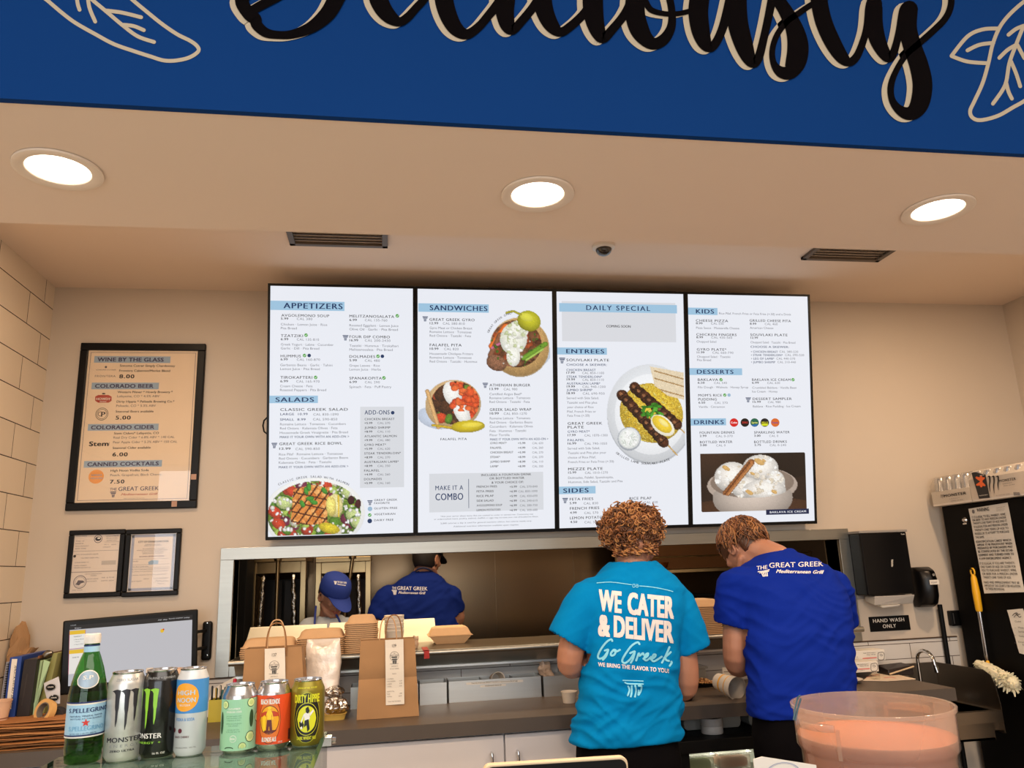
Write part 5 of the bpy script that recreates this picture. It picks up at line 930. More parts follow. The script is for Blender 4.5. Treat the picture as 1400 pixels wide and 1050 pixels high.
def water_bottle(c, k, label, facing, full=True):
    """slim green bottle, about .235 m tall at k=1; c = foot"""
    x, y, z = c; t = thing('water_bottle', label, 'bottle', c, 'green water bottles'); P = [(.029, 0), (.033, .004), (.0335, .03), (.0325, .04), (.0335, .05), (.034, .11), (.0335, .125), (.030, .145), (.024, .17), (.0175, .19), (.0135, .20), (.0135, .213), (.0125, .22)]
    if full: P = [(.012, .006), (.024, .001), (.031, .004)]+P[2:]
    m = MB(GGLASS); rs = []
    prof = [(r*k, zz*k) for r, zz in P]; m.lathe([(.001, .008*k)]+prof, (x, y, z), 40, (True, False)); m.build('bottle_body', t, smooth=True)
    m = MB(clear('mineral_water', 'D4EBC8')) if 'mineral_water' not in MATS else MB(MATS['mineral_water']); m.lathe([(.001, .009*k)]+[((r-.0014)*k, zz*k+.001) for r, zz in P[3:8]]+[(.029*k, .148*k), (.001, .148*k)], (x, y, z), 32, (False, False)); m.build('water', t, smooth=40)
    R = lambda zz: .0342*k
    m = MB(LBLUE); m.lathe([(.0342*k, .052*k), (.0342*k, .112*k)], (x, y, z), 48, (False, False))
    cc = (x, y); f = facing
    for zz in (.052, .1095): m.use(LNAVY); m.lathe([(.0344*k, zz*k), (.0344*k, (zz+.0028)*k)], (x, y, z), 48, (False, False)); m.use(PAPER); m.lathe([(.0344*k, (zz-.0025)*k), (.0344*k, zz*k)], (x, y, z), 48, (False, False))
    cyl_art(m, cc, R, 'S.PELLEGRINO', f+8, z+.0935*k, .008*k, 128, LNAVY, .03); cyl_art(m, cc, R, 'NATURAL MINERAL WATER', f, z+.086*k, .0028*k, 100, LNAVY); cyl_art(m, cc, R, 'BOTTLED AT THE SOURCE', f, z+.0815*k, .0024*k, 96, LNAVY)
    cyl_art(m, cc, R, 'S.PELLEGRINO', f+4, z+.062*k, .0082*k, 110, mat('label_light_blue', '6FA6C8', .5, var=0), .03); cyl_art(m, cc, R, '16.9 FL OZ (1.05 PT) 500 ML', f-6, z+.0555*k, .0026*k, 80, LNAVY)
    m.use(LRED); st = []
    for i in range(10): q = PI/2+i*PI/5; r_ = .0075*k if i % 2 == 0 else .003*k; a = math.radians(f)+r_*math.cos(q)/(.0342*k); st.append((x+.0352*k*math.cos(a), y+.0352*k*math.sin(a), z+.0755*k+r_*math.sin(q)))
    a = math.radians(f); m.add([(x+.0352*k*math.cos(a), y+.0352*k*math.sin(a), z+.0755*k)]+st, [[0, 1+i, 1+(i+1) % 10] for i in range(10)])
    m.build('label', t, flat=True, smooth=False)
    RS = lambda zz: np.interp((zz-z)/k, [p[1] for p in P], [p[0] for p in P])*k+.0004
    m = MB(); cyl_disc(m, cc, RS, f-4, z+.152*k, .0195*k, PAPER, .0008, .0165*k); cyl_disc(m, cc, RS, f-4, z+.152*k, .0175*k, LSIL, .0014, .0145*k); cyl_art(m, cc, RS, 'S.P', f-4, z+.152*k, .007*k, 34, PAPER, .02, .002); m.build('shield_label', t, flat=True)
    m = MB(LBLUE); m.lathe([(.0139*k, .2*k), (.0139*k, .212*k)], (x, y, z), 32, (False, False)); m.use(LNAVY); m.lathe([(.0141*k, .2105*k), (.0141*k, .213*k)], (x, y, z), 32, (False, False)); m.build('neck_band', t)
    m = MB(WHITEP); m.lathe([(.0143*k, .2155*k), (.0145*k, .217*k), (.0145*k, .230*k), (.0138*k, .233*k), (.001, .2335*k)], (x, y, z), 36, (True, False))
    for i in range(36): q = 2*PI*i/36; m.box(x+.0144*k*math.cos(q)-.0004, x+.0144*k*math.cos(q)+.0004, y+.0144*k*math.sin(q)-.0004, y+.0144*k*math.sin(q)+.0004, z+.218*k, z+.229*k)
    m.build('cap', t, smooth=40)
    return t
bc = pY(205, 913, -.30); kk = (bc.z-ZT)/.2335; water_bottle((bc.x, -.30, ZT), kk, 'small green water bottle with white cap behind the black can', -100)
# monitor on its wall arm
q = [pY(88, 849, -.30), pY(271, 831.5, -.17), pY(269.5, 928, -.17), pY(81, 951, -.30)]
fr = Frame(q[3], q[2]-q[3], q[0]-q[3]); W = (q[2]-q[3]).length; H = (q[0]-q[3]).length; t = thing('monitor', 'wide black order monitor on a wall arm, its screen nearly blank', 'monitor', fr.p(W/2, 0, -.02))
m = MB(BLACKP); m.slab(fr, 0, W, 0, H, -.035, 0); m.build('housing', t, bev=.006)
m = MB(E('D6D6DC', .74)); a = Art(Frame(fr.p(0, 0, .0012), fr.u, fr.v), m, 70, 710, 4.2, .0004); G = lambda *p: p
a.G([(106, 636), (810, 577), (803, 890), (97, 958)], E('D3D2D8', .74), .5); a.G([(107, 612), (812, 548), (810, 577), (106, 636)], E('26262A', .4), 1)
a.G([(106, 642), (197, 634), (195, 736), (103, 746)], E('F2EEE6', .85), 1); a.G([(106, 642), (197, 634), (196.5, 656), (105.5, 664)], E('F0C22A', .85), 2); a.G([(103, 752), (194, 743), (192, 880), (99, 890)], E('F2EEE6', .85), 1); a.G([(103, 752), (194, 743), (193.5, 766), (102.5, 774)], E('F0C22A', .85), 2)
PNK = E('D86A8A', .7)
for L in ([(106, 642), (103, 746)], [(197, 634), (195, 736)], [(103, 746), (195, 736)], [(103, 752), (99, 890)], [(194, 743), (192, 880)]): a.S(L, PNK, 2.5, 3)
a.C(637, 640, 11, E('F0C22A', .85)); a.C(645, 632, 5, E('D8402A', .85), lev=3); DK = E('3A3A42', .6)
for tx, x, y, x1, cap in (('TAKEOUT', 128, 678, 175, 7), ('1 Rice Bowl', 132, 694, 190, 5), ('1 Hummus', 134, 706, 165, 5), ('1 Gyro Pita', 132, 722, 186, 5), ('DINE IN', 122, 798, 158, 7)): a.T(tx, x, y, x1, cap, DK, .01, lev=3)
for tx, x, y, x1, cap in (('11:42 AM', 112, 612, 142, 5), ('Expo', 136, 628, 172, 6), ('All day', 612, 582, 668, 6), ('Recently completed', 676, 574, 755, 6), ('Settings', 762, 568, 795, 6)): a.T(tx, x, y, x1, cap, E('E0E0E4', .8), .01, lev=3)
m.build('display', t, flat=True)
m = MB(BLACKP); p0 = pY(283, 876, -.012); m.box(p0.x-.022, p0.x+.022, -.025, -.001, p0.z-.085, p0.z+.085); m.build('wall_plate', t, bev=.018, seg=4)
m = MB(BLACKP)
for yy in (862, 885): p = pY(283, yy, -.03); e = fr.uv(268, yy); pe = fr.p(e[0], e[1], -.03); m.hexa([(p.x, -.03, p.z-.007), (p.x, -.016, p.z-.007), (pe.x-.02, pe.y, p.z-.007), (pe.x-.02, pe.y-.012, p.z-.007), (p.x, -.03, p.z+.007), (p.x, -.016, p.z+.007), (pe.x-.02, pe.y, p.z+.007), (pe.x-.02, pe.y-.012, p.z+.007)])
m.build('arm', t, bev=.003)
m = MB(CHROME)
for yy in (852, 896): p = pY(283, yy, -.026); m.lathe([(.005, 0), (.004, .003), (.001, .0035)], p, 12, (True, False), (0, -1, 0))
m.build('screw_heads', t)

# ------------------------------------------------------------------ binders and papers at the tiled wall
def upright(name, label, cat, tl, tr, br, bl, Y, dep, mt, bev=.002, group=None, parts=None):
    q = [pY(*p, Y) for p in (bl, br, tr, tl)]
    for i in (0, 1): q[i].z = max(q[i].z, ZT+.001) if q[i].z > ZT+.03 else ZT+.001
    d = Vector((0, dep, 0)); c = (q[0]+q[1])/2+d/2; t = thing(name, label, cat, (c.x, c.y, ZT), group) if parts else None
    m = MB(mt); m.hexa([q[0], q[1], q[1]+d, q[0]+d, q[3], q[2], q[2]+d, q[3]+d])
    if parts: m.build('cover', t, bev=bev); parts(t, vert_frame((0, Y-.0006, 0))); return t
    return tag(m.build(name, loc=(c.x, c.y, ZT), bev=bev), label, cat, group)
def bl_parts(t, f):
    m = MB(PAPER); a = Art(f, m, 0, 870, 8.078, .0003); a.G([(132, 250), (192, 250), (124, 802), (64, 802)], PAPER, 1); m.use(INK)
    vs, fs, wd = glyphs('SQUARE CERTIFICATIONS', .01); L0, L1 = np.array([108, 790.]), np.array([163, 322.]); d = (L1-L0); nrm = np.array([-d[1], d[0]])/np.hypot(*d)*-1
    m.add([f.p(*f.uv(*(np.array([0, 870])+(L0+d*x/wd-nrm*y*24*1)/8.078)), .0008) for x, y, _ in vs], fs); m.build('spine_label', t, flat=True)
upright('ring_binder', 'blue ring binder with a white lettered spine label', 'binder', (13.5, 899), (30, 897), (19, 985), (3, 986), -.40, .27, mat('blue_binder', '22418C', .45), parts=bl_parts)
def bk_parts(t, f):
    m = MB(mat('scuffed_black', '2E2623', .5, var=.4, scale=40)); a = Art(f, m, 0, 870, 8.078, .0003); a.S([(300, 420), (270, 600), (240, 760)], MATS['scuffed_black'], 14, 1); m.build('spine_scuff', t, flat=True)
upright('ring_binder', 'wide dark brown-black ring binder leaning right of the blue one', 'binder', (33, 902), (51, 901), (39, 985), (21, 986), -.40, .27, mat('black_binder', '1E1613', .45), parts=bk_parts)
upright('folder', 'thin brown cardboard folder beside the dark binder', 'folder', (51.5, 897), (54, 896), (41.5, 985), (39.3, 985), -.38, .24, mat('brown_folder', '7A4E2E', .7))
upright('folder', 'pale green folder in front of the clipboard', 'folder', (54.8, 903), (58, 903), (44.5, 984), (41.9, 984), -.37, .22, mat('green_folder', '9CB487', .7))
q = [pY(*p, -.375) for p in ((45, 984), (46, 962), (68.5, 905), (60, 902), (57, 920))]; m = MB(mat('pale_green_sheet', 'A9C79A', .7)); dd = Vector((0, .004, 0)); n = len(q); m.add(q+[x+dd for x in q], [list(range(n)), list(range(2*n-1, n-1, -1))]+[[i, (i+1) % n, n+(i+1) % n, n+i] for i in range(n)]); tag(m.build('green_sheet', loc=(q[0].x, -.375, ZT)), 'pale green sheet curling out of the folders', 'paper')
upright('clipboard', 'olive clipboard leaning against the wall by the monitor', 'clipboard', (72, 893), (79, 893), (58, 984), (46, 984), -.34, .09, mat('olive_board', '8C8A52', .6), parts=lambda t, f: (lambda m: (m.tube([pY(61, 897, -.35), pY(66, 893, -.35), pY(72, 892, -.35)], [.012, .014, .006], 10), m.build('clip', t, smooth=40)))(MB(STEELD)))
upright('notebook', 'spiral notebook with black coil left of the blue binder', 'notebook', (8, 905), (12, 905), (4.5, 960), (0, 960), -.37, .22, mat('notebook_cover', '8C8A90', .6), parts=lambda t, f: (lambda m: ([m.tube([pY(11.5-i*.35, 908+i*3.3, -.378)+Vector((.006*math.cos(a), -.006*math.sin(a), 0)) for a in [k*PI/5 for k in range(11)]], .0011, 5) for i in range(15)], m.build('coil', t)))(MB(BLACKM)))
random.seed(5); m = MB(KRAFT); c = pY(16, 892, -.08); m.ell((c.x-.02, -.075, ZT+.2), .085, .042, .21, 30, 22, lambda p: Vector((p.x*(1+.6*noise.noise(p*16)), p.y, p.z))*(1+.3*noise.noise(p*28+Vector((4, 0, 0))))+Vector((.03*(p.z > .1), 0, 0))); o = m.build('crumpled_paper_bag', loc=(c.x, -.075, ZT)); tag(o, 'crumpled brown paper bag stuffed behind the binders at the tiled wall', 'paper bag')
for v in o.data.vertices: v.co.z = max(v.co.z, .001); v.co.y = min(v.co.y, .06); v.co.x = max(v.co.x, XL+.01-o.location.x)
upright('pink_folder', 'brownish pink paper folder behind the dark binder', 'folder', (37, 893), (50, 894), (30, 984), (22, 984), -.12, .02, mat('pinkish_paper', 'B08A72', .7))
c = pZ(2, 987, ZT); cup('tan paper cup at the far left by the tiled wall', (pY(0, 980, -.46).x-.008, -.46, ZT+.065), (0, 0, 1), .03, .042, .095, mat('tan_paper_cup', 'CFA98C', .6), [(.03, .034, mat('cup_print', '8A5A44', .6))])
# roll of labels and tape
t = thing('label_roll', 'strip of white stickers with black ovals curling beside the monitor', 'label roll', pY(70, 965, -.44)); m = MB(mat('sticker_strip', 'B9BBC0', .4)); rs = []; A_ = [(60, 934), (60.5, 942), (63, 952), (66, 961)]; B_ = [(80, 925), (82, 936), (82, 946), (82, 962)]
for (x0, y0), (x1, y1), yy in zip(A_, B_, (-.43, -.44, -.445, -.44)):
    p, q_ = pY(x0, y0, yy), pY(x1, y1, yy); rs.append([p, p.lerp(q_, .5)+Vector((0, -.006, 0)), q_, q_+Vector((0, .002, 0)), p.lerp(q_, .5)+Vector((0, -.004, 0)), p+Vector((0, .002, 0))])
m.rings(rs); m.build('strip', t, smooth=40)
f = vert_frame((0, -.4475, 0)); m = MB(BLACKM); a = Art(f, m, 0, 870, 8.078, .0006)
for cx, cy in ((562, 562), (598, 680)): a.C(cx, cy, 56, BLACKM, 38, 4); a.C(cx, cy, 52, PAPER, 35, 5, hole=.97); a.T('GREEK', cx-34, cy+6, cx+34, 15, PAPER, .01, lev=6)
m.build('sticker', t, flat=True)
m = MB(mat('label_core', '2A2420', .6)); c = pY(78, 972, -.40); m.lathe([(.034, 0), (.034, .05)], (c.x, -.38, c.z-.02), 28, (True, True), (0, -1, 0)); m.build('core', t, smooth=40)
c = pY(62, 972, -.45); t = thing('tape_roll', 'tan masking tape roll leaning on the flat paper bags', 'tape', c); m = MB(mat('masking_tape', 'D0A566', .6)); ax = Vector((-.55, -1, .35)).normalized()
m.lathe([(.030, -.012), (.043, -.012), (.044, 0), (.043, .012), (.030, .012), (.030, -.012)], c, 36, (False, False), ax); m.build('tape', t, smooth=40); m = MB(mat('tape_core', '6E675F', .6)); m.lathe([(.0299, -.0125), (.0299, .0125), (.026, .0125), (.026, -.0125), (.0299, -.0125)], c, 36, (False, False), ax); m.build('core', t, smooth=40)
# flat paper bags piled at the counter's left end
random.seed(21)
xe = pZ(146, 1012, ZT).x; NB = 13; zt = .092
for i in range(NB):
    z = ZT+.001+zt*i/NB; h = zt/NB*.93; L = .52-random.uniform(0, .05)-.006*i; x1 = xe-random.uniform(0, .04)-.006*i; y0 = -.60+random.uniform(-.012, .02)+.003*i; w_ = .19
    x0 = max(XL+.012, x1-L); m = MB(mat(['kraft_flat_a', 'kraft_flat_b', 'kraft_flat_c'][i % 3], ['A06A3A', 'B27E4C', '8F5E34'][i % 3], .8, var=.12, scale=10)); n = 9; rs = []
    for k in range(n+1):
        x = x0+(x1-x0)*k/n; dz = .0022*math.sin(k*1.3+i*2.1); sk = .02*math.sin(i*1.7)*k/n; rs.append([(x, y0+sk, z+max(0, dz)), (x, y0+w_+sk, z+max(0, dz)), (x, y0+w_+sk, z+h*.5+max(0, dz)), (x, y0+sk, z+h*.5+max(0, dz))])
    m.rings(rs); tag(m.build('flat_paper_bag', loc=((x0+x1)/2, y0+w_/2, z)), 'flat brown paper bag, %s of the pile at the worktop left end' % ORD[NB-1-i], 'paper bag', 'pile of flat paper bags')

# ================================================================== RIGHT END: boxes, sheet, sink, dispensers
def film_box(label, tl, tr, br, bl, Y, dep, art):
    q = [pY(*p, Y) for p in (tl, tr, br, bl)]; x1 = (q[1].x+q[2].x)/2; x0 = x1-.36; z0 = (q[2].z+q[3].z)/2; z1 = (q[0].z+q[1].z)/2
    z0 = max(z0, ZT+.001); t = thing('wrap_box', label, 'box', ((x0+x1)/2, Y+dep/2, z0), 'white wrap boxes'); m = MB(PAPER); m.box(x0, x1, Y, Y+dep, z0, z1); m.build('carton', t, bev=.002)
    m = MB(); a = Art(vert_frame((0, Y-.0004, 0)), m, 1150, 870, 8.075, .0003); art(a); m.build('print', t, flat=True); return z0, z1
PR = mat('box_red', 'C8322E', .6, var=0); PK = mat('box_pale_red', 'D87A70', .6, var=0)
def ba1(a):
    a.R(78, 218, 150, 252, PR); a.T('WRAP', 84, 243, 142, 14, PAPER, .03, lev=3); a.T('Film', 82, 208, 108, 10, INK, .02); a.T('High Performance', 244, 190, 380, 9, INK, .02); a.T('Meat Wrap', 282, 208, 380, 9, INK, .02); a.G([(236, 238), (392, 228), (393, 240), (237, 250)], PK); a.T('18 in x 2000 ft', 240, 262, 300, 6, INKG)
    a.S([(408, 182), (468, 180), (470, 252), (410, 254), (408, 182)], INK, 5); a.S([(424, 205), (440, 198), (455, 206), (448, 216), (432, 214)], INK, 4); a.S([(172, 226), (180, 224), (186, 260), (168, 262), (172, 226)], INKG, 2)
def ba2(a):
    a.T('High Performance', 172, 316, 302, 9, INK, .02); a.T('Meat Wrap', 208, 332, 304, 9, INK, .02); a.G([(165, 358), (315, 350), (316, 362), (166, 370)], PK); a.T('18 in x 2000 ft', 166, 384, 260, 6, INKG)
    a.S([(330, 305), (390, 300), (396, 372), (334, 378), (330, 305)], INK, 5); a.S([(345, 325), (362, 318), (378, 328), (370, 338), (352, 336)], INK, 4)
film_box('white wrap box with red print, the upper one by the tiles', (1159, 889), (1209.5, 889.5), (1211, 903.5), (1160, 904.5), -.13, .09, ba1)
film_box('white wrap box with red print, lower and nearer the sheet', (1161, 905), (1200.5, 904.5), (1201.5, 918.8), (1162, 919.5), -.235, .10, ba2)
q = [pZ(*p, ZT+.002) for p in ((1180, 931), (1213, 931.5), (1252, 929), (1209, 919), (1196, 919))]; m = MB(mat('tray_liner', 'D8C4AC', .7)); up = Vector((0, 0, .0035)); n = len(q)
m.add(q+[p+up for p in q], [list(range(n)), list(range(n, 2*n))]+[[i, (i+1) % n, n+(i+1) % n, n+i] for i in range(n)]); t = thing('paper_sheet', 'printed tan paper sheet flat at the sink end of the worktop', 'paper', q[1]); m.build('sheet', t)
m = MB(PK); f = Frame((0, 0, ZT+.0057), (1, 0, 0), (0, 1, 0)); a = Art(f, m, 1150, 870, 8.075, .0002)
for L in ([(330, 440), (390, 425), (420, 430)], [(470, 460), (540, 452), (600, 462)], [(280, 450), (320, 444)]): a.S(L, PK, 5)
m.build('print', t, flat=True)
c = pZ(1197, 928.5, ZT+.006); m = MB(CLR); m.box(c.x-.017, c.x+.017, c.y-.017, c.y+.017, ZT+.0065, ZT+.034); tag(m.build('clear_cup', loc=(c.x, c.y, ZT+.006), bev=.004), 'small clear square cup on the printed sheet', 'cup')
c = pZ(1166, 934, ZT); t = thing('paper_plate', 'tan paper plate with food beside the dark blue shirt', 'plate', (c.x-.03, c.y+.035, ZT)); m = MB(CUPW); m.lathe([(.055, .001), (.062, .004), (.09, .016), (.092, .017), (.088, .015), (.06, .006), (.001, .005)], (c.x-.03, c.y+.035, ZT), 36, (True, False)); m.build('plate', t, smooth=40)
m = MB(mat('toasted_bread', 'B5804A', .7, var=.2, scale=40)); m.ell((c.x-.03, c.y+.035, ZT+.022), .06, .045, .016, 24, 12, lambda p: p*(1+.15*noise.noise(p*40))); m.build('flatbread', t, smooth=True)
q = [pY(*p, -.16) for p in ((1204, 911), (1238, 911.5), (1239.5, 914.5), (1206, 922))]; t = thing('dustpan', 'small dark scoop with a light edge beside the wrap boxes', 'scoop', (q[0].x+.04, -.2, ZT)); m = MB(mat('dark_scoop', '241A18', .35)); b0 = pZ(1203, 921, ZT)
m.hexa([(q[0].x, -.22, ZT+.002), (q[1].x, -.22, ZT+.002), (q[1].x, -.12, ZT+.002), (q[0].x, -.12, ZT+.002), (q[0].x, -.215, ZT+.03), (q[1].x, -.215, ZT+.045), (q[1].x, -.13, ZT+.05), (q[0].x, -.13, ZT+.045)]); m.build('scoop_body', t, bev=.003)
m = MB(mat('tan_scoop_edge', 'C8B08C', .5)); m.tube([(q[0].x, -.225, ZT+.012), (q[1].x, -.225, ZT+.04)], .004, 8); m.build('edge', t, smooth=40)
# clear boxes between the men
c = pZ(978, 945, ZT); x, y = c.x, -.165
m = MB(WCLR); m.box(x-.075, x+.045, y+.05, y+.145, ZT+.001, ZT+.075)
t = thing('deli_container', 'large clear container with lid at the tiles between the two men', 'food container', (x-.015, y+.1, ZT)); m.build('tub', t, bev=.008); m = MB(WCLR); m.box(x-.082, x+.052, y+.043, y+.149, ZT+.076, ZT+.086); m.build('lid', t, bev=.003)
m = MB(BLACKP); rs = []
for l, w_, z in ((.055, .03, ZT+.001), (.068, .04, ZT+.018), (.064, .036, ZT+.018), (.05, .027, ZT+.004)): rs.append([(x+l*math.cos(k*PI/12), y+w_*math.sin(k*PI/12), z) for k in range(24)])
t = thing('nut_tray', 'black tray heaped with chopped nuts beside the tilted cup', 'tray', (x, y, ZT)); m.rings(rs); m.build('tray', t, smooth=40); random.seed(8)
NUT = [mat('nut_pale', 'C9A472', .7), mat('nut_brown', '7A4A26', .7), mat('nut_tan', 'A87A4A', .7)]
for mm in NUT:
    m = MB(mm)
    for k in range(34):
        a_ = random.uniform(0, 2*PI); r_ = random.random()**.5; m.ell((x+.052*r_*math.cos(a_), y+.028*r_*math.sin(a_), ZT+.017+.018*(1-r_)+random.uniform(0, .006)), random.uniform(.005, .009), random.uniform(.004, .008), random.uniform(.003, .006), 7, 5)
    o = m.build('nuts', t); o['kind'] = 'stuff'
q0 = pZ(1001, 951, ZT); YEL = mat('cup_orange_band', 'E0A436', .6); op = pY(1008, 947.5, -.54); ax = Vector((.34, -1, -.16)).normalized(); ft = op-ax*.115; ft.z = max(ft.z, ZT+.060)
cup('white paper cup with an orange stripe lying open toward the customer', tuple(ft), ax, .034, .048, .115, CUPW, [(.035, .045, YEL), (.075, .080, YEL)])
p = pY(993.5, 920, q0.y+.16); m = MB(PAPER); fr = vert_frame((p.x-.02, q0.y+.16, ZT+.002)); m.slab(fr, 0, .036, 0, .095, 0, .002); m.use(YEL); m.slab(fr, .001, .035, .05, .058, .002, .0024); m.use(INKG); m.slab(fr, .005, .03, .075, .078, .002, .0024); tag(m.build('label_card', loc=(p.x, q0.y+.16, ZT)), 'small white and orange label card standing behind the tilted cup', 'card')
c = pZ(936, 957, ZT); m = MB(mat('dark_metal_dish', '4A3A30', .3, .6)); m.lathe([(.03, .001), (.045, .014), (.047, .015), (.042, .013), (.001, .005)], (c.x, c.y, ZT), 28, (True, False)); tag(m.build('metal_dish', smooth=40, loc=(c.x, c.y, ZT)), 'small dark metal dish by the right elbow of the curly-haired man', 'dish')
# hand sink
SB = mat('sink_steel', '867B6E', .3, 1, var=.1, scale=6, bump=.02); SXR = pY(1279, 905, -.03).x; SXL = 2.475
t = thing('hand_sink', 'stainless steel hand sink with tall side guards at the worktop end', 'sink', ((SXL+SXR)/2, -.25, .6))
fz = pX(1303, 963, SXL); yS = -.52; zb = .80
yS = pX(1369, 971, SXR).y; zb = pX(1369, 971, SXR).z; zt_ = pX(1279, 905, SXR).z
m = MB(SB); w_ = .004
m.box(SXL+.01, SXR, -.03, -.016, zb-.02, zt_); m.build('back_splash', t, bev=.002)
def guard(x, zf, yf):
    pr = [(-.016, zb-.1), (yf, zb-.1), (yf, zb+.02), (yf+.012, zb+(zf-zb)*.62), (yf+.035, zb+(zf-zb)*.88), (yf+.08, zf), (-.016, zf)]; m = MB(SB); n = len(pr)
    m.add([(x, y, z) for y, z in pr]+[(x+.004, y, z) for y, z in pr], [list(range(n)), list(range(n, 2*n))]+[[i, (i+1) % n, n+(i+1) % n, n+i] for i in range(n)]); m.build('side_guard', t)
guard(SXR, zt_, yS); guard(SXL, zb+(zt_-zb)*.9, -.30)
m = MB(SB); b0 = .03
m.box(SXL+.005, SXR, yS, yS+b0, zb-.05, zb); m.box(SXL+.005, SXL+.03, yS+b0, -.03, zb-.09, zb); m.box(SXR-.03, SXR, yS+b0, -.03, zb-.09, zb); m.box(SXL+.03, SXR-.03, -.10, -.03, zb-.09, zb); m.box(SXL+.03, SXR-.03, yS+b0, -.1, zb-.13, zb-.12)
for a_ in ((SXL+.028, SXL+.03, yS+b0, -.1), (SXR-.03, SXR-.028, yS+b0, -.1), (SXL+.03, SXR-.03, yS+b0, yS+b0+.002), (SXL+.03, SXR-.03, -.102, -.1)): m.box(a_[0], a_[1], a_[2], a_[3], zb-.13, zb-.001)
m.build('basin', t)
fx = pY(1262, 905, -.10).x; fzt = pY(1262, 887, -.10).z
m = MB(CHROME); pts = []; f0 = pY(1256, 915, -.07).x; f1 = pY(1275, 905, -.2).x
for i in range(17): q_ = PI*i/16; pts.append(((f0+f1)/2-(f1-f0)/2*math.cos(q_), -.07-.07*(1-math.cos(q_)), fzt-.055+.05*math.sin(q_)))
m.tube([(f0, -.07, zb-.01)]+pts+[(f1+.004, -.212, fzt-.085)], .0095, 12); m.tube([(f1+.003, -.211, fzt-.075), (f1+.006, -.214, fzt-.1)], .012, 12); m.lathe([(.024, zb), (.022, zb+.012), (.012, zb+.016)], (f0, -.07, 0), 20); m.build('faucet', t, smooth=40)
m = MB(SB); m.tube([((SXL+SXR)/2, yS/2, zb-.13), ((SXL+SXR)/2, yS/2, .45), ((SXL+SXR)/2, -.02, .40)], .02, 12); m.build('drain_pipe', t, smooth=40)
# towel dispenser
q = [pY(*p, -.12) for p in ((1168, 726), (1240, 724.5), (1252, 812), (1182, 815))]; X0, X1 = pY(1187, 815, -.12).x, pY(1252, 812, -.12).x; Z0, Z1 = q[3].z, q[0].z
t = thing('towel_dispenser', 'black paper towel dispenser on the wall over the sign', 'towel dispenser', ((X0+X1)/2, -.1, Z0)); m = MB(mat('glossy_black_cover', '080708', .25, spec=.3)); m.box(X0, X1, -.12, -.012, Z0, Z1-.012); m.build('cover', t, bev=.008, seg=3)
m = MB(mat('grey_plastic_back', '8E8A86', .45)); m.box(X0-.004, X1+.004, -.125, -.002, Z1-.013, Z1); m.box(X0+.004, X1-.002, -.012, -.002, Z0-.02, Z1-.013); m.build('back_shell', t, bev=.003)
m = MB(mat('grey_towel_tray', 'A9A5A0', .45)); xl = pY(1195, 820, -.11).x; m.hexa([(xl, -.11, Z0-.05), (X1-.01, -.10, Z0-.05), (X1-.01, -.03, Z0-.03), (xl, -.03, Z0-.03), (xl, -.12, Z0-.004), (X1-.005, -.12, Z0-.004), (X1-.005, -.03, Z0-.004), (xl, -.03, Z0-.004)]); m.build('tray', t, bev=.004)
m = MB(PAPER); m.hexa([(xl+.04, -.11, Z0-.062), (xl+.13, -.11, Z0-.058), (xl+.13, -.06, Z0-.05), (xl+.04, -.06, Z0-.05), (xl+.03, -.115, Z0-.052), (xl+.14, -.115, Z0-.051), (xl+.14, -.06, Z0-.045), (xl+.03, -.06, Z0-.045)]); m.build('paper_towel', t)
m = MB(); a = Art(vert_frame((0, -.1204, 0)), m, 1120, 630, 3.282, .0004); a.T('Tork', 366, 332, 384, 6, PAPER, .02)
for k in range(6): a.R(323, 444+k*5.5, 332-(k % 2)*2, 447+k*5.5, PAPER)
m.build('print', t, flat=True)
# sign
q = [pY(*p, -.002) for p in ((1188, 843.5), (1243, 842), (1244, 862), (1190, 864))]; fr = vert_frame((q[3].x, -.003, q[3].z)); t = thing('hand_wash_sign', 'black plaque reading HAND WASH ONLY under the towel dispenser', 'sign', q[3]); m = MB(BLACKM); m.slab(fr, 0, q[1].x-q[0].x, 0, q[0].z-q[3].z, -.002, .002); m.build('plate', t, bev=.003)
m = MB(); a = Art(Frame(fr.p(0, 0, .002), fr.u, fr.v), m, 1120, 630, 3.282, .0005); a.T('HAND WASH', 242, 727, 383, 17, PAPER, .02, 1.1); a.T('ONLY', 286, 751, 346, 17, PAPER, .02, 1.1); m.build('lettering', t, flat=True)
# soap dispenser and its pole
q = [pY(*p, -.12) for p in ((1251, 776), (1285, 775), (1293, 832), (1254, 833))]; X0, X1, Z0, Z1 = pY(1257, 833, -.06).x, q[2].x+.012, q[3].z, q[0].z; t = thing('soap_dispenser', 'black rounded soap dispenser on the wall beside the towel dispenser', 'soap dispenser', ((X0+X1)/2, -.06, Z0))
m = MB(mat('soap_black', '0C0B0C', .3, spec=.35)); m.rings([[(X0+.01+(X1-X0-.02)*u_, -.002-d_*(.75+.25*math.sin(PI*u_)), z_) for u_, d_ in ((0, 0), (0, .9*s_), (.12, s_), (.5, s_), (.88, s_), (1, .9*s_), (1, 0))] for z_, s_ in ((Z0+.004, .05), (Z0+.02, .095), (Z0+.06, .115), (Z1-.06, .12), (Z1-.02, .105), (Z1, .06))]); m.build('body', t, smooth=50, bev=.006)
m = MB(); a = Art(vert_frame((0, -.123, 0)), m, 1120, 630, 3.282, .0004); a.R(494, 535, 536, 556, PAPER); a.T('SOAP', 501, 550, 530, 8, INKG, .02, lev=2); a.C(513, 511, 6, CHROME); m.build('label', t, flat=True)
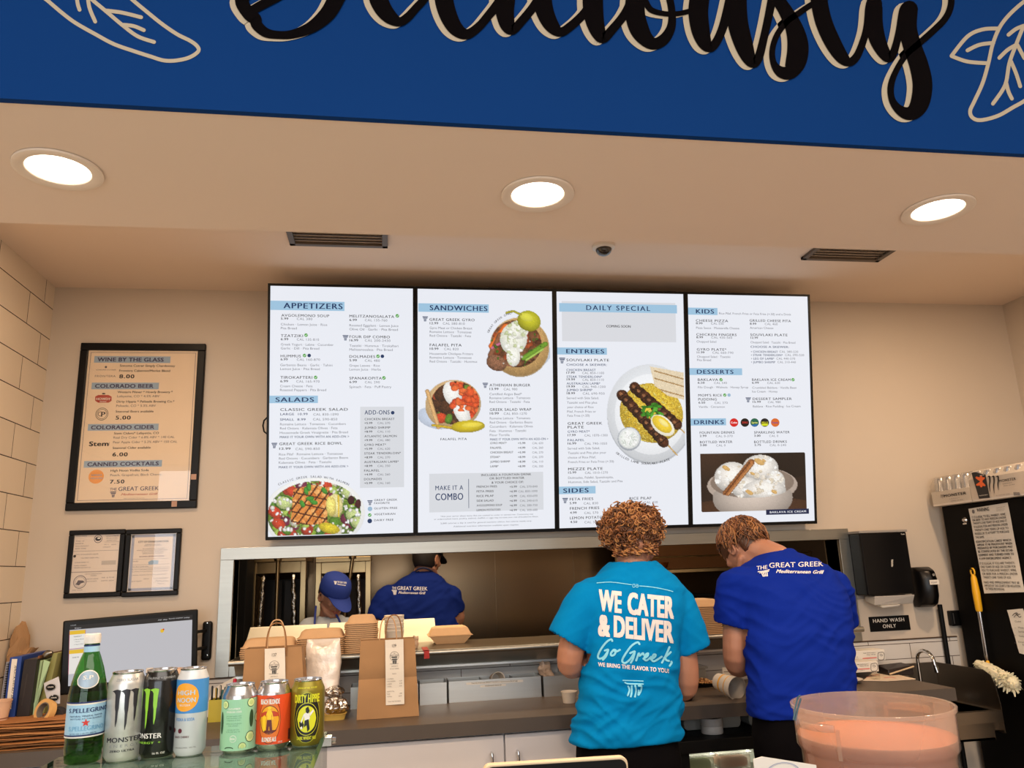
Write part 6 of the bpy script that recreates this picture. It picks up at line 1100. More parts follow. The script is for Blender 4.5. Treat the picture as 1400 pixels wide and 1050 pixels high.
c0, c1 = pY(1289, 832, -.05), pY(1300, 905, -.05); m = MB(BLACKM); m.tube([(c0.x, -.03, c0.z+.02), (c1.x, -.03, c1.z-.02), (c1.x, -.03, .02)], .012, 12); tag(m.build('conduit_pipe', smooth=40, loc=(c1.x, -.03, 0)), 'black vertical pipe running down from the soap dispenser', 'pipe')
q = [pY(*p, -.02) for p in ((1297, 835), (1313, 834), (1317, 855), (1299, 856))]; t = thing('wall_outlet', 'black square wall box half hidden by the black refrigerator', 'outlet', q[3]); m = MB(BLACKP); m.box(q[0].x, q[2].x, -.03, -.001, q[3].z, q[0].z); m.build('box', t, bev=.006, seg=3); m = MB(mat('outlet_grey', '3A3A3C', .5)); m.box(q[0].x+.012, q[0].x+.016, -.033, -.03, q[3].z+.012, q[0].z-.012); m.build('switch', t)

# refrigerator on the right
FX = 2.985; FZ = 1.742; t = thing('refrigerator', 'tall black refrigerator at the right with notices on its side', 'refrigerator', (3.3, -.45, 0)); FB_ = mat('fridge_black', '060505', .5, spec=.12)
m = MB(FB_); m.box(FX, 3.62, -.72, -.05, .08, FZ); m.box(FX+.03, 3.6, -.70, -.07, 0, .08); m.build('body', t, bev=.006); m = MB(FB_); m.box(FX+.004, 3.62, -.785, -.73, .12, FZ-.02); m.build('door', t, bev=.008)
ff = Frame((FX-.0006, 0, 0), (0, -1, 0), (0, 0, 1))
def side_paper(name, label, cat, corners, draw, crop, m0=PAPER):
    q = [ff.uv(*p) for p in corners]; m = MB(m0); t_ = thing(name, label, cat, ff.p(*q[-1])); N = 10; rows = []
    for i in range(N+1):
        s = i/N; a0 = [q[3][k]+(q[0][k]-q[3][k])*s for k in (0, 1)]; a1 = [q[2][k]+(q[1][k]-q[2][k])*s for k in (0, 1)]; d = .0012+.0009*math.sin(s*13); rows.append((ff.p(*a0, d), ff.p(*a1, d)))
    for i in range(N): m.poly([rows[i][0], rows[i][1], rows[i+1][1], rows[i+1][0]])
    m.build('sheet', t_, flat=True); m = MB(); a = Art(Frame(ff.p(0, 0, .0022), ff.u, ff.v), m, *crop, .0004); draw(a); m.build('print', t_, flat=True)
def notice(a):
    a.T('WARNING', 563, 394, 676, 34, INK, .02); a.C(530, 390, 12, INKG, 18)
    for k, y in enumerate((355, 366, 377, 388)): a.T('Colorado liquor code', 735+k, y, 815-(k % 2)*10, 6, INKG)
    L = [('IT IS ILLEGAL TO SELL WHISKEY, WINE,', 520, 452, 828, 0), ('OR BEER TO ANY PERSON UNDER', 524, 479, 832, 0), ('TWENTY-ONE YEARS OF AGE AND IT', 530, 508, 838, 0), ('IS ILLEGAL FOR ANY PERSON UNDER', 538, 538, 845, 0), ('TWENTY-ONE YEARS OF AGE TO', 544, 569, 852, 0), ('POSSESS OR TO ATTEMPT TO PURCHASE', 548, 600, 858, 0), ('THE SAME.', 552, 632, 632, 0),
      ('IDENTIFICATION CARDS WHICH', 558, 672, 874, 1), ('APPEAR TO BE FRAUDULENT WHEN', 566, 700, 882, 1), ('PRESENTED BY PURCHASERS MAY', 571, 729, 888, 1), ('BE CONFISCATED BY THE ESTAB-', 575, 759, 893, 1), ('LISHMENT AND TURNED OVER TO', 579, 790, 898, 1), ('A LAW ENFORCEMENT AGENCY.', 583, 822, 878, 1),
      ('IT IS ILLEGAL IF YOU ARE TWENTY-', 588, 866, 908, 0), ('ONE YEARS OF AGE OR OLDER FOR', 598, 897, 914, 0), ('YOU TO PURCHASE WHISKEY, WINE,', 605, 928, 920, 0), ('OR BEER FOR A PERSON UNDER', 613, 959, 930, 0), ('TWENTY-ONE YEARS OF AGE.', 622, 990, 872, 0), ('FINES AND IMPRISONMENT MAY BE', 626, 1034, 945, 0), ('IMPOSED BY THE COURTS FOR VIOLATION', 634, 1064, 952, 0), ('OF THESE PROVISIONS.', 642, 1093, 812, 0)]
    for tx, x, y, x1, b in L: a.T(tx, x, y, x1, 21, INK, .03 if b else .008)
side_paper('warning_notice', 'long white WARNING notice taped to the black refrigerator side', 'notice', [(1324.3, 695.7), (1378, 687), (1401.5, 809.5), (1346, 811.3)], notice, (1250, 640, 6.56))
def note2(a):
    a.S([(318, 358), (335, 342), (352, 338), (362, 350), (378, 348)], INK, 5); a.S([(330, 372), (350, 352), (372, 372), (385, 366)], INKG, 6); a.S([(345, 345), (358, 360)], INK, 6)
    a.T('CLAM', 336, 412, 385, 14, INKG)
    for y, x0, x1, tx in ((460, 362, 412, 'Water'), (492, 365, 420, 'Sparkling'), (528, 370, 420, 'Cooked'), (575, 366, 425, 'Drinks'), (598, 400, 440, 'Ice')): a.T(tx, x0, y, x1, 14, INKG)
    for y in (455, 515, 575): a.S([(336, y), (342, y+6)], INKG, 2)
side_paper('handwritten_note', 'white handwritten list with a drawn logo, at the right frame edge', 'notice', [(1377, 834), (1399, 832), (1420, 900), (1394, 893)], note2, (1330, 780, 5.833))
p = pX(1319, 711, FX); m = MB(CHROME); m.lathe([(.016, 0), (.012, .006), (.004, .014), (.001, .015)], p, 18, (True, False), (-1, 0, 0)); m.box(p.x-.004, p.x-.0005, p.y-.014, p.y+.014, p.z-.022, p.z-.016); tag(m.build('magnetic_hook', smooth=40, loc=p), 'small silver magnetic hook on the refrigerator left of the notice', 'hook')
# duster
h = pX(1329, 777, FX-.02); b = pX(1339, 836, FX-.02); e = pX(1350, 904, FX-.02)
m = MB(BLACKM); m.tube([(FX, h.y, h.z-.004), (FX-.03, h.y, h.z-.004), (FX-.03, h.y, h.z+.006)], .003, 8); m.lathe([(.012, 0), (.012, .004)], (FX, h.y, h.z-.004), 14, (True, True), (-1, 0, 0)); tag(m.build('wall_hook', loc=(FX, h.y, h.z)), 'small black hook carrying the yellow duster', 'hook')
t = thing('duster', 'fluffy white duster with a yellow handle hanging on the refrigerator', 'duster', h); YD = mat('yellow_handle', 'E0A91E', .4)
m = MB(YD); u_ = (b-h).normalized(); m.tube([h+u_*.03, h+u_*.05, h+(b-h)*.55, b-u_*.01, b], [.008, .014, .018, .0165, .014], 14)
lo = []
for i in range(13): q_ = 2*PI*i/12; lo.append(h+u_*(.018-.018*math.cos(q_))+Vector((0, .013*math.sin(q_), 0)))
m.tube(lo, .0042, 8, (False, False)); m.build('handle', t, smooth=40)
m = MB(ALU); m.tube([b, b+(e-b)*.92, e], [.011, .010, .006], 14); m.build('rod', t, smooth=40)
e2 = pX(1353, 914, FX-.03); m = MB(YD); m.tube([e, e2], [.008, .010], 12); m.build('collar', t, smooth=40)
hd0 = pX(1338, 908, FX-.08); hd1 = pX(1384, 934, FX-.08); m = MB(mat('white_fluff', 'DDD6B8', .9, var=.15, scale=20, sss=.1)); random.seed(4); dv = hd1-hd0
m.tube([hd0, hd0.lerp(hd1, .5), hd1], [.02, .035, .03], 10, round_ends=True)
for i in range(850):
    s_ = random.random(); base = hd0+dv*s_; d = Vector((random.gauss(0, 1), random.gauss(0, 1), random.gauss(0, 1))).normalized(); L = random.uniform(.026, .045)*(.75+.5*s_); tip = base+d*L+Vector((0, 0, -.006)); sd = d.cross(Vector((random.random(), random.random(), .3))).normalized()*.006
    m.add([base+sd, base-sd, (base+tip)/2-sd*1.4+Vector((0, 0, .006)), tip-sd*.4, tip+sd*.4, (base+tip)/2+sd*1.4+Vector((0, 0, .006))], [(0, 1, 2, 5), (5, 2, 3, 4)])
o = m.build('fluffy_head', t); o['kind'] = 'stuff'
m = MB(YD); m.tube([e2, hd0.lerp(hd1, .35)], [.010, .008], 10); m.build('neck', t, smooth=40)
# shrink-wrapped can pack on top
def can_pack(label, y0, y1, art, open_):
    z0 = FZ+.001; x0 = FX-.055; t = thing('can_pack', label, 'can pack', ((x0+3.2)/2+.03, (y0+y1)/2, z0), 'packs of cans on the refrigerator')
    m = MB(mat('pack_card', 'DDD3C6', .6, var=.08)); yy0, yy1 = min(y0, y1), max(y0, y1)
    m.box(x0, x0+.003, yy0, yy1, z0, z0+.075); m.box(x0+.003, 3.25, yy0, yy1, z0, z0+.003); m.box(3.247, 3.25, yy0, yy1, z0+.003, z0+.075); m.box(x0+.003, 3.247, yy1-.003, yy1, z0+.003, z0+.075); m.box(x0+.003, 3.247, yy0, yy0+.003, z0+.003, z0+.075); m.build('tray', t)
    cn = 0
    n_y = max(1, int((yy1-yy0-.006)/.067))
    for i in range(n_y):
        for j in range(3):
            m = MB(mat('pack_can_silver', 'C6C7C9', .25, .9, var=.08)); cx, cy = x0+.038+j*.068, yy1-.037-i*.067; m.lathe([(.025, .004), (.0325, .012), (.0325, .128), (.027, .142), (.0255, .146), (.0245, .143), (.001, .142)], (cx, cy, z0), 20, (True, False)); m.build('can', t, smooth=40)
    m = MB(clear('shrink_wrap', 'F2F0EC', rough=.12, milk=.16) if open_ else clear('printed_white_wrap', 'F2F0EC', rough=.15, milk=.93, milkc='E4DACE')); m.rings([[(x_, yy0-.001, z_) for x_, z_ in pr_] if k == 0 else [(x_, yy1+.001, z_) for x_, z_ in pr_] for k in (0, 1) for pr_ in ([(x0-.002, z0+.01), (x0-.002, z0+.11), (x0+.03, z0+.155), (3.22, z0+.155), (3.251, z0+.11), (3.251, z0+.01)],)]); m.build('shrink_wrap', t, smooth=30)
    m = MB(); a = Art(Frame((x0-.0035, 0, 0), (0, -1, 0), (0, 0, 1)), m, 1250, 640, 6.56, .0004); art(a); m.build('print', t, flat=True)
CLAWK = mat('claw_black', '1A1A1E', .5, var=0)
def claws(a, x, y, w, h, mt):
    for k, (dx, hh) in enumerate(((0, .9), (.38, 1), (.76, .8))):
        a.S([(x+w*(dx-.06), y+h*.03, w*.05), (x+w*(dx+.1), y, w*.14), (x+w*(dx+.14), y+h*.3*hh, w*.12), (x+w*(dx+.1), y+h*.6*hh, w*.10), (x+w*(dx+.16), y+h*hh, w*.03)], mt)
def pk1(a):
    claws(a, 238, 240, 30, 32, CLAWK); a.T('MONSTER', 268, 262, 472, 24, CLAWK, .04, 1.1); a.T('E N E R G Y', 318, 281, 410, 8, INKG, .02, 1.2); a.T('ZERO ULTRA', 330, 300, 440, 9, INKG, .02, 1.2)
def pk2(a):
    a.G([(512, 42), (545, 35), (640, 60), (678, 265), (582, 275)], CLAWK, 1); ORG = mat('pack_orange', 'D8602A', .5, var=0); a.S([(560, 85, 20), (595, 100, 30), (625, 90, 18)], ORG, None, 2); a.S([(565, 150, 18), (600, 140, 34), (632, 155, 16)], ORG, None, 2); a.S([(600, 80, 26), (602, 160, 24)], ORG, None, 2)
    a.T('MONSTER ENERGY', 585, 252, 668, 8, PAPER, .01, lev=3); a.T('GAMING', 590, 70, 632, 8, PAPER, .02, lev=3)
    claws(a, 665, 75, 100, 150, CLAWK); a.T('MONSTER', 765, 128, 918, 24, CLAWK, .03, 1.1); a.T('ENERGY', 795, 146, 880, 8, INKG, .02, 1.3); a.T('ZERO ULTRA', 800, 164, 905, 9, INKG, .02, 1.2); a.T('12 - 16 FL OZ CANS', 735, 250, 860, 8, INKG)
    for k in range(14): a.R(888+k*4.2, 216, 890+k*4.2+(k % 3)*.7, 246, INKG, 2)
can_pack('wrapped pack of silver cans in a printed tray at the refrigerator corner', pX(1276, 690, FX-.055).y, pX(1330, 690, FX-.055).y, pk1, True)
can_pack('wrapped pack of cans with a black and orange panel, near the frame edge', pX(1331, 690, FX-.055).y, pX(1412, 690, FX-.055).y-.03, pk2, False)

# ================================================================== THE CUSTOMER'S SIDE: glass case, cans, container
ZG = 1.172
GP = clear('case_glass', 'DDEBE3', 1.5)
GEDGE = mat('green_glass_edge', '24463A', .15, var=0)
gx0, gx1, gy0, gy1 = pZ(85, 1035, ZG).x-.005, pZ(445, 1016, ZG).x, -2.9, -2.152
t = thing('glass_display_case', 'glass-topped display case carrying the row of drinks', 'display case', ((gx0+gx1)/2, -2.5, 0))
m = MB(mat('case_base_white', 'C9C5C0', .5)); m.box(gx0, gx1, gy0, gy1, .0, .95); m.build('case_base', t, bev=.004)
m = MB(GP); m.box(gx0, gx1-.012, gy0, gy1, ZG-.009, ZG); m.use(GEDGE); m.box(gx0, gx1-.012, gy1, gy1+.0015, ZG-.009, ZG); m.box(gx0-.0015, gx0, gy0, gy1, ZG-.009, ZG); m.build('top_pane', t)
m = MB(GP); m.box(gx0, gx1-.012, gy1-.010, gy1-.002, .951, ZG-.0095); m.build('back_pane', t)
zt = pX(447, 1003, gx1).z; m = MB(GP); m.box(gx1-.008, gx1, gy0, gy1, .951, zt); m.use(GEDGE); m.box(gx1-.008, gx1, gy0, gy1+.0015, zt, zt+.0015); m.box(gx1-.008, gx1, gy1, gy1+.0015, .951, zt); m.build('side_pane', t)
m = MB(GP); m.box(gx0, gx0+.008, gy0, gy1-.011, .951, ZG-.0095); m.build('side_pane', t)
c = pX(452, 1016, gx1+.01); m = MB(CHROME); m.box(gx1-.014, gx1+.01, gy1-.02, gy1+.004, c.z-.012, c.z+.006); m.tube([(gx1+.01, gy1-.008, c.z-.003), (gx1+.018, gy1-.008, c.z-.003)], .006, 12); m.build('glass_clip', t, bev=.001)
m = MB(mat('case_liner_copper', 'B98560', .3, .8)); m.box(gx0, gx1-.012, gy1+.0016, gy1+.006, ZG-.012, ZG-.003); m.build('edge_strip', t)
# service counter carrying register, card and container
m = MB(TOPM); m.box(gx1+.02, 1.75, -2.72, -1.92, .82, .86); m.use(CABW); m.box(gx1+.03, 1.74, -2.70, -1.94, 0, .82); tag(m.build('service_counter', loc=(.8, -2.3, 0)), 'service counter under the register and the sauce container', 'counter')

def can(label, base, R, H, top, body, neckc=None):
    p = pZ(*base, ZG); c = Vector((p.x+.012*(p.x), p.y+R*.95, ZG+.0005)); t = thing('drink_can', label, 'can', c); f = math.degrees(math.atan2(CAMP.y-c.y, CAMP.x-c.x))
    sh = R*.80; prof = [(R*.72, .004), (R*.80, .0), (R*.84, .002), (R, .010), (R, H-.022), (R*.985, H-.018), (sh*1.02, H-.005), (sh, H-.003)]
    m = MB(body); m.lathe(prof, c, 56, (True, False)); m.build('can_body', t, smooth=35)
    m = MB(ALU); m.lathe([(sh, H-.0035), (sh+.001, H-.001), (sh+.0005, H), (sh-.0015, H-.0005), (sh-.002, H-.005), (sh-.006, H-.0055), (.001, H-.0045)], c, 48, (False, False)); m.build('can_lid', t, smooth=35)
    m = MB(ALU); m.lathe([(R*.845, .0015), (R*.79, -.0003), (R*.73, .003)], c, 40, (False, False)); m.build('base_rim', t, smooth=35)
    m = MB(ALU); q = Vector((math.cos(math.radians(f+30)), math.sin(math.radians(f+30)), 0)); s_ = Vector((-q.y, q.x, 0)); P = [c+q*a+s_*b+Vector((0, 0, H-.0035)) for a, b in [(-.012+.022*.5*(1-math.cos(PI*k/6)), .0065*math.sin(PI*k/6)+.002) for k in range(7)]+[(-.012+.022*.5*(1+math.cos(PI*k/6)), -.0065*math.sin(PI*k/6)-.002) for k in range(7)]]
    m.add(P+[x+Vector((0, 0, .0012)) for x in P], [list(range(14))[::-1], list(range(14, 28))]+[[i, (i+1) % 14, 14+(i+1) % 14, 14+i] for i in range(14)]); m.build('pull_tab', t)
    RR = lambda zz: float(np.interp(zz-c.z, [z for r, z in prof], [r for r, z in prof]))
    return t, c, f, RR
def A_(f, xn): return f+math.degrees(math.asin(max(-1, min(1, xn))))
def band(m, c, R, z0, z1, mt, lev=.0004, n=56, a=None):
    m.use(mt)
    if a is None: m.lathe([(R+lev, z0), (R+lev, z1)], c, n, (False, False))
    else: cyl_poly(m, c, R, [(a[0], c[2]+z0), (a[1], c[2]+z0), (a[1], c[2]+z1), (a[0], c[2]+z1)], mt, lev)
CL = [[(-.30, .955), (-.16, .985), (-.02, 1.0), (.17, .975), (.15, .85), (.11, .68), (.13, .52), (.06, .38), (.08, .2), (.0, .0), (-.045, .2), (-.03, .38), (-.085, .54), (-.05, .70), (-.10, .86), (-.17, .92)]]
def canclaws(m, c, f, R, H, xs, zt, hs, mt, w=1.0):
    for x, h in zip(xs, hs):
        cyl_poly(m, c, R, [(A_(f, x)+math.degrees(a*w)*.9, c[2]+H*(zt-h*(1-b))) for a, b in CL[0]], mt, .0008)
DUSK = mat('claw_charcoal', '26262E', .4, var=0); GREENC = mat('acid_green', '8CC63A', .45, var=0); WHT = mat('print_white', 'E4E2DC', .5, var=0)
H = .157
t, c, f, R = can('tall silver-white can with black claw marks, beside the green bottle', (163.5, 1043.5), .0331, H, None, mat('mottled_silver', 'C9C9C6', .32, .55, var=.22, scale=70))
m = MB(); canclaws(m, c, f, R, H, (-.46, .02, .46), .815, (.43, .47, .38), DUSK, 1.15)
cyl_art(m, c, R, 'MONSTER', f+2, c.z+H*.225, H*.055, 112, DUSK, .03); cyl_art(m, c, R, 'E N E R G Y', f+4, c.z+H*.170, H*.03, 90, mat('print_grey', '8C9296', .5, var=0)); cyl_art(m, c, R, 'ZERO ULTRA', f-2, c.z+H*.118, H*.024, 76, DUSK, .03); cyl_art(m, c, R, 'ZERO SUGAR', f, c.z+H*.905, H*.03, 75, mat('print_grey', '8C9296', .5, var=0), .02)
m.build('print', t, flat=True)
t, c, f, R = can('tall black can with acid green claw marks', (212, 1038.5), .0331, H, None, mat('can_black', '0A0A0B', .25, coat=.4, var=0))
m = MB(); canclaws(m, c, f, R, H, (-.97, -.70, -.28), .80, (.45, .47, .42), GREENC, 1.15); cyl_art(m, c, R, 'MONSTER', f-42, c.z+H*.235, H*.058, 104, WHT, .03); cyl_art(m, c, R, 'ENERGY  +', f-34, c.z+H*.175, H*.026, 84, GREENC, .03); cyl_art(m, c, R, '16 FL OZ', f+4, c.z+H*.055, H*.024, 38, WHT, .03); cyl_art(m, c, R, 'TAURINE + GINSENG', f, c.z+H*.90, H*.024, 100, mat('print_grey', '8C9296', .5, var=0))
for k in range(9): cyl_poly(m, c, R, [(f+66, c.z+H*(.1+.012*k)), (f+80, c.z+H*(.1+.012*k)), (f+80, c.z+H*(.105+.012*k)), (f+66, c.z+H*(.105+.012*k))], mat('print_grey', '8C9296', .5, var=0))
m.build('print', t, flat=True)
t, c, f, R = can('slim white and blue can with an orange sun circle', (257, 1035.5), .0289, H, None, mat('can_white', 'C9CED2', .35, .2, var=.02))
SB_ = mat('sky_blue_print', '3F86C6', .45, var=0); ORN = mat('sun_orange_print', 'E8A02E', .45, var=0); m = MB(); band(m, c, R(c.z+.06), .49*H, .875*H, SB_)
cyl_disc(m, c, R, A_(f, -.45), c.z+H*.675, .0255, ORN, .0009); cyl_art(m, c, R, 'HIGH', A_(f, -.40), c.z+H*.70, H*.056, 66, mat('pale_blue_print', 'B9CCDA', .5, var=0), .03, .0015); cyl_art(m, c, R, 'NOON', A_(f, -.38), c.z+H*.615, H*.056, 70, mat('pale_blue_print', 'B9CCDA', .5, var=0), .03, .0015); cyl_art(m, c, R, 'SELTZER', A_(f, -.42), c.z+H*.575, H*.02, 40, WHT, .02, .0015)
cyl_art(m, c, R, 'VODKA & SODA', A_(f, -.42), c.z+H*.405, H*.036, 74, SB_, .02); CH = mat('cherry_print', '5A1E2C', .4, var=0)
for dx, dz in ((-.95, .30), (-.63, .295)): cyl_disc(m, c, R, A_(f, dx), c.z+H*dz, .0042, CH)
cyl_art(m, c, R, 'BLACK CHERRY', A_(f, -.55), c.z+H*.215, H*.024, 60, CH, .02); cyl_art(m, c, R, '4.5% ALC/VOL  355 ML', A_(f, -.3), c.z+H*.10, H*.014, 80, INKG)
m.build('print', t, flat=True)
H = .1222
t, c, f, R = can('short mint green can with cucumber slices', (323.5, 1031.5), .0331, H, None, ALU)
MINT = mat('mint_print', '93C7A3', .45, var=0); DG = mat('dark_cucumber', '274A2E', .45, var=0); PG = mat('cucumber_flesh', 'CBDD9C', .45, var=0); m = MB(); band(m, c, R(c.z+.05), .05*H, .795*H, MINT)
for x, z, r in ((.62, .735, .0082), (.62, .235, .0100), (.22, .105, .0072), (-.75, .72, .0075), (.95, .5, .009)): cyl_disc(m, c, R, A_(f, x), c.z+H*z, r, DG, .0008); cyl_disc(m, c, R, A_(f, x), c.z+H*z, r*.88, PG, .0011); cyl_disc(m, c, R, A_(f, x), c.z+H*z, r*.5, mat('cucumber_core', 'B4CC84', .45, var=0), .0014)
cyl_disc(m, c, R, A_(f, .66), c.z+H*.5, .0045, DG, .0009, .016); cyl_disc(m, c, R, A_(f, -.9), c.z+H*.45, .0045, DG, .0009, .02); cyl_disc(m, c, R, A_(f, -.5), c.z+H*.085, .009, DG, .0009, .003)
for k, (z, w, tx) in enumerate([(.645, 42, 'CUCUMBER'), (.60, 50, 'SPARKLING CIDER'), (.545, 48, 'pressed apples and'), (.515, 50, 'fresh cucumber with'), (.485, 46, 'a squeeze of lime,'), (.435, 52, 'unfiltered and gluten'), (.405, 34, 'free always.'), (.345, 40, '5.3% ALC BY VOL'), (.315, 46, '12 FL OZ 355 ML')]): cyl_art(m, c, R, tx, f-18, c.z+H*z, H*(.028 if k < 2 else .018), w, WHT if k < 2 else mat('deep_mint_print', '4E8C68', .5, var=0), .02 if k < 2 else 0)
cyl_disc(m, c, R, f-17, c.z+H*.225, .0062, WHT, .0008); cyl_disc(m, c, R, f-17, c.z+H*.225, .0055, MINT, .0011); cyl_art(m, c, R, 'REAL', f-17, c.z+H*.21, H*.03, 15, WHT, .03, .0015); m.build('print', t, flat=True)
t, c, f, R = can('short orange can with a yellow figure in an oval badge', (371, 1026.5), .0331, H, None, ALU)
OR_ = mat('orange_red_print', 'D2481C', .45, var=0); OY = mat('amber_print', 'E3A01E', .45, var=0); MR = mat('maroon_print', '5E1E1A', .45, var=0); YL = mat('yellow_print', 'F0C41E', .45, var=0); m = MB(); band(m, c, R(c.z+.05), .09*H, .815*H, OR_)
cyl_disc(m, c, R, f-12, c.z+H*.44, .0215, MR, .0007, .042); cyl_disc(m, c, R, f-12, c.z+H*.44, .0205, mat('copper_orange_print', 'D8702A', .45, var=0), .0009, .0405); cyl_disc(m, c, R, f-12, c.z+H*.455, .0188, MR, .0011, .0262); cyl_disc(m, c, R, f-12, c.z+H*.455, .0176, OY, .0013, .0248)
cyl_art(m, c, R, 'BEACH BLONDE', f-12, c.z+H*.685, H*.075, 62, WHT, .05, .0015); cyl_art(m, c, R, 'BLONDE ALE', f-12, c.z+H*.135, H*.065, 46, WHT, .05, .0015)
g = lambda pts, mt, lev=.0017: cyl_poly(m, c, R, [(f-12+a, c.z+H*z) for a, z in pts], mt, lev)
g([(-29, .50), (29, .50), (29, .55), (15, .58), (-15, .58), (-29, .55)], mat('sunset_print', 'B8401E', .45, var=0), .0015); g([(-24, .30), (24, .30), (18, .27), (0, .255), (-18, .27)], MR, .0015)
g([(-5, .60), (5, .60), (7, .56), (6, .45), (-6, .45), (-8, .56)], YL, .0019); cyl_disc(m, c, R, f-12, c.z+H*.63, .0032, YL, .0021); g([(-8, .57), (-6, .57), (-11, .45), (-14, .45)], YL, .0019); g([(6, .57), (8, .57), (13, .47), (10, .44)], YL, .0019); g([(-7, .455), (7, .455), (10, .30), (2, .30), (0, .38), (-2, .30), (-9, .30)], MR, .0021); g([(-22, .50), (-15, .53), (-11, .48), (-11, .32), (-17, .28), (-22, .32)], YL, .0020)
for k in range(10): cyl_poly(m, c, R, [(f+58+k*1.6, c.z+H*.12), (f+59+k*1.6, c.z+H*.12), (f+59+k*1.6, c.z+H*.28), (f+58+k*1.6, c.z+H*.28)], INK)
cyl_art(m, c, R, '12 FL OZ', f+25, c.z+H*.105, H*.025, 14, WHT, .02); m.build('print', t, flat=True)
t, c, f, R = can('short olive gold can with a black oval and yellow circle', (418.5, 1022), .0331, H, None, mat('olive_gold_can', '857A2A', .32, .5, var=.05))
YG = mat('acid_yellow_print', 'CFD128', .45, var=0); m = MB(); KB = mat('black_print', '12110E', .45, var=0)
cyl_disc(m, c, R, f-2, c.z+H*.44, .0268, YG, .0007, .046); cyl_disc(m, c, R, f-2, c.z+H*.44, .0260, KB, .0009, .0452); cyl_art(m, c, R, 'DIRTY HIPPIE', f-2, c.z+H*.665, H*.125, 84, YG, .05, .0015); cyl_disc(m, c, R, f-2, c.z+H*.42, .0222, YG, .0011, .0300); cyl_disc(m, c, R, f-2, c.z+H*.42, .0214, KB, .0013, .0290); cyl_disc(m, c, R, f-2, c.z+H*.42, .0180, YG, .0015, .0245)
g = lambda pts, mt, lev=.0019: cyl_poly(m, c, R, [(f-2+a, c.z+H*z) for a, z in pts], mt, lev)
g([(-9, .50), (6, .54), (10, .44), (4, .36), (-6, .38)], WHT); g([(-4, .58), (4, .61), (9, .54), (4, .50), (-3, .52)], KB, .0021); g([(-6, .40), (6, .42), (10, .27), (3, .23), (0, .33), (-8, .30)], KB, .0021); g([(-24, .38), (-14, .40), (-8, .34), (-12, .28), (-22, .31)], KB, .0021); g([(8, .50), (20, .56), (22, .53), (10, .46)], WHT, .0021); g([(-20, .30), (-14, .32), (-12, .28), (-18, .27)], WHT, .0023); g([(-10, .49), (-6, .50), (-16, .36), (-19, .38)], WHT, .0023)
cyl_art(m, c, R, 'DARK WHEAT ALE', f-2, c.z+H*.115, H*.05, 62, YG, .04, .0015); cyl_art(m, c, R, '6.0% ALC BY VOL  12 FL OZ', f-2, c.z+H*.875, H*.022, 70, YG, .02)
m.build('print', t, flat=True)
p = pZ(103.5, 1049, ZG); water_bottle((p.x, p.y+.031, ZG+.0005), .985, 'green mineral water bottle with white cap, leftmost of the drinks on the glass case', math.degrees(math.atan2(CAMP.y-p.y, CAMP.x-p.x)))

# sauce container
YC = -2.25; l, r_ = pY(1093, 953, YC), pY(1286.5, 958, YC); RC = (r_.x-l.x)/2*.985; c = pY(1190, 961, YC); zr = c.z; z0 = .861
t = thing('sauce_container', 'round cloudy plastic container half full of orange sauce', 'container', (c.x, YC, z0)); o_ = (c.x, YC, 0)
PLY = clear('cloudy_polypropylene', 'F6E9DF', 1.35, .12, .31, 'DCCFC6'); zst = zr-.088
m = MB(PLY); m.lathe([(.001, z0), (RC*.88, z0), (RC*.90, z0+.004), (RC*.935, zst-.006), (RC*.955, zst), (RC*.985, zst+.008), (RC*.985, zr-.010), (RC*1.012, zr-.008), (RC*1.014, zr-.001), (RC*1.006, zr), (RC*.975, zr-.001), (RC*.968, zst+.010), (RC*.935, zst-.002), (RC*.915, zst-.010), (RC*.88, z0+.008), (.001, z0+.006)], o_, 72, (False, False)); m.build('tub', t, smooth=50)
SAU = mat('orange_sauce', 'BE7549', .45, var=.06, scale=20, sss=.15); zl = zr-.062
m = MB(SAU); m.lathe([(.001, z0+.009), (RC*.875, z0+.010), (RC*.91, zst-.012), (RC*.93, zst-.003), (RC*.962, zst+.010), (RC*.963, zl), (RC*.955, zl-.001), (.001, zl-.001)], o_, 72, (False, False)); m.build('sauce', t, smooth=50)
for a0 in (194, 28):
    m = MB(PLY); pr = []
    for k in range(9): a = math.radians(a0-17+34*k/8); e = 1+.09*math.sin(PI*k/8)**.5; pr.append((a, e))
    zh = zr-.028
    m.rings([[(c.x+RC*rr*math.cos(a), YC+RC*rr*math.sin(a), z) for rr, z in ((.985, zh-.008), (e, zh-.008), (e+.012, zh-.004), (e+.012, zh+.004), (e, zh+.006), (.985, zh+.006))] for a, e in pr]); m.build('handle', t, smooth=40)
    m = MB(PLY); a = math.radians(a0+19); q = Vector((math.cos(a), math.sin(a), 0)); s_ = Vector((-q.y, q.x, 0))*.004
    m.hexa([Vector((c.x, YC, zst))+q*RC*.985-s_, Vector((c.x, YC, zst))+q*RC*1.0-s_, Vector((c.x, YC, zst))+q*RC*1.0+s_, Vector((c.x, YC, zst))+q*RC*.985+s_]+[v+Vector((0, 0, zr-.03-zst)) for v in (Vector((c.x, YC, zst))+q*RC*.985-s_, Vector((c.x, YC, zst))+q*RC*1.0-s_, Vector((c.x, YC, zst))+q*RC*1.0+s_, Vector((c.x, YC, zst))+q*RC*.985+s_)]); m.build('rib', t)
P = [pY(1094, 951, YC), pY(1091, 953, YC), pY(1088, 965, YC), pY(1085, 984, YC), pY(1087, 985, YC), pY(1091, 968, YC), pY(1095, 955, YC)]
m = MB(clear('teal_strap', '7FA6B4', rough=.1, milk=.5, milkc='5F8A9C')); m.tube(P, .0020, 8); m.build('strap', t, smooth=40)
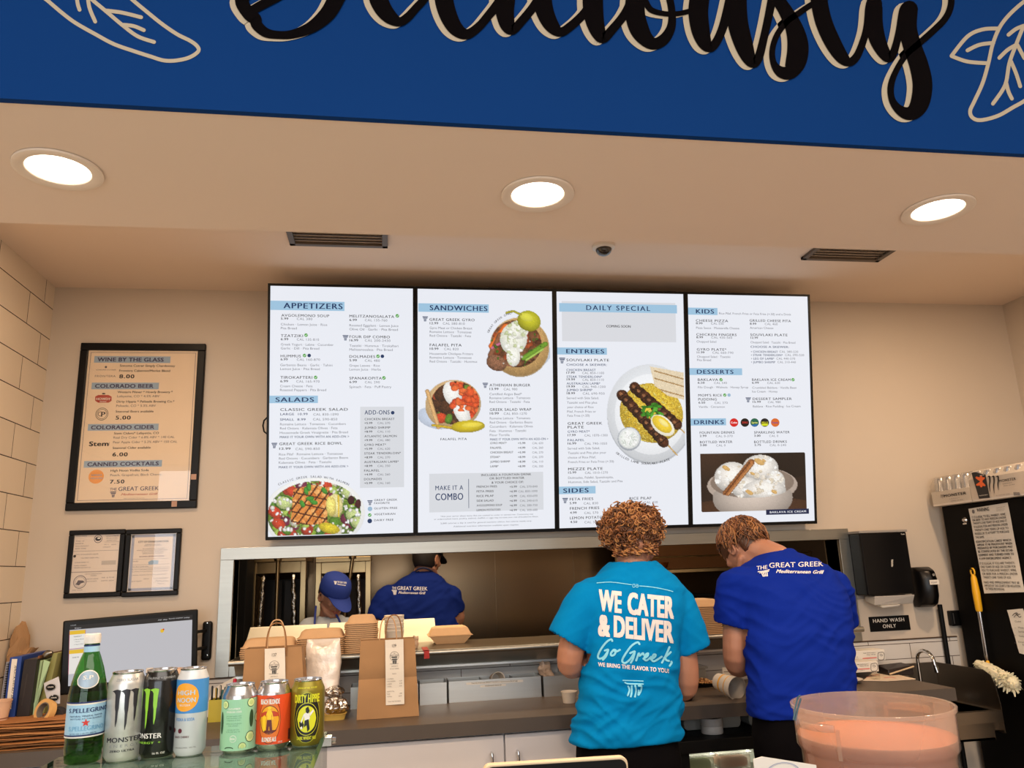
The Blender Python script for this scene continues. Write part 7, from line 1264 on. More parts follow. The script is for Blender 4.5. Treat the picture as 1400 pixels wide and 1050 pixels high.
# register seen from behind, card
Y = -2.45; a, b = pY(661, 1046, Y), pY(858, 1034, Y); t = thing('register_screen', 'black register tablet with a cream edge at the bottom of the view', 'register', ((a.x+b.x)/2, Y, .861)); sl = (b.z-a.z)
pts = []; Wd = b.x-a.x
for cx, cz, a0 in ((Wd-.012, -.012, 0), (.012, -.012, 90), (.012, -.16, 180), (Wd-.012, -.16, 270)):
    for k in range(6): q = math.radians(a0+k*18); pts.append((cx+.012*math.cos(q), cz+.012*math.sin(q)))
def plate(i0, y0, y1): return [[(a.x+x*(1-2*i0/Wd)+i0, y, a.z+sl*x/Wd+z*(1-2*i0/.172)-i0) for x, z in pts] for y in (y0, y1)]
m = MB(mat('cream_tablet_case', 'CDB795', .4)); m.rings(plate(0, Y, Y+.016)); m.build('case', t, bev=.002)
m = MB(BLACKM); m.rings(plate(.004, Y-.003, Y)); m.build('screen_face', t)
m = MB(BLACKP); x = (a.x+b.x)/2; m.tube([(x, Y+.03, .88), (x, Y+.025, a.z-.1)], [.02, .016], 14); m.box(x-.01, x+.01, Y+.016, Y+.035, a.z-.11, a.z-.08); m.box(x-.07, x+.07, Y-.05, Y+.09, .861, .88); m.build('stand', t, smooth=40)
Y = -2.36; a, b = pY(1030, 1038, Y), pY(1116, 1046, Y); t = thing('menu_card', 'white card with a round blue logo standing before the sauce container', 'card', ((a.x+b.x)/2, Y, .861)); m = MB(PAPER); k = pY(1042, 1034.5, Y)
P = [(a.x, Y, .862), (b.x, Y, .862), (b.x, Y, b.z), (k.x, Y, k.z), (a.x, Y, a.z)]; n = 5; dd = Vector((0, .0015, 0)); m.add(P+[Vector(v)+dd for v in P], [list(range(n)), list(range(2*n-1, n-1, -1))]+[[i, (i+1) % n, n+(i+1) % n, n+i] for i in range(n)])
m.box(a.x+.01, b.x-.01, Y+.0016, Y+.05, .861, .866); m.build('card_sheet', t)
m = MB(); ar = Art(vert_frame((0, Y-.0006, 0)), m, 1080, 940, 6.364, .0003); LB = mat('logo_blue', '4A6AA8', .6, var=0); ar.C(-60, 745, 150, LB, 95, hole=.97); ar.C(-60, 745, 138, LB, 86, hole=.98); m.build('logo', t, flat=True)

# ================================================================== PEOPLE
def voxel(mb, vox, it=2):
    """joins overlapping closed shapes into one continuous skin"""
    me = bpy.data.meshes.new('tmp'); me.from_pydata([tuple(v) for v in mb.v], [], mb.f); bm = bmesh.new(); bm.from_mesh(me); bmesh.ops.recalc_face_normals(bm, faces=bm.faces); bm.to_mesh(me); bm.free()
    o = bpy.data.objects.new('tmp', me); COL.objects.link(o); r = o.modifiers.new('r', 'REMESH'); r.mode = 'VOXEL'; r.voxel_size = vox
    dg = bpy.context.evaluated_depsgraph_get(); out = bpy.data.meshes.new_from_object(o.evaluated_get(dg)); bpy.data.objects.remove(o); bpy.data.meshes.remove(me)
    bm = bmesh.new(); bm.from_mesh(out)
    for _ in range(it): bmesh.ops.smooth_vert(bm, verts=bm.verts, factor=.5, use_axis_x=True, use_axis_y=True, use_axis_z=True)
    return bm, out
def finish(bm, out, name, mats, parent=None, loc=None, fold=None, cut=(), faces=None, thick=0):
    for p, d, r in cut:
        kill = [f for f in bm.faces if (f.calc_center_median()-p).dot(d) > 0 and (f.calc_center_median()-p).length < r]
        bmesh.ops.delete(bm, geom=kill, context='FACES')
    bm.normal_update()
    if fold:
        disp = [(v, v.normal*fold(v.co, v.normal)) for v in bm.verts]
        for v, q in disp: v.co += q
    bm.normal_update()
    if faces:
        for f in bm.faces: f.material_index = faces(f.calc_center_median())
    off = WL[parent] if parent is not None else Vector(loc)
    world = [v.co.copy() for v in bm.verts]; bm.verts.index_update(); polys = [[v.index for v in f.verts] for f in bm.faces]
    for v in bm.verts: v.co -= off
    bm.to_mesh(out); bm.free(); out.name = name
    for m in mats: out.materials.append(m)
    out.polygons.foreach_set('use_smooth', [True]*len(out.polygons)); o = bpy.data.objects.new(name, out); COL.objects.link(o); WL[o] = off
    if parent is not None: o.parent = parent
    else: o.location = off
    if thick: s = o.modifiers.new('thickness', 'SOLIDIFY'); s.thickness = thick; s.offset = -1
    return o, BVHTree.FromPolygons(world, polys)
class PF:       # pixel frame for prints that are then laid onto cloth
    def uv(s, x, y): return (x, y)
    def p(s, u, v, d=0): return Vector((u, v, d))
def print_on(bvh, mb, name, parent, lift=.0022, thr=6.0):
    me = bpy.data.meshes.new(name); me.from_pydata([(v.x, v.y, 0) for v in mb.v], [], mb.f); me.polygons.foreach_set('material_index', mb.fm); zz = [v.z for v in mb.v]
    bm = bmesh.new(); bm.from_mesh(me); lay = bm.verts.layers.float.new('z')
    bm.verts.ensure_lookup_table()
    for v, z in zip(bm.verts, zz): v[lay] = z
    bmesh.ops.triangulate(bm, faces=bm.faces)
    for _ in range(4):
        ed = [e for e in bm.edges if e.calc_length() > thr]
        if not ed: break
        bmesh.ops.subdivide_edges(bm, edges=ed, cuts=1); bmesh.ops.triangulate(bm, faces=[f for f in bm.faces if len(f.verts) > 3])
    off = WL[parent]; far = 3.0
    for v in bm.verts:
        d = ray(v.co.x, v.co.y).normalized(); h, n, i, _ = bvh.ray_cast(CAMP, d)
        for jx, jy in ((.2, .1), (-.2, .1), (.1, -.2), (.5, .4), (-.5, .3)):
            if h is None: h, n, i, _ = bvh.ray_cast(CAMP, ray(v.co.x+jx, v.co.y+jy).normalized())
        if h is None: h, n, i, _ = bvh.find_nearest(CAMP+d*far)
        far = (h-CAMP).length
        if n.dot(d) > 0: n = -n
        v.co = h+(n*.35-d*.65)*(lift+v[lay])-off
    bm.to_mesh(me); bm.free()
    for m in mb.mats: me.materials.append(m)
    o = bpy.data.objects.new(name, me); COL.objects.link(o); o.parent = parent; WL[o] = off; return o
def ering(c, a, b, n=28, e=.85, rot=0, tilt=0):
    out = []
    for i in range(n):
        q = 2*PI*i/n; x = a*math.copysign(abs(math.cos(q))**e, math.cos(q)); y = b*math.copysign(abs(math.sin(q))**e, math.sin(q)); z = tilt*y
        out.append(Vector(c)+Vector((x*math.cos(rot)-y*math.sin(rot), x*math.sin(rot)+y*math.cos(rot), z)))
    return out
def pring(xl, xr, y, Y, b, shrink=0, rot=0, tilt=0):
    l, r = pY(xl, y, Y), pY(xr, y, Y); return ering((l+r)/2, (r.x-l.x)/2-shrink, b-shrink, rot=rot, tilt=tilt)
def limb(m, pts, radii): m.tube(pts, radii, 16, round_ends=True)
def bend(P, n=5):   # smooth path through joints
    return [Vector(p[:3]) for p in catmull([tuple(p) for p in P], n)]
def radii(R, n=5): return [float(p[0]) for p in catmull([(r,) for r in R], n)]
def hand(m, wrist, d, up, side=1, curl=.5):
    """palm, four bent fingers of different lengths and a thumb leaving the side of the palm"""
    d = Vector(d).normalized(); up = (Vector(up)-d*Vector(up).dot(d)).normalized(); s = d.cross(up)*side; w = Vector(wrist)
    m.tube([w-d*.02, w+d*.01, w+d*.05, w+d*.088], [.026, .028, .036, .034], 12, round_ends=True)
    for k, (o, L) in enumerate(((-.028, .066), (-.0095, .076), (.0095, .070), (.027, .055))):
        b = w+d*.086+s*o; p = [b-d*.02, b]; dd = d
        for j in range(3): dd = (dd-up*curl*.55).normalized(); p.append(p[-1]+dd*L*(.45, .32, .23)[j])
        m.tube(p, [.0095, .0095, .009, .008, .007], 8, round_ends=True)
    b = w+d*.03-s*.03; m.tube([b+s*.012, b-s*.012+d*.02-up*.006, b-s*.022+d*.045-up*.016, b-s*.02+d*.066-up*.026], [.013, .0115, .0105, .0085], 8, round_ends=True)
def head(m, c, Q, k=1.0):
    """a head with brow, nose, lips, chin, jaw and ears; local +Y is forward"""
    c = Vector(c)
    def sh(p):
        x, y, z = p; t = z/.118
        if t < 0: x *= 1+.22*t; y = y*(1+.10*t) if y < 0 else y*(1+.02*t)
        if t < -.3 and y < 0: y *= 1+.55*(t+.3)
        return Q @ (Vector((x, y, z))*k)
    m.ell(c, .076, .097, .118, 28, 20, sh); L = lambda x, y, z: c+Q @ (Vector((x, y, z))*k)
    E_ = lambda p, rx, ry, rz: m.ell(L(*p), rx*k, ry*k, rz*k, 14, 9, lambda v: Q @ v)
    m.tube([L(0, .088, .012), L(0, .102, -.012), L(0, .116, -.034), L(0, .104, -.042)], [.009*k, .010*k, .013*k, .009*k], 10, round_ends=True); E_((.012, .100, -.036), .009, .010, .008); E_((-.012, .100, -.036), .009, .010, .008)
    m.tube([L(-.045, .072, .026), L(-.02, .090, .028), L(.02, .090, .028), L(.045, .072, .026)], .009*k, 8, round_ends=True)
    E_((0, .090, -.058), .024, .011, .006); E_((0, .089, -.068), .021, .012, .007); E_((0, .082, -.094), .024, .018, .016)
    for s in (-1, 1):
        E_((s*.042, .062, -.018), .024, .022, .018); m.tube([L(s*.062, -.004, -.058), L(s*.05, .045, -.085), L(s*.02, .078, -.1)], [.014*k, .016*k, .014*k], 8, round_ends=True)
        lo = [L(s*(.079+.010*(math.cos(a)*.3+.5)), -.010-.018*math.cos(a), -.008+.030*math.sin(a)) for a in [2*PI*i/10 for i in range(10)]]; m.tube(lo+[lo[0]], .006*k, 7); E_((s*.079, -.006, -.010), .006, .015, .024)
    return L
def foot(m, ankle, d): d = Vector(d).normalized(); a = Vector(ankle); m.tube([a+Vector((0, 0, -.01)), a-d*.03+Vector((0, 0, -.035)), a+d*.08+Vector((0, 0, -.045)), a+d*.16+Vector((0, 0, -.052))], [.04, .045, .042, .032], 12, round_ends=True)
TROU = mat('black_trousers', '070609', .85, var=.1, scale=30, spec=.08); SHOE = mat('black_shoe', '131213', .5)
def lower(o, hips, Y, zw, dx=.10, a=.175, sh=None):
    """trousers and shoes"""
    m = MB(TROU); rs = [ering((hips, Y, z), a*k, .12*k2) for z, k, k2 in ((zw+.05, .92, .95), (zw, .96, 1), (zw-.08, 1.02, 1.08), (zw-.16, 1.0, 1.05), (zw-.2, .8, .85))]; m.rings(rs)
    for s in (-1, 1): m.tube([(hips+s*dx*.85, Y, zw-.12), (hips+s*dx, Y+.01, .47), (hips+s*dx*1.05, Y-.01, .10)], [.10, .078, .068], 18)
    bm, out = voxel(m, .012, 2); finish(bm, out, 'trousers', [TROU], o, fold=lambda p, n: .004*noise.noise(p*13))
    for s in (-1, 1): m = MB(SHOE); ax = hips+s*dx*1.05; m.tube([(ax, Y-.06, .045), (ax, Y+.02, .05), (ax, Y+.12, .042), (ax+s*.01, Y+.19, .036)], [.038, .044, .044, .034], 14, round_ends=True); x = m.build('shoe', o, smooth=True); [setattr(v.co, 'z', max(v.co.z, .001-WL[o].z)) for v in x.data.vertices]
def legs(m, hips, Y, zw, dx=.10):
    for s in (-1, 1): m.tube([(hips+s*dx*.8, Y, zw-.05), (hips+s*dx*.9, Y, zw-.14), (hips+s*dx, Y+.01, .47), (hips+s*dx*1.05, Y-.01, .12), (hips+s*dx*1.05, Y-.01, .08)], [.08, .088, .056, .04, .038], 14, round_ends=True); foot(m, (hips+s*dx*1.05, Y-.01, .085), (0, 1, 0))
def folds(seed, hem=None, amp=.006):
    def f(p, n):
        q = Vector((p.x*5+seed, p.y*5, p.z*17+p.x*8+2*noise.noise(p*4))); q2 = Vector((p.x*9+seed, p.y*9, p.z*26-p.x*13)); w = 1.0
        if hem is not None: w = (.3+1.4*max(0, 1-(p.z-hem)/.36))*min(1, .25+max(0, p.z-hem)/.05)
        r = 1-abs(noise.noise(q))*2.4; r2 = 1-abs(noise.noise(q2))*2.4; return max(-.007, amp*w*(r-.35)+amp*.5*w*(r2-.35)+.004*noise.noise(p*8+Vector((seed, 2, 5))))
    return f
def shirtmat(name, col): return mat(name, col, .9, var=.05, scale=90, spec=.08)

# ---------------------------------------------------------------- the curly-haired man in the light blue shirt
Y1 = -.95
R1 = [(779, 931, 1013, .135), (781, 931, 1000, .135), (787, 930, 975, .13), (793, 928, 935, .125), (797, 926, 895, .125), (797, 931, 860, .128), (794, 937, 830, .13), (796, 935, 806, .12), (810, 920, 789, .105), (826, 904, 775, .088), (838, 892, 765, .072)]
m = MB(SKIN); m.rings([pring(l, r, y, Y1, b, .018) for l, r, y, b in R1[1:8]])
hc = pY(866, 728, -.925); hc.z -= .028; nb = pY(866, 776, -.95)
limb(m, [nb+Vector((0, 0, -.03)), nb+Vector((0, .008, .03)), hc+Vector((0, -.012, -.06))], [.062, .058, .057]); head(m, hc, Matrix.Rotation(math.radians(-6), 3, 'X'), 1.0)
SL1, EL1, WL1 = pY(808, 812, Y1), pY(779, 908, -.93), pY(822, 898, -.66)
SR1, ER1, WR1 = pY(918, 816, Y1), pY(937, 938, -.92), pY(895, 925, -.64)
for S, E_, W_, sd in ((SL1, EL1, WL1, -1), (SR1, ER1, WR1, 1)):
    limb(m, bend([S-Vector((sd*.02, 0, .022)), S.lerp(E_, .5)+Vector((sd*.010, 0, 0)), E_, E_.lerp(W_, .5), W_]), radii([.046, .052, .047, .043, .030])); hand(m, W_, (W_-E_)+Vector((-sd*.06, .05, 0)), (0, .2, 1), sd, .6)
hx1 = .865; m.rings([ering((hx1, Y1, z), a, b) for z, a, b in ((.80, .14, .10), (.88, .165, .115), (.95, .165, .115))]); legs(m, hx1, Y1, .90)
bm, out = voxel(m, .0055, 2); P1, _ = finish(bm, out, 'person', [SKIN], loc=(hx1, Y1, 0)); tag(P1, 'man with bushy copper curls in a bright blue lettered T-shirt, seen from behind', 'person')
lower(P1, hx1, Y1, .885, .105, .19)
TURQ = shirtmat('turquoise_cotton', '0078B8'); m = MB(TURQ); m.rings([pring(l, r, y, Y1, b) for l, r, y, b in R1])
eL, eR = pY(773, 877, -.945), pY(948, 889, -.94)
m.tube(bend([pY(828, 812, Y1), SL1+Vector((-.006, 0, -.014)), SL1.lerp(eL, .55)+Vector((-.004, 0, -.002)), eL]), radii([.055, .074, .077, .076]), 22); m.tube(bend([pY(898, 814, Y1), SR1+Vector((.004, 0, -.014)), SR1.lerp(eR, .55)+Vector((.004, 0, -.002)), eR]), radii([.055, .073, .075, .072]), 22)
bm, out = voxel(m, .0065, 10); zh = pY(856, 1013, Y1).z; dl = (eL-SL1).normalized(); dr = (eR-SR1).normalized(); nk = pY(866, 766, Y1)
sh1, bv1 = finish(bm, out, 't_shirt', [TURQ], P1, None, folds(3, zh, .0095), [(Vector((hx1, Y1, zh+.006)), Vector((0, 0, -1)), .4), (eL-dl*.006, dl, .11), (eR-dr*.006, dr, .11), (nk-Vector((0, 0, .006)), Vector((0, 0, 1)), .11)], thick=.0025)
WSH = mat('white_shirt_ink', 'D9D6D8', .8, var=.04, scale=200); LSH = mat('pale_blue_shirt_ink', '7CCBE8', .8, var=.02)
m = MB(); a = Art(PF(), m, 800, 770, 774/140, 0)
a.S([(90, 150), (180, 143), (260, 150), (350, 163)], LSH, 6); a.S([(410, 172), (500, 180), (590, 196), (662, 214)], LSH, 6); a.S([(362, 160), (374, 160), (374, 180), (360, 180), (360, 160)], LSH, 4); a.S([(384, 162), (398, 162), (398, 182), (384, 180), (384, 170), (398, 172)], LSH, 4)
a.sl = .105
for tx, x, y, x1, cp in (('WE', 104, 360, 276, 166), ('CATER', 320, 384, 670, 168), ('&', 98, 548, 190, 168), ('DELIVER', 216, 557, 668, 166)): a.T(tx, x, y, x1, cp, WSH, .062, .95)
a.sl = .095; a.T('WE BRING THE FLAVOR TO YOU!', 98, 779, 632, 32, WSH, .04)
W_ = 15
for S_ in ([(205, 588), (195, 575), (160, 598), (120, 650), (98, 700), (110, 722), (145, 705), (175, 655), (150, 660)], [(175, 655), (160, 700), (135, 730)], [(215, 655), (195, 680), (200, 698), (222, 690), (232, 660), (215, 655), (235, 668), (262, 655)],
           [(410, 612), (395, 598), (350, 625), (305, 685), (280, 735), (300, 755), (340, 725), (375, 668), (340, 680)], [(375, 668), (362, 720), (345, 752)], [(385, 735), (405, 680), (410, 700), (435, 680), (440, 692)], [(440, 722), (470, 702), (475, 682), (457, 692), (447, 724), (465, 734), (497, 708)], [(497, 727), (527, 707), (531, 690), (514, 694), (504, 730), (524, 740), (578, 706)], [(636, 634), (612, 690), (580, 752)], [(646, 672), (622, 695), (596, 716)], [(604, 712), (612, 732), (632, 738)], [(650, 744), (652, 754), (638, 776)]): a.S(S_, LSH, W_)
a.sl = 0
a.S([(285, 886), (360, 888), (438, 892)], LSH, 8); a.S([(300, 902), (330, 912), (438, 914)], LSH, 9)
for S_ in ([(325, 930), (335, 960), (322, 1000)], [(352, 928), (352, 970), (345, 1008)], [(378, 926), (384, 960), (376, 1010)], [(405, 926), (425, 930), (420, 965), (402, 998), (404, 960)]): a.S(S_, LSH, 13)
print_on(bv1, m, 'shirt_print', P1)
# curls
HAIRC = [mat('copper_curl', '82522F', .5, var=.1), mat('dark_copper_curl', '553420', .5, var=.1), mat('bright_copper_curl', 'A87748', .5, var=.1)]
random.seed(17); hcc = pY(863, 722, -.925); ra, rb, rc = .128, .122, .094
m = MB(HAIRC[1]); m.ell(hcc, ra*.86, rb*.88, rc*.86, 36, 26, lambda p: p*(1+.22*noise.noise(p*30)))
for mm in HAIRC:
    m.use(mm)
    for k in range(330):
        d = Vector((random.gauss(0, 1), random.gauss(-.15, 1), random.gauss(.1, 1))).normalized()
        if d.y > .55 and d.z < .35: continue
        if d.z < -.93: continue
        b = hcc+Vector((d.x*ra, d.y*rb, d.z*rc))*random.uniform(.76, .9); ax = (d*.45+Vector((random.gauss(0, .6), random.gauss(0, .6), random.gauss(-.25, .5)))).normalized(); u = ax.orthogonal().normalized(); v = ax.cross(u); L = random.uniform(.022, .042); r_ = random.uniform(.007, .013); tr = random.uniform(1.2, 2.2); ph = random.uniform(0, 6)
        pts = [b+ax*L*(i/12)+(u*math.cos(ph+tr*2*PI*i/12)+v*math.sin(ph+tr*2*PI*i/12))*r_*(1-.3*i/12) for i in range(13)]; m.tube(pts, [.0030]*11+[.0022, .001], 5)
for k in range(90):    # nape
    m.use(HAIRC[k % 3]); a_ = random.uniform(PI*1.08, PI*1.92); b = hcc+Vector((.088*math.cos(a_), .098*math.sin(a_), random.uniform(-.098, -.06))); ph = random.uniform(0, 6); pts = [b+Vector((.008*math.cos(i*.9+ph), .007*math.sin(i*.9+ph), -.0018*i)) for i in range(9)]; m.tube(pts, [.0029]*8+[.001], 5)
hr = m.build('hair', P1, smooth=True)

# ---------------------------------------------------------------- the man in the dark blue shirt, bending over the counter
R2 = [(1026, 1163, 978, -.98, .135), (1026, 1164, 962, -.98, .135), (1025, 1164, 935, -.975, .135), (1022, 1163, 900, -.965, .138), (1018, 1160, 865, -.945, .142), (1012, 1157, 832, -.915, .142), (1003, 1148, 803, -.885, .135), (1006, 1134, 781, -.855, .12), (1022, 1114, 766, -.835, .10), (1040, 1088, 757, -.815, .075), (1046, 1080, 751, -.80, .062)]
m = MB(SKIN); m.rings([pring(l, r, y, Y, b, .022) for l, r, y, Y, b in R2[1:9]])
h2 = pY(1018, 752, -.70); nb = pY(1062, 765, -.82); limb(m, [nb, nb.lerp(h2, .4)+Vector((0, 0, .012)), h2+Vector((.02, -.05, .0))], [.064, .060, .06])
Q2 = Matrix.Rotation(math.radians(22), 3, 'Z') @ Matrix.Rotation(math.radians(-42), 3, 'X') @ Matrix.Rotation(math.radians(6), 3, 'Y'); head(m, h2, Q2, 1.02)
SL2, EL2, WL2 = pY(1008, 795, -.885), pY(1006, 905, -.85), pY(1032, 912, -.40); SR2, ER2, WR2 = pY(1139, 800, -.86), pY(1150, 880, -.72), pY(1120, 905, -.52)
for S, E_, W_, sd in ((SL2, EL2, WL2, -1), (SR2, ER2, WR2, 1)):
    limb(m, bend([S-Vector((sd*.02, 0, .022)), S.lerp(E_, .5), E_, E_.lerp(W_, .5), W_]), radii([.044, .050, .046, .042, .030])); hand(m, W_, (W_-E_)+Vector((-sd*.05, .05, 0)), (0, .3, 1), sd, .6)
hx2 = (pY(1026, 978, -.98).x+pY(1163, 978, -.98).x)/2; m.rings([ering((hx2, -.98, z), a, b) for z, a, b in ((.82, .14, .10), (.90, .165, .115), (1.0, .165, .115))]); legs(m, hx2, -.98, .92)
bm, out = voxel(m, .0055, 2); P2, _ = finish(bm, out, 'person', [SKIN], loc=(hx2, -.98, 0)); tag(P2, 'man with short ginger hair in a dark blue T-shirt bending over the worktop', 'person')
lower(P2, hx2, -.98, .935, .105, .19)
ROYAL = shirtmat('royal_blue_cotton', '0C2688'); m = MB(ROYAL); m.rings([pring(l, r, y, Y, b) for l, r, y, Y, b in R2])
eL, eR = pY(1001, 856, -.865), pY(1153, 852, -.77)
m.tube(bend([pY(1034, 796, -.88), SL2+Vector((0, 0, -.012)), SL2.lerp(eL, .55), eL]), radii([.055, .074, .075, .073]), 22); m.tube(bend([pY(1116, 798, -.86), SR2+Vector((0, 0, -.012)), SR2.lerp(eR, .5)+Vector((.004, 0, 0)), eR]), radii([.055, .07, .068, .066]), 22)
bm, out = voxel(m, .0065, 10); zh = pY(1094, 978, -.98).z; dl = (eL-SL2).normalized(); dr = (eR-SR2).normalized(); nk = pY(1063, 752, -.80)
sh2, bv2 = finish(bm, out, 't_shirt', [ROYAL], P2, None, folds(11, None, .0065), [(Vector((hx2, -.98, zh+.006)), Vector((0, 0, -1)), .4), (eL-dl*.006, dl, .11), (eR-dr*.006, dr, .11), (nk-Vector((0, 0, .004)), Vector((0, .2, 1)).normalized(), .09)], thick=.0025)
def greek_logo(a, x0, y0, k, sl, m, sub):
    """THE GREAT GREEK over a script line, with the temple column; x0,y0 = left end of the small THE"""
    a.sl = sl; a.T('THE', x0, y0, x0+46*k, 17*k, m, .02); a.T('GREAT GREEK', x0+52*k, y0+46*k*sl-1*k, x0+268*k, 24*k, m, .012); a.T('~Mediterranean Grill', x0+82*k, y0+28*k+82*k*sl, x0+272*k, 17*k, m, .035)
    a.sl = 0; y = y0+6*k
    a.S([(x0+6*k, y+2*k), (x0+52*k, y+2*k+46*k*sl)], m, 4*k); a.S([(x0+14*k, y+8*k), (x0+48*k, y+8*k+34*k*sl)], m, 4*k)
    for i in range(4): a.S([(x0+(22+8*i)*k, y+13*k+20*sl*k), (x0+(24+6.5*i)*k, y+34*k+20*sl*k)], m, 4.5*k)
m = MB(); a = Art(PF(), m, 920, 690, 875/300, 0)
a.sl = -.10; a.T('THE', 334, 261, 377, 16, WSH, .02); a.sl = -.03; a.T('GREAT GREEK', 384, 252, 600, 20, WSH, .012); a.sl = .02; a.T('~Mediterranean Grill', 411, 272, 602, 14, WSH, .035); a.sl = 0
a.S([(340, 268), (360, 266), (384, 260)], WSH, 4); a.S([(346, 273), (382, 266)], WSH, 3.5)
for i in range(4): a.S([(354+7*i, 273-i*1.2), (360+5.6*i, 286-i*.6)], WSH, 4)
print_on(bv2, m, 'shirt_print', P2, thr=4)
HG = [mat('ginger_hair', '7A4B2C', .45, var=.1), mat('dark_ginger_hair', '50311D', .45, var=.1), mat('light_ginger_hair', '9A6A40', .45, var=.1)]
random.seed(29); cen = h2+Q2 @ Vector((0, -.010, .022)); crown = Q2 @ Vector((0, -.35, .94)); ra, rb, rc = .094, .112, .113
m = MB(HG[1]); m.ell(cen, ra*.93, rb*.93, rc*.93, 32, 24, lambda p: Q2 @ (p*(1+.05*noise.noise(p*35)) if not (p.z < -.035 and p.y > -.02) and p.z > -.075 else p*.62))
for k in range(950):
    m.use(HG[k % 3]); th = random.uniform(0, 2*PI); u0 = random.uniform(.05, 1.25); n_ = 7; pts = []; ln = random.uniform(.45, .8); wv = random.uniform(-.25, .25); lift = random.uniform(1.0, 1.09)
    for i in range(n_):
        u = u0+ln*i/(n_-1); t_ = th+wv*math.sin(i*.9+k); d = Vector((math.sin(u)*math.cos(t_), math.sin(u)*math.sin(t_), math.cos(u))); d = Matrix.Rotation(math.radians(20), 3, 'X') @ d
        pts.append(cen+Q2 @ Vector((d.x*ra, d.y*rb, d.z*rc))*(lift+.03*math.sin(i*1.1+k)))
    dd = Q2.inverted() @ (pts[-1]-cen)
    if (dd.y > .02 and dd.z < .03) or dd.z < -.072: continue
    m.tube(pts, [.0022, .003, .0032, .003, .0028, .002, .0008], 5)
m.build('hair', P2, smooth=True)

# ---------------------------------------------------------------- kitchen worker from behind, black cap
Y4 = 1.12
R4 = [(516, 632, 905, .13), (514, 631, 870, .13), (512, 630, 848, .13), (519, 624, 826, .13), (530, 618, 806, .12), (545, 608, 793, .10), (559, 598, 785, .075), (566, 592, 780, .065)]
m = MB(SKIN); m.rings([pring(l, r, y, Y4, b, .014) for l, r, y, b in R4[:6]]); h4 = pY(584, 765, 1.12); nb = pY(578, 786, Y4); limb(m, [nb, nb.lerp(h4, .5), h4+Vector((0, 0, -.03))], [.062, .06, .058])
Q4 = Matrix.Rotation(math.radians(-38), 3, 'Z') @ Matrix.Rotation(math.radians(-14), 3, 'X'); head(m, h4, Q4, .98)
SL4, EL4, WL4 = pY(529, 812, Y4), pY(515, 870, 1.10), pY(545, 885, 1.32); SR4, ER4, WR4 = pY(615, 810, Y4), pY(625, 846, 1.16), pY(600, 866, 1.34)
for S, E_, W_, sd in ((SL4, EL4, WL4, -1), (SR4, ER4, WR4, 1)):
    limb(m, bend([S, S.lerp(E_, .5), E_, E_.lerp(W_, .5), W_]), radii([.045, .05, .047, .042, .030])); hand(m, W_, W_-E_, (0, .2, 1), sd, .6)
hx4 = pY(573, 900, Y4).x; m.rings([ering((hx4, Y4, z), a, b) for z, a, b in ((.78, .14, .10), (.88, .165, .115), (1.05, .165, .115))]); legs(m, hx4, Y4, .90)
bm, out = voxel(m, .0065, 2); P4, _ = finish(bm, out, 'person', [SKIN], loc=(hx4, Y4, 0)); tag(P4, 'cook in a navy blue T-shirt and black cap, back turned, beyond the pass', 'person'); lower(P4, hx4, Y4, .89, .10, .18)
NAVYS = shirtmat('navy_blue_cotton', '14266C'); m = MB(NAVYS); R4b = [(516, 632, 960, .13)]+R4; m.rings([pring(l, r, y, Y4, b) for l, r, y, b in R4b]); eL, eR = pY(517, 848, 1.11), pY(621, 838, 1.15)
m.tube(bend([pY(552, 812, Y4), SL4+Vector((.005, 0, -.02)), SL4.lerp(eL, .5), eL]), radii([.055, .072, .075, .074]), 20); m.tube(bend([pY(598, 812, Y4), SR4+Vector((-.005, 0, -.02)), SR4.lerp(eR, .5), eR]), radii([.055, .072, .072, .07]), 20)
bm, out = voxel(m, .009, 9); dl = (eL-SL4).normalized(); dr = (eR-SR4).normalized(); nk = pY(579, 780, Y4)
_, bv4 = finish(bm, out, 't_shirt', [NAVYS], P4, None, folds(23, None, .005), [(eL-dl*.006, dl, .11), (eR-dr*.006, dr, .11), (nk-Vector((0, 0, .005)), Vector((0, 0, 1)), .09)], thick=.0025)
m = MB(); a = Art(PF(), m, 300, 730, 1400/360, 0); a.sl = .02; a.T('THE', 918, 294, 942, 14, WSH, .02); a.T('GREAT GREEK', 946, 298, 1106, 20, WSH, .012); a.T('~Mediterranean Grill', 952, 318, 1096, 14, WSH, .03); a.sl = 0; a.S([(918, 300), (942, 301)], WSH, 4); a.S([(922, 306), (942, 307)], WSH, 3)
for i in range(3): a.S([(926+6*i, 309), (928+5*i, 322)], WSH, 3.5)
print_on(bv4, m, 'shirt_print', P4, thr=4)
m = MB(mat('near_black_hair', '1A1210', .6)); cen = h4+Q4 @ Vector((0, -.008, .016)); m.ell(cen, .083, .104, .108, 28, 20, lambda p: Q4 @ (p if p.z > -.078 and not (p.y > .03 and p.z < .04) else p*.7)); m.build('hair', P4, smooth=True)
CAPB = mat('black_cap', '0E0D0F', .7); m = MB(CAPB); cc = h4+Q4 @ Vector((0, .0, .035))
m.rings([[cc+Q4 @ Vector((r*.088*math.cos(2*PI*i/28), r*.108*math.sin(2*PI*i/28), z)) for i in range(28)] for r, z in ((1, 0), (1.01, .02), (.97, .05), (.82, .08), (.5, .098), (.1, .104))], (True, True)); m.build('cap_crown', P4, smooth=True)
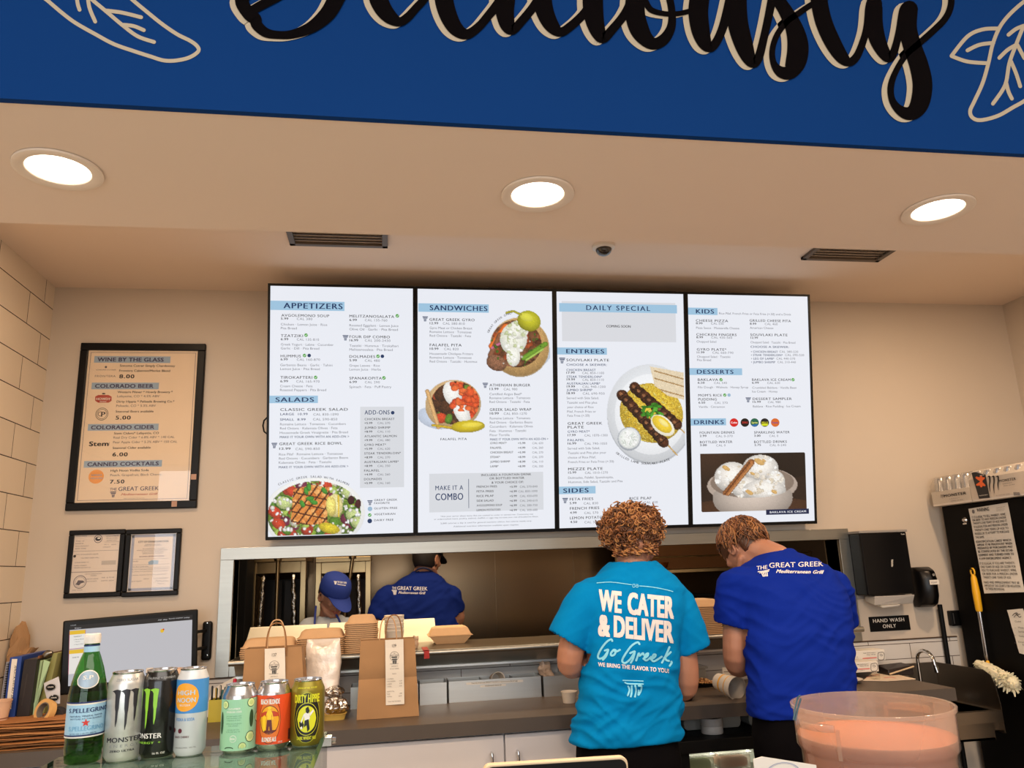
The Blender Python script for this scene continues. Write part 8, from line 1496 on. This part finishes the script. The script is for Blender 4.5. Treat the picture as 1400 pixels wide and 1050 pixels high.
def visor(m, cc, Q, k=1.0, droop=.35):
    top = []; bot = []
    for rr in (0, .5, 1.0):
        row = []
        for i in range(13): t_ = -1+2*i/12; x = .075*t_; y0 = math.sqrt(max(0, 1-(x/.088)**2))*.106; ln = .075*(1-abs(t_)**2.6)**.6+.004; y = y0+ln*rr; row.append(cc+Q @ (Vector((x, y, .008-droop*ln*rr-.9*x*x*4*.25))*k))
        top.append(row)
    n = 13; up = Q @ Vector((0, 0, .003)); vs = [v for r in top for v in r]; N = len(vs); fs = []
    for r in range(2):
        for i in range(n-1): q = [r*n+i, r*n+i+1, (r+1)*n+i+1, (r+1)*n+i]; fs += [q, [x+N for x in q][::-1]]
    rim = list(range(n))+[n+n-1, 2*n+n-1]+list(range(2*n+n-2, 2*n-1, -1))+[n]
    for i in range(len(rim)): a_, b_ = rim[i], rim[(i+1) % len(rim)]; fs.append([a_, b_, b_+N, a_+N])
    m.add(vs+[v+up for v in vs], fs)
m = MB(CAPB); visor(m, cc, Q4); m.build('cap_visor', P4, smooth=40)
m = MB(mat('navy_strap', '141C3E', .7)); lo = [pY(568, 781, Y4-.06), pY(573, 777.5, Y4-.075), pY(580, 776.5, Y4-.08), pY(587, 779, Y4-.07), pY(593, 783.5, Y4-.03)]; m.tube([Vector(p) for p in catmull(lo, 4)], .006, 8); m.build('apron_strap', P4, smooth=40)

# ---------------------------------------------------------------- young worker in a blue cap, looking down
Y3 = .99
R3 = [(414, 486, 930, .11), (412, 488, 890, .11), (411, 487, 866, .105), (419, 481, 852, .095), (431, 470, 844, .075), (437, 462, 840, .06)]
m = MB(SKIN); m.rings([pring(l, r, y, Y3, b, .012) for l, r, y, b in R3[:5]]); h3 = pY(455, 815, .93); nb = pY(448, 846, Y3); limb(m, [nb, nb.lerp(h3, .5)+Vector((-.008, .02, 0)), h3+Vector((-.02, .025, -.02))], [.052, .048, .05])
Q3 = Matrix.Rotation(math.radians(180+35), 3, 'Z') @ Matrix.Rotation(math.radians(-30), 3, 'X'); L3 = head(m, h3, Q3, .90)
for sd, sx in ((-1, 1), (1, -1)):
    S = pY(422 if sx > 0 else 477, 862, Y3); E_ = S+Vector((-.05*sx, -.02, -.26)); W_ = E_+Vector((.13*sx, -.06, .02)) ; limb(m, bend([S, S.lerp(E_, .5), E_, E_.lerp(W_, .5), W_]), radii([.05, .044, .038, .034, .026])); hand(m, W_, W_-E_, (0, -.2, 1), sd, .6)
hx3 = pY(449, 900, Y3).x; m.rings([ering((hx3, Y3, z), a, b) for z, a, b in ((.74, .13, .09), (.85, .145, .10), (1.02, .145, .10))]); legs(m, hx3, Y3, .86, .09)
LIP = mat('lips', 'A0584C', .45); iQ = Q3.inverted()
def lipface(p): q = iQ @ (p-h3)/.90; return 1 if ((q.x/.023)**2+((q.z+.063)/.0115)**2 < 1 and q.y > .07) else 0
bm, out = voxel(m, .0045, 1); P3, _ = finish(bm, out, 'person', [SKIN, LIP], loc=(hx3, Y3, 0), faces=lipface); tag(P3, 'young worker in a blue cap and pale grey T-shirt, looking down beyond the pass', 'person'); lower(P3, hx3, Y3, .86, .09, .155)
GREYS = shirtmat('pale_grey_cotton', 'B9BEC6'); m = MB(GREYS); m.rings([pring(l, r, y, Y3, b) for l, r, y, b in [(414, 486, 985, .11)]+R3]); cuts = []
for sx, x in ((1, 422), (-1, 477)):
    S = pY(x, 861, Y3); e_ = S+Vector((-.03*sx, -.01, -.15)); m.tube(bend([S+Vector((.05*sx, 0, .015)), S, S.lerp(e_, .5), e_]), radii([.055, .066, .063, .06]), 18); d_ = (e_-S).normalized(); cuts.append((e_-d_*.006, d_, .09))
nk = pY(449, 841, Y3); bm, out = voxel(m, .008, 4); finish(bm, out, 't_shirt', [GREYS], P3, None, folds(31, None, .004), cuts+[(nk-Vector((0, 0, .004)), Vector((0, 0, 1)), .08)], thick=.0025)
CAPN = mat('royal_blue_cap', '1D3588', .8, var=.05); m = MB(CAPN); cc = h3+Q3 @ Vector((0, .0, .030)); kk3 = .95
m.rings([[cc+Q3 @ (Vector((r*.090*math.cos(2*PI*i/32), r*.108*math.sin(2*PI*i/32), z))*kk3) for i in range(32)] for r, z in ((1, -.004), (1.02, .02), (1.0, .05), (.88, .085), (.62, .105), (.3, .114), (.04, .116))], (True, True))
cr = m.build('cap_crown', P3, smooth=True); bvc = BVHTree.FromPolygons([v for v in m.v], m.f)
m2 = MB(CAPN); visor(m2, cc, Q3, kk3, .55); m2.build('cap_visor', P3, smooth=40)
m = MB(); a = Art(PF(), m, 400, 740, 8.75, 0); a.sl = .13; a.T('THE GREAT GREEK', 536, 498, 648, 24, WSH, .03); a.T('Mediterranean', 536, 522, 636, 18, WSH, .03); a.sl = 0; a.S([(498, 480), (528, 484)], WSH, 8); a.S([(502, 490), (526, 494)], WSH, 6)
for i in range(3): a.S([(504+8*i, 496), (507+7*i, 514)], WSH, 6)
print_on(bvc, m, 'cap_print', P3, thr=5)
m = MB(mat('brown_short_hair', '4A2E1C', .6)); cen = h3+Q3 @ Vector((0, -.010, .012)); m.ell(cen, .079, .096, .098, 28, 20, lambda p: Q3 @ (p if p.z > -.03 and not (p.y > .02 and p.z < .05) else p*.72)); m.build('hair', P3, smooth=True)
for s in (-1, 1):
    m = MB(mat('eye_white', 'CFC8C0', .3)); m.ell(L3(s*.031, .0835, .006), .0085, .0085, .0075, 12, 8); m.use(mat('eye_brown', '2E1C12', .2)); m.ell(L3(s*.031, .090, .003), .0042, .004, .004, 10, 6); m.build('eye', P3, smooth=True)
    m = MB(mat('brown_short_hair', '4A2E1C', .6)); m.tube([L3(s*.046, .082, .030), L3(s*.031, .096, .034), L3(s*.016, .098, .031)], [.002, .0032, .0026], 6); m.build('eyebrow', P3, smooth=True)
m = MB(mat('navy_strap', '141C3E', .7)); STR = mat('blue_strap', '2A3C8C', .7); m = MB(STR)
for pts in ([(432, 829, .95), (431, 840, .905), (430, 855, .88)], [(458, 838, .91), (463, 846, .885), (468, 858, .88)]): m.tube([pY(x, y, Y) for x, y, Y in pts], .006, 8); m.build('apron_strap', P3, smooth=40); m = MB(STR)
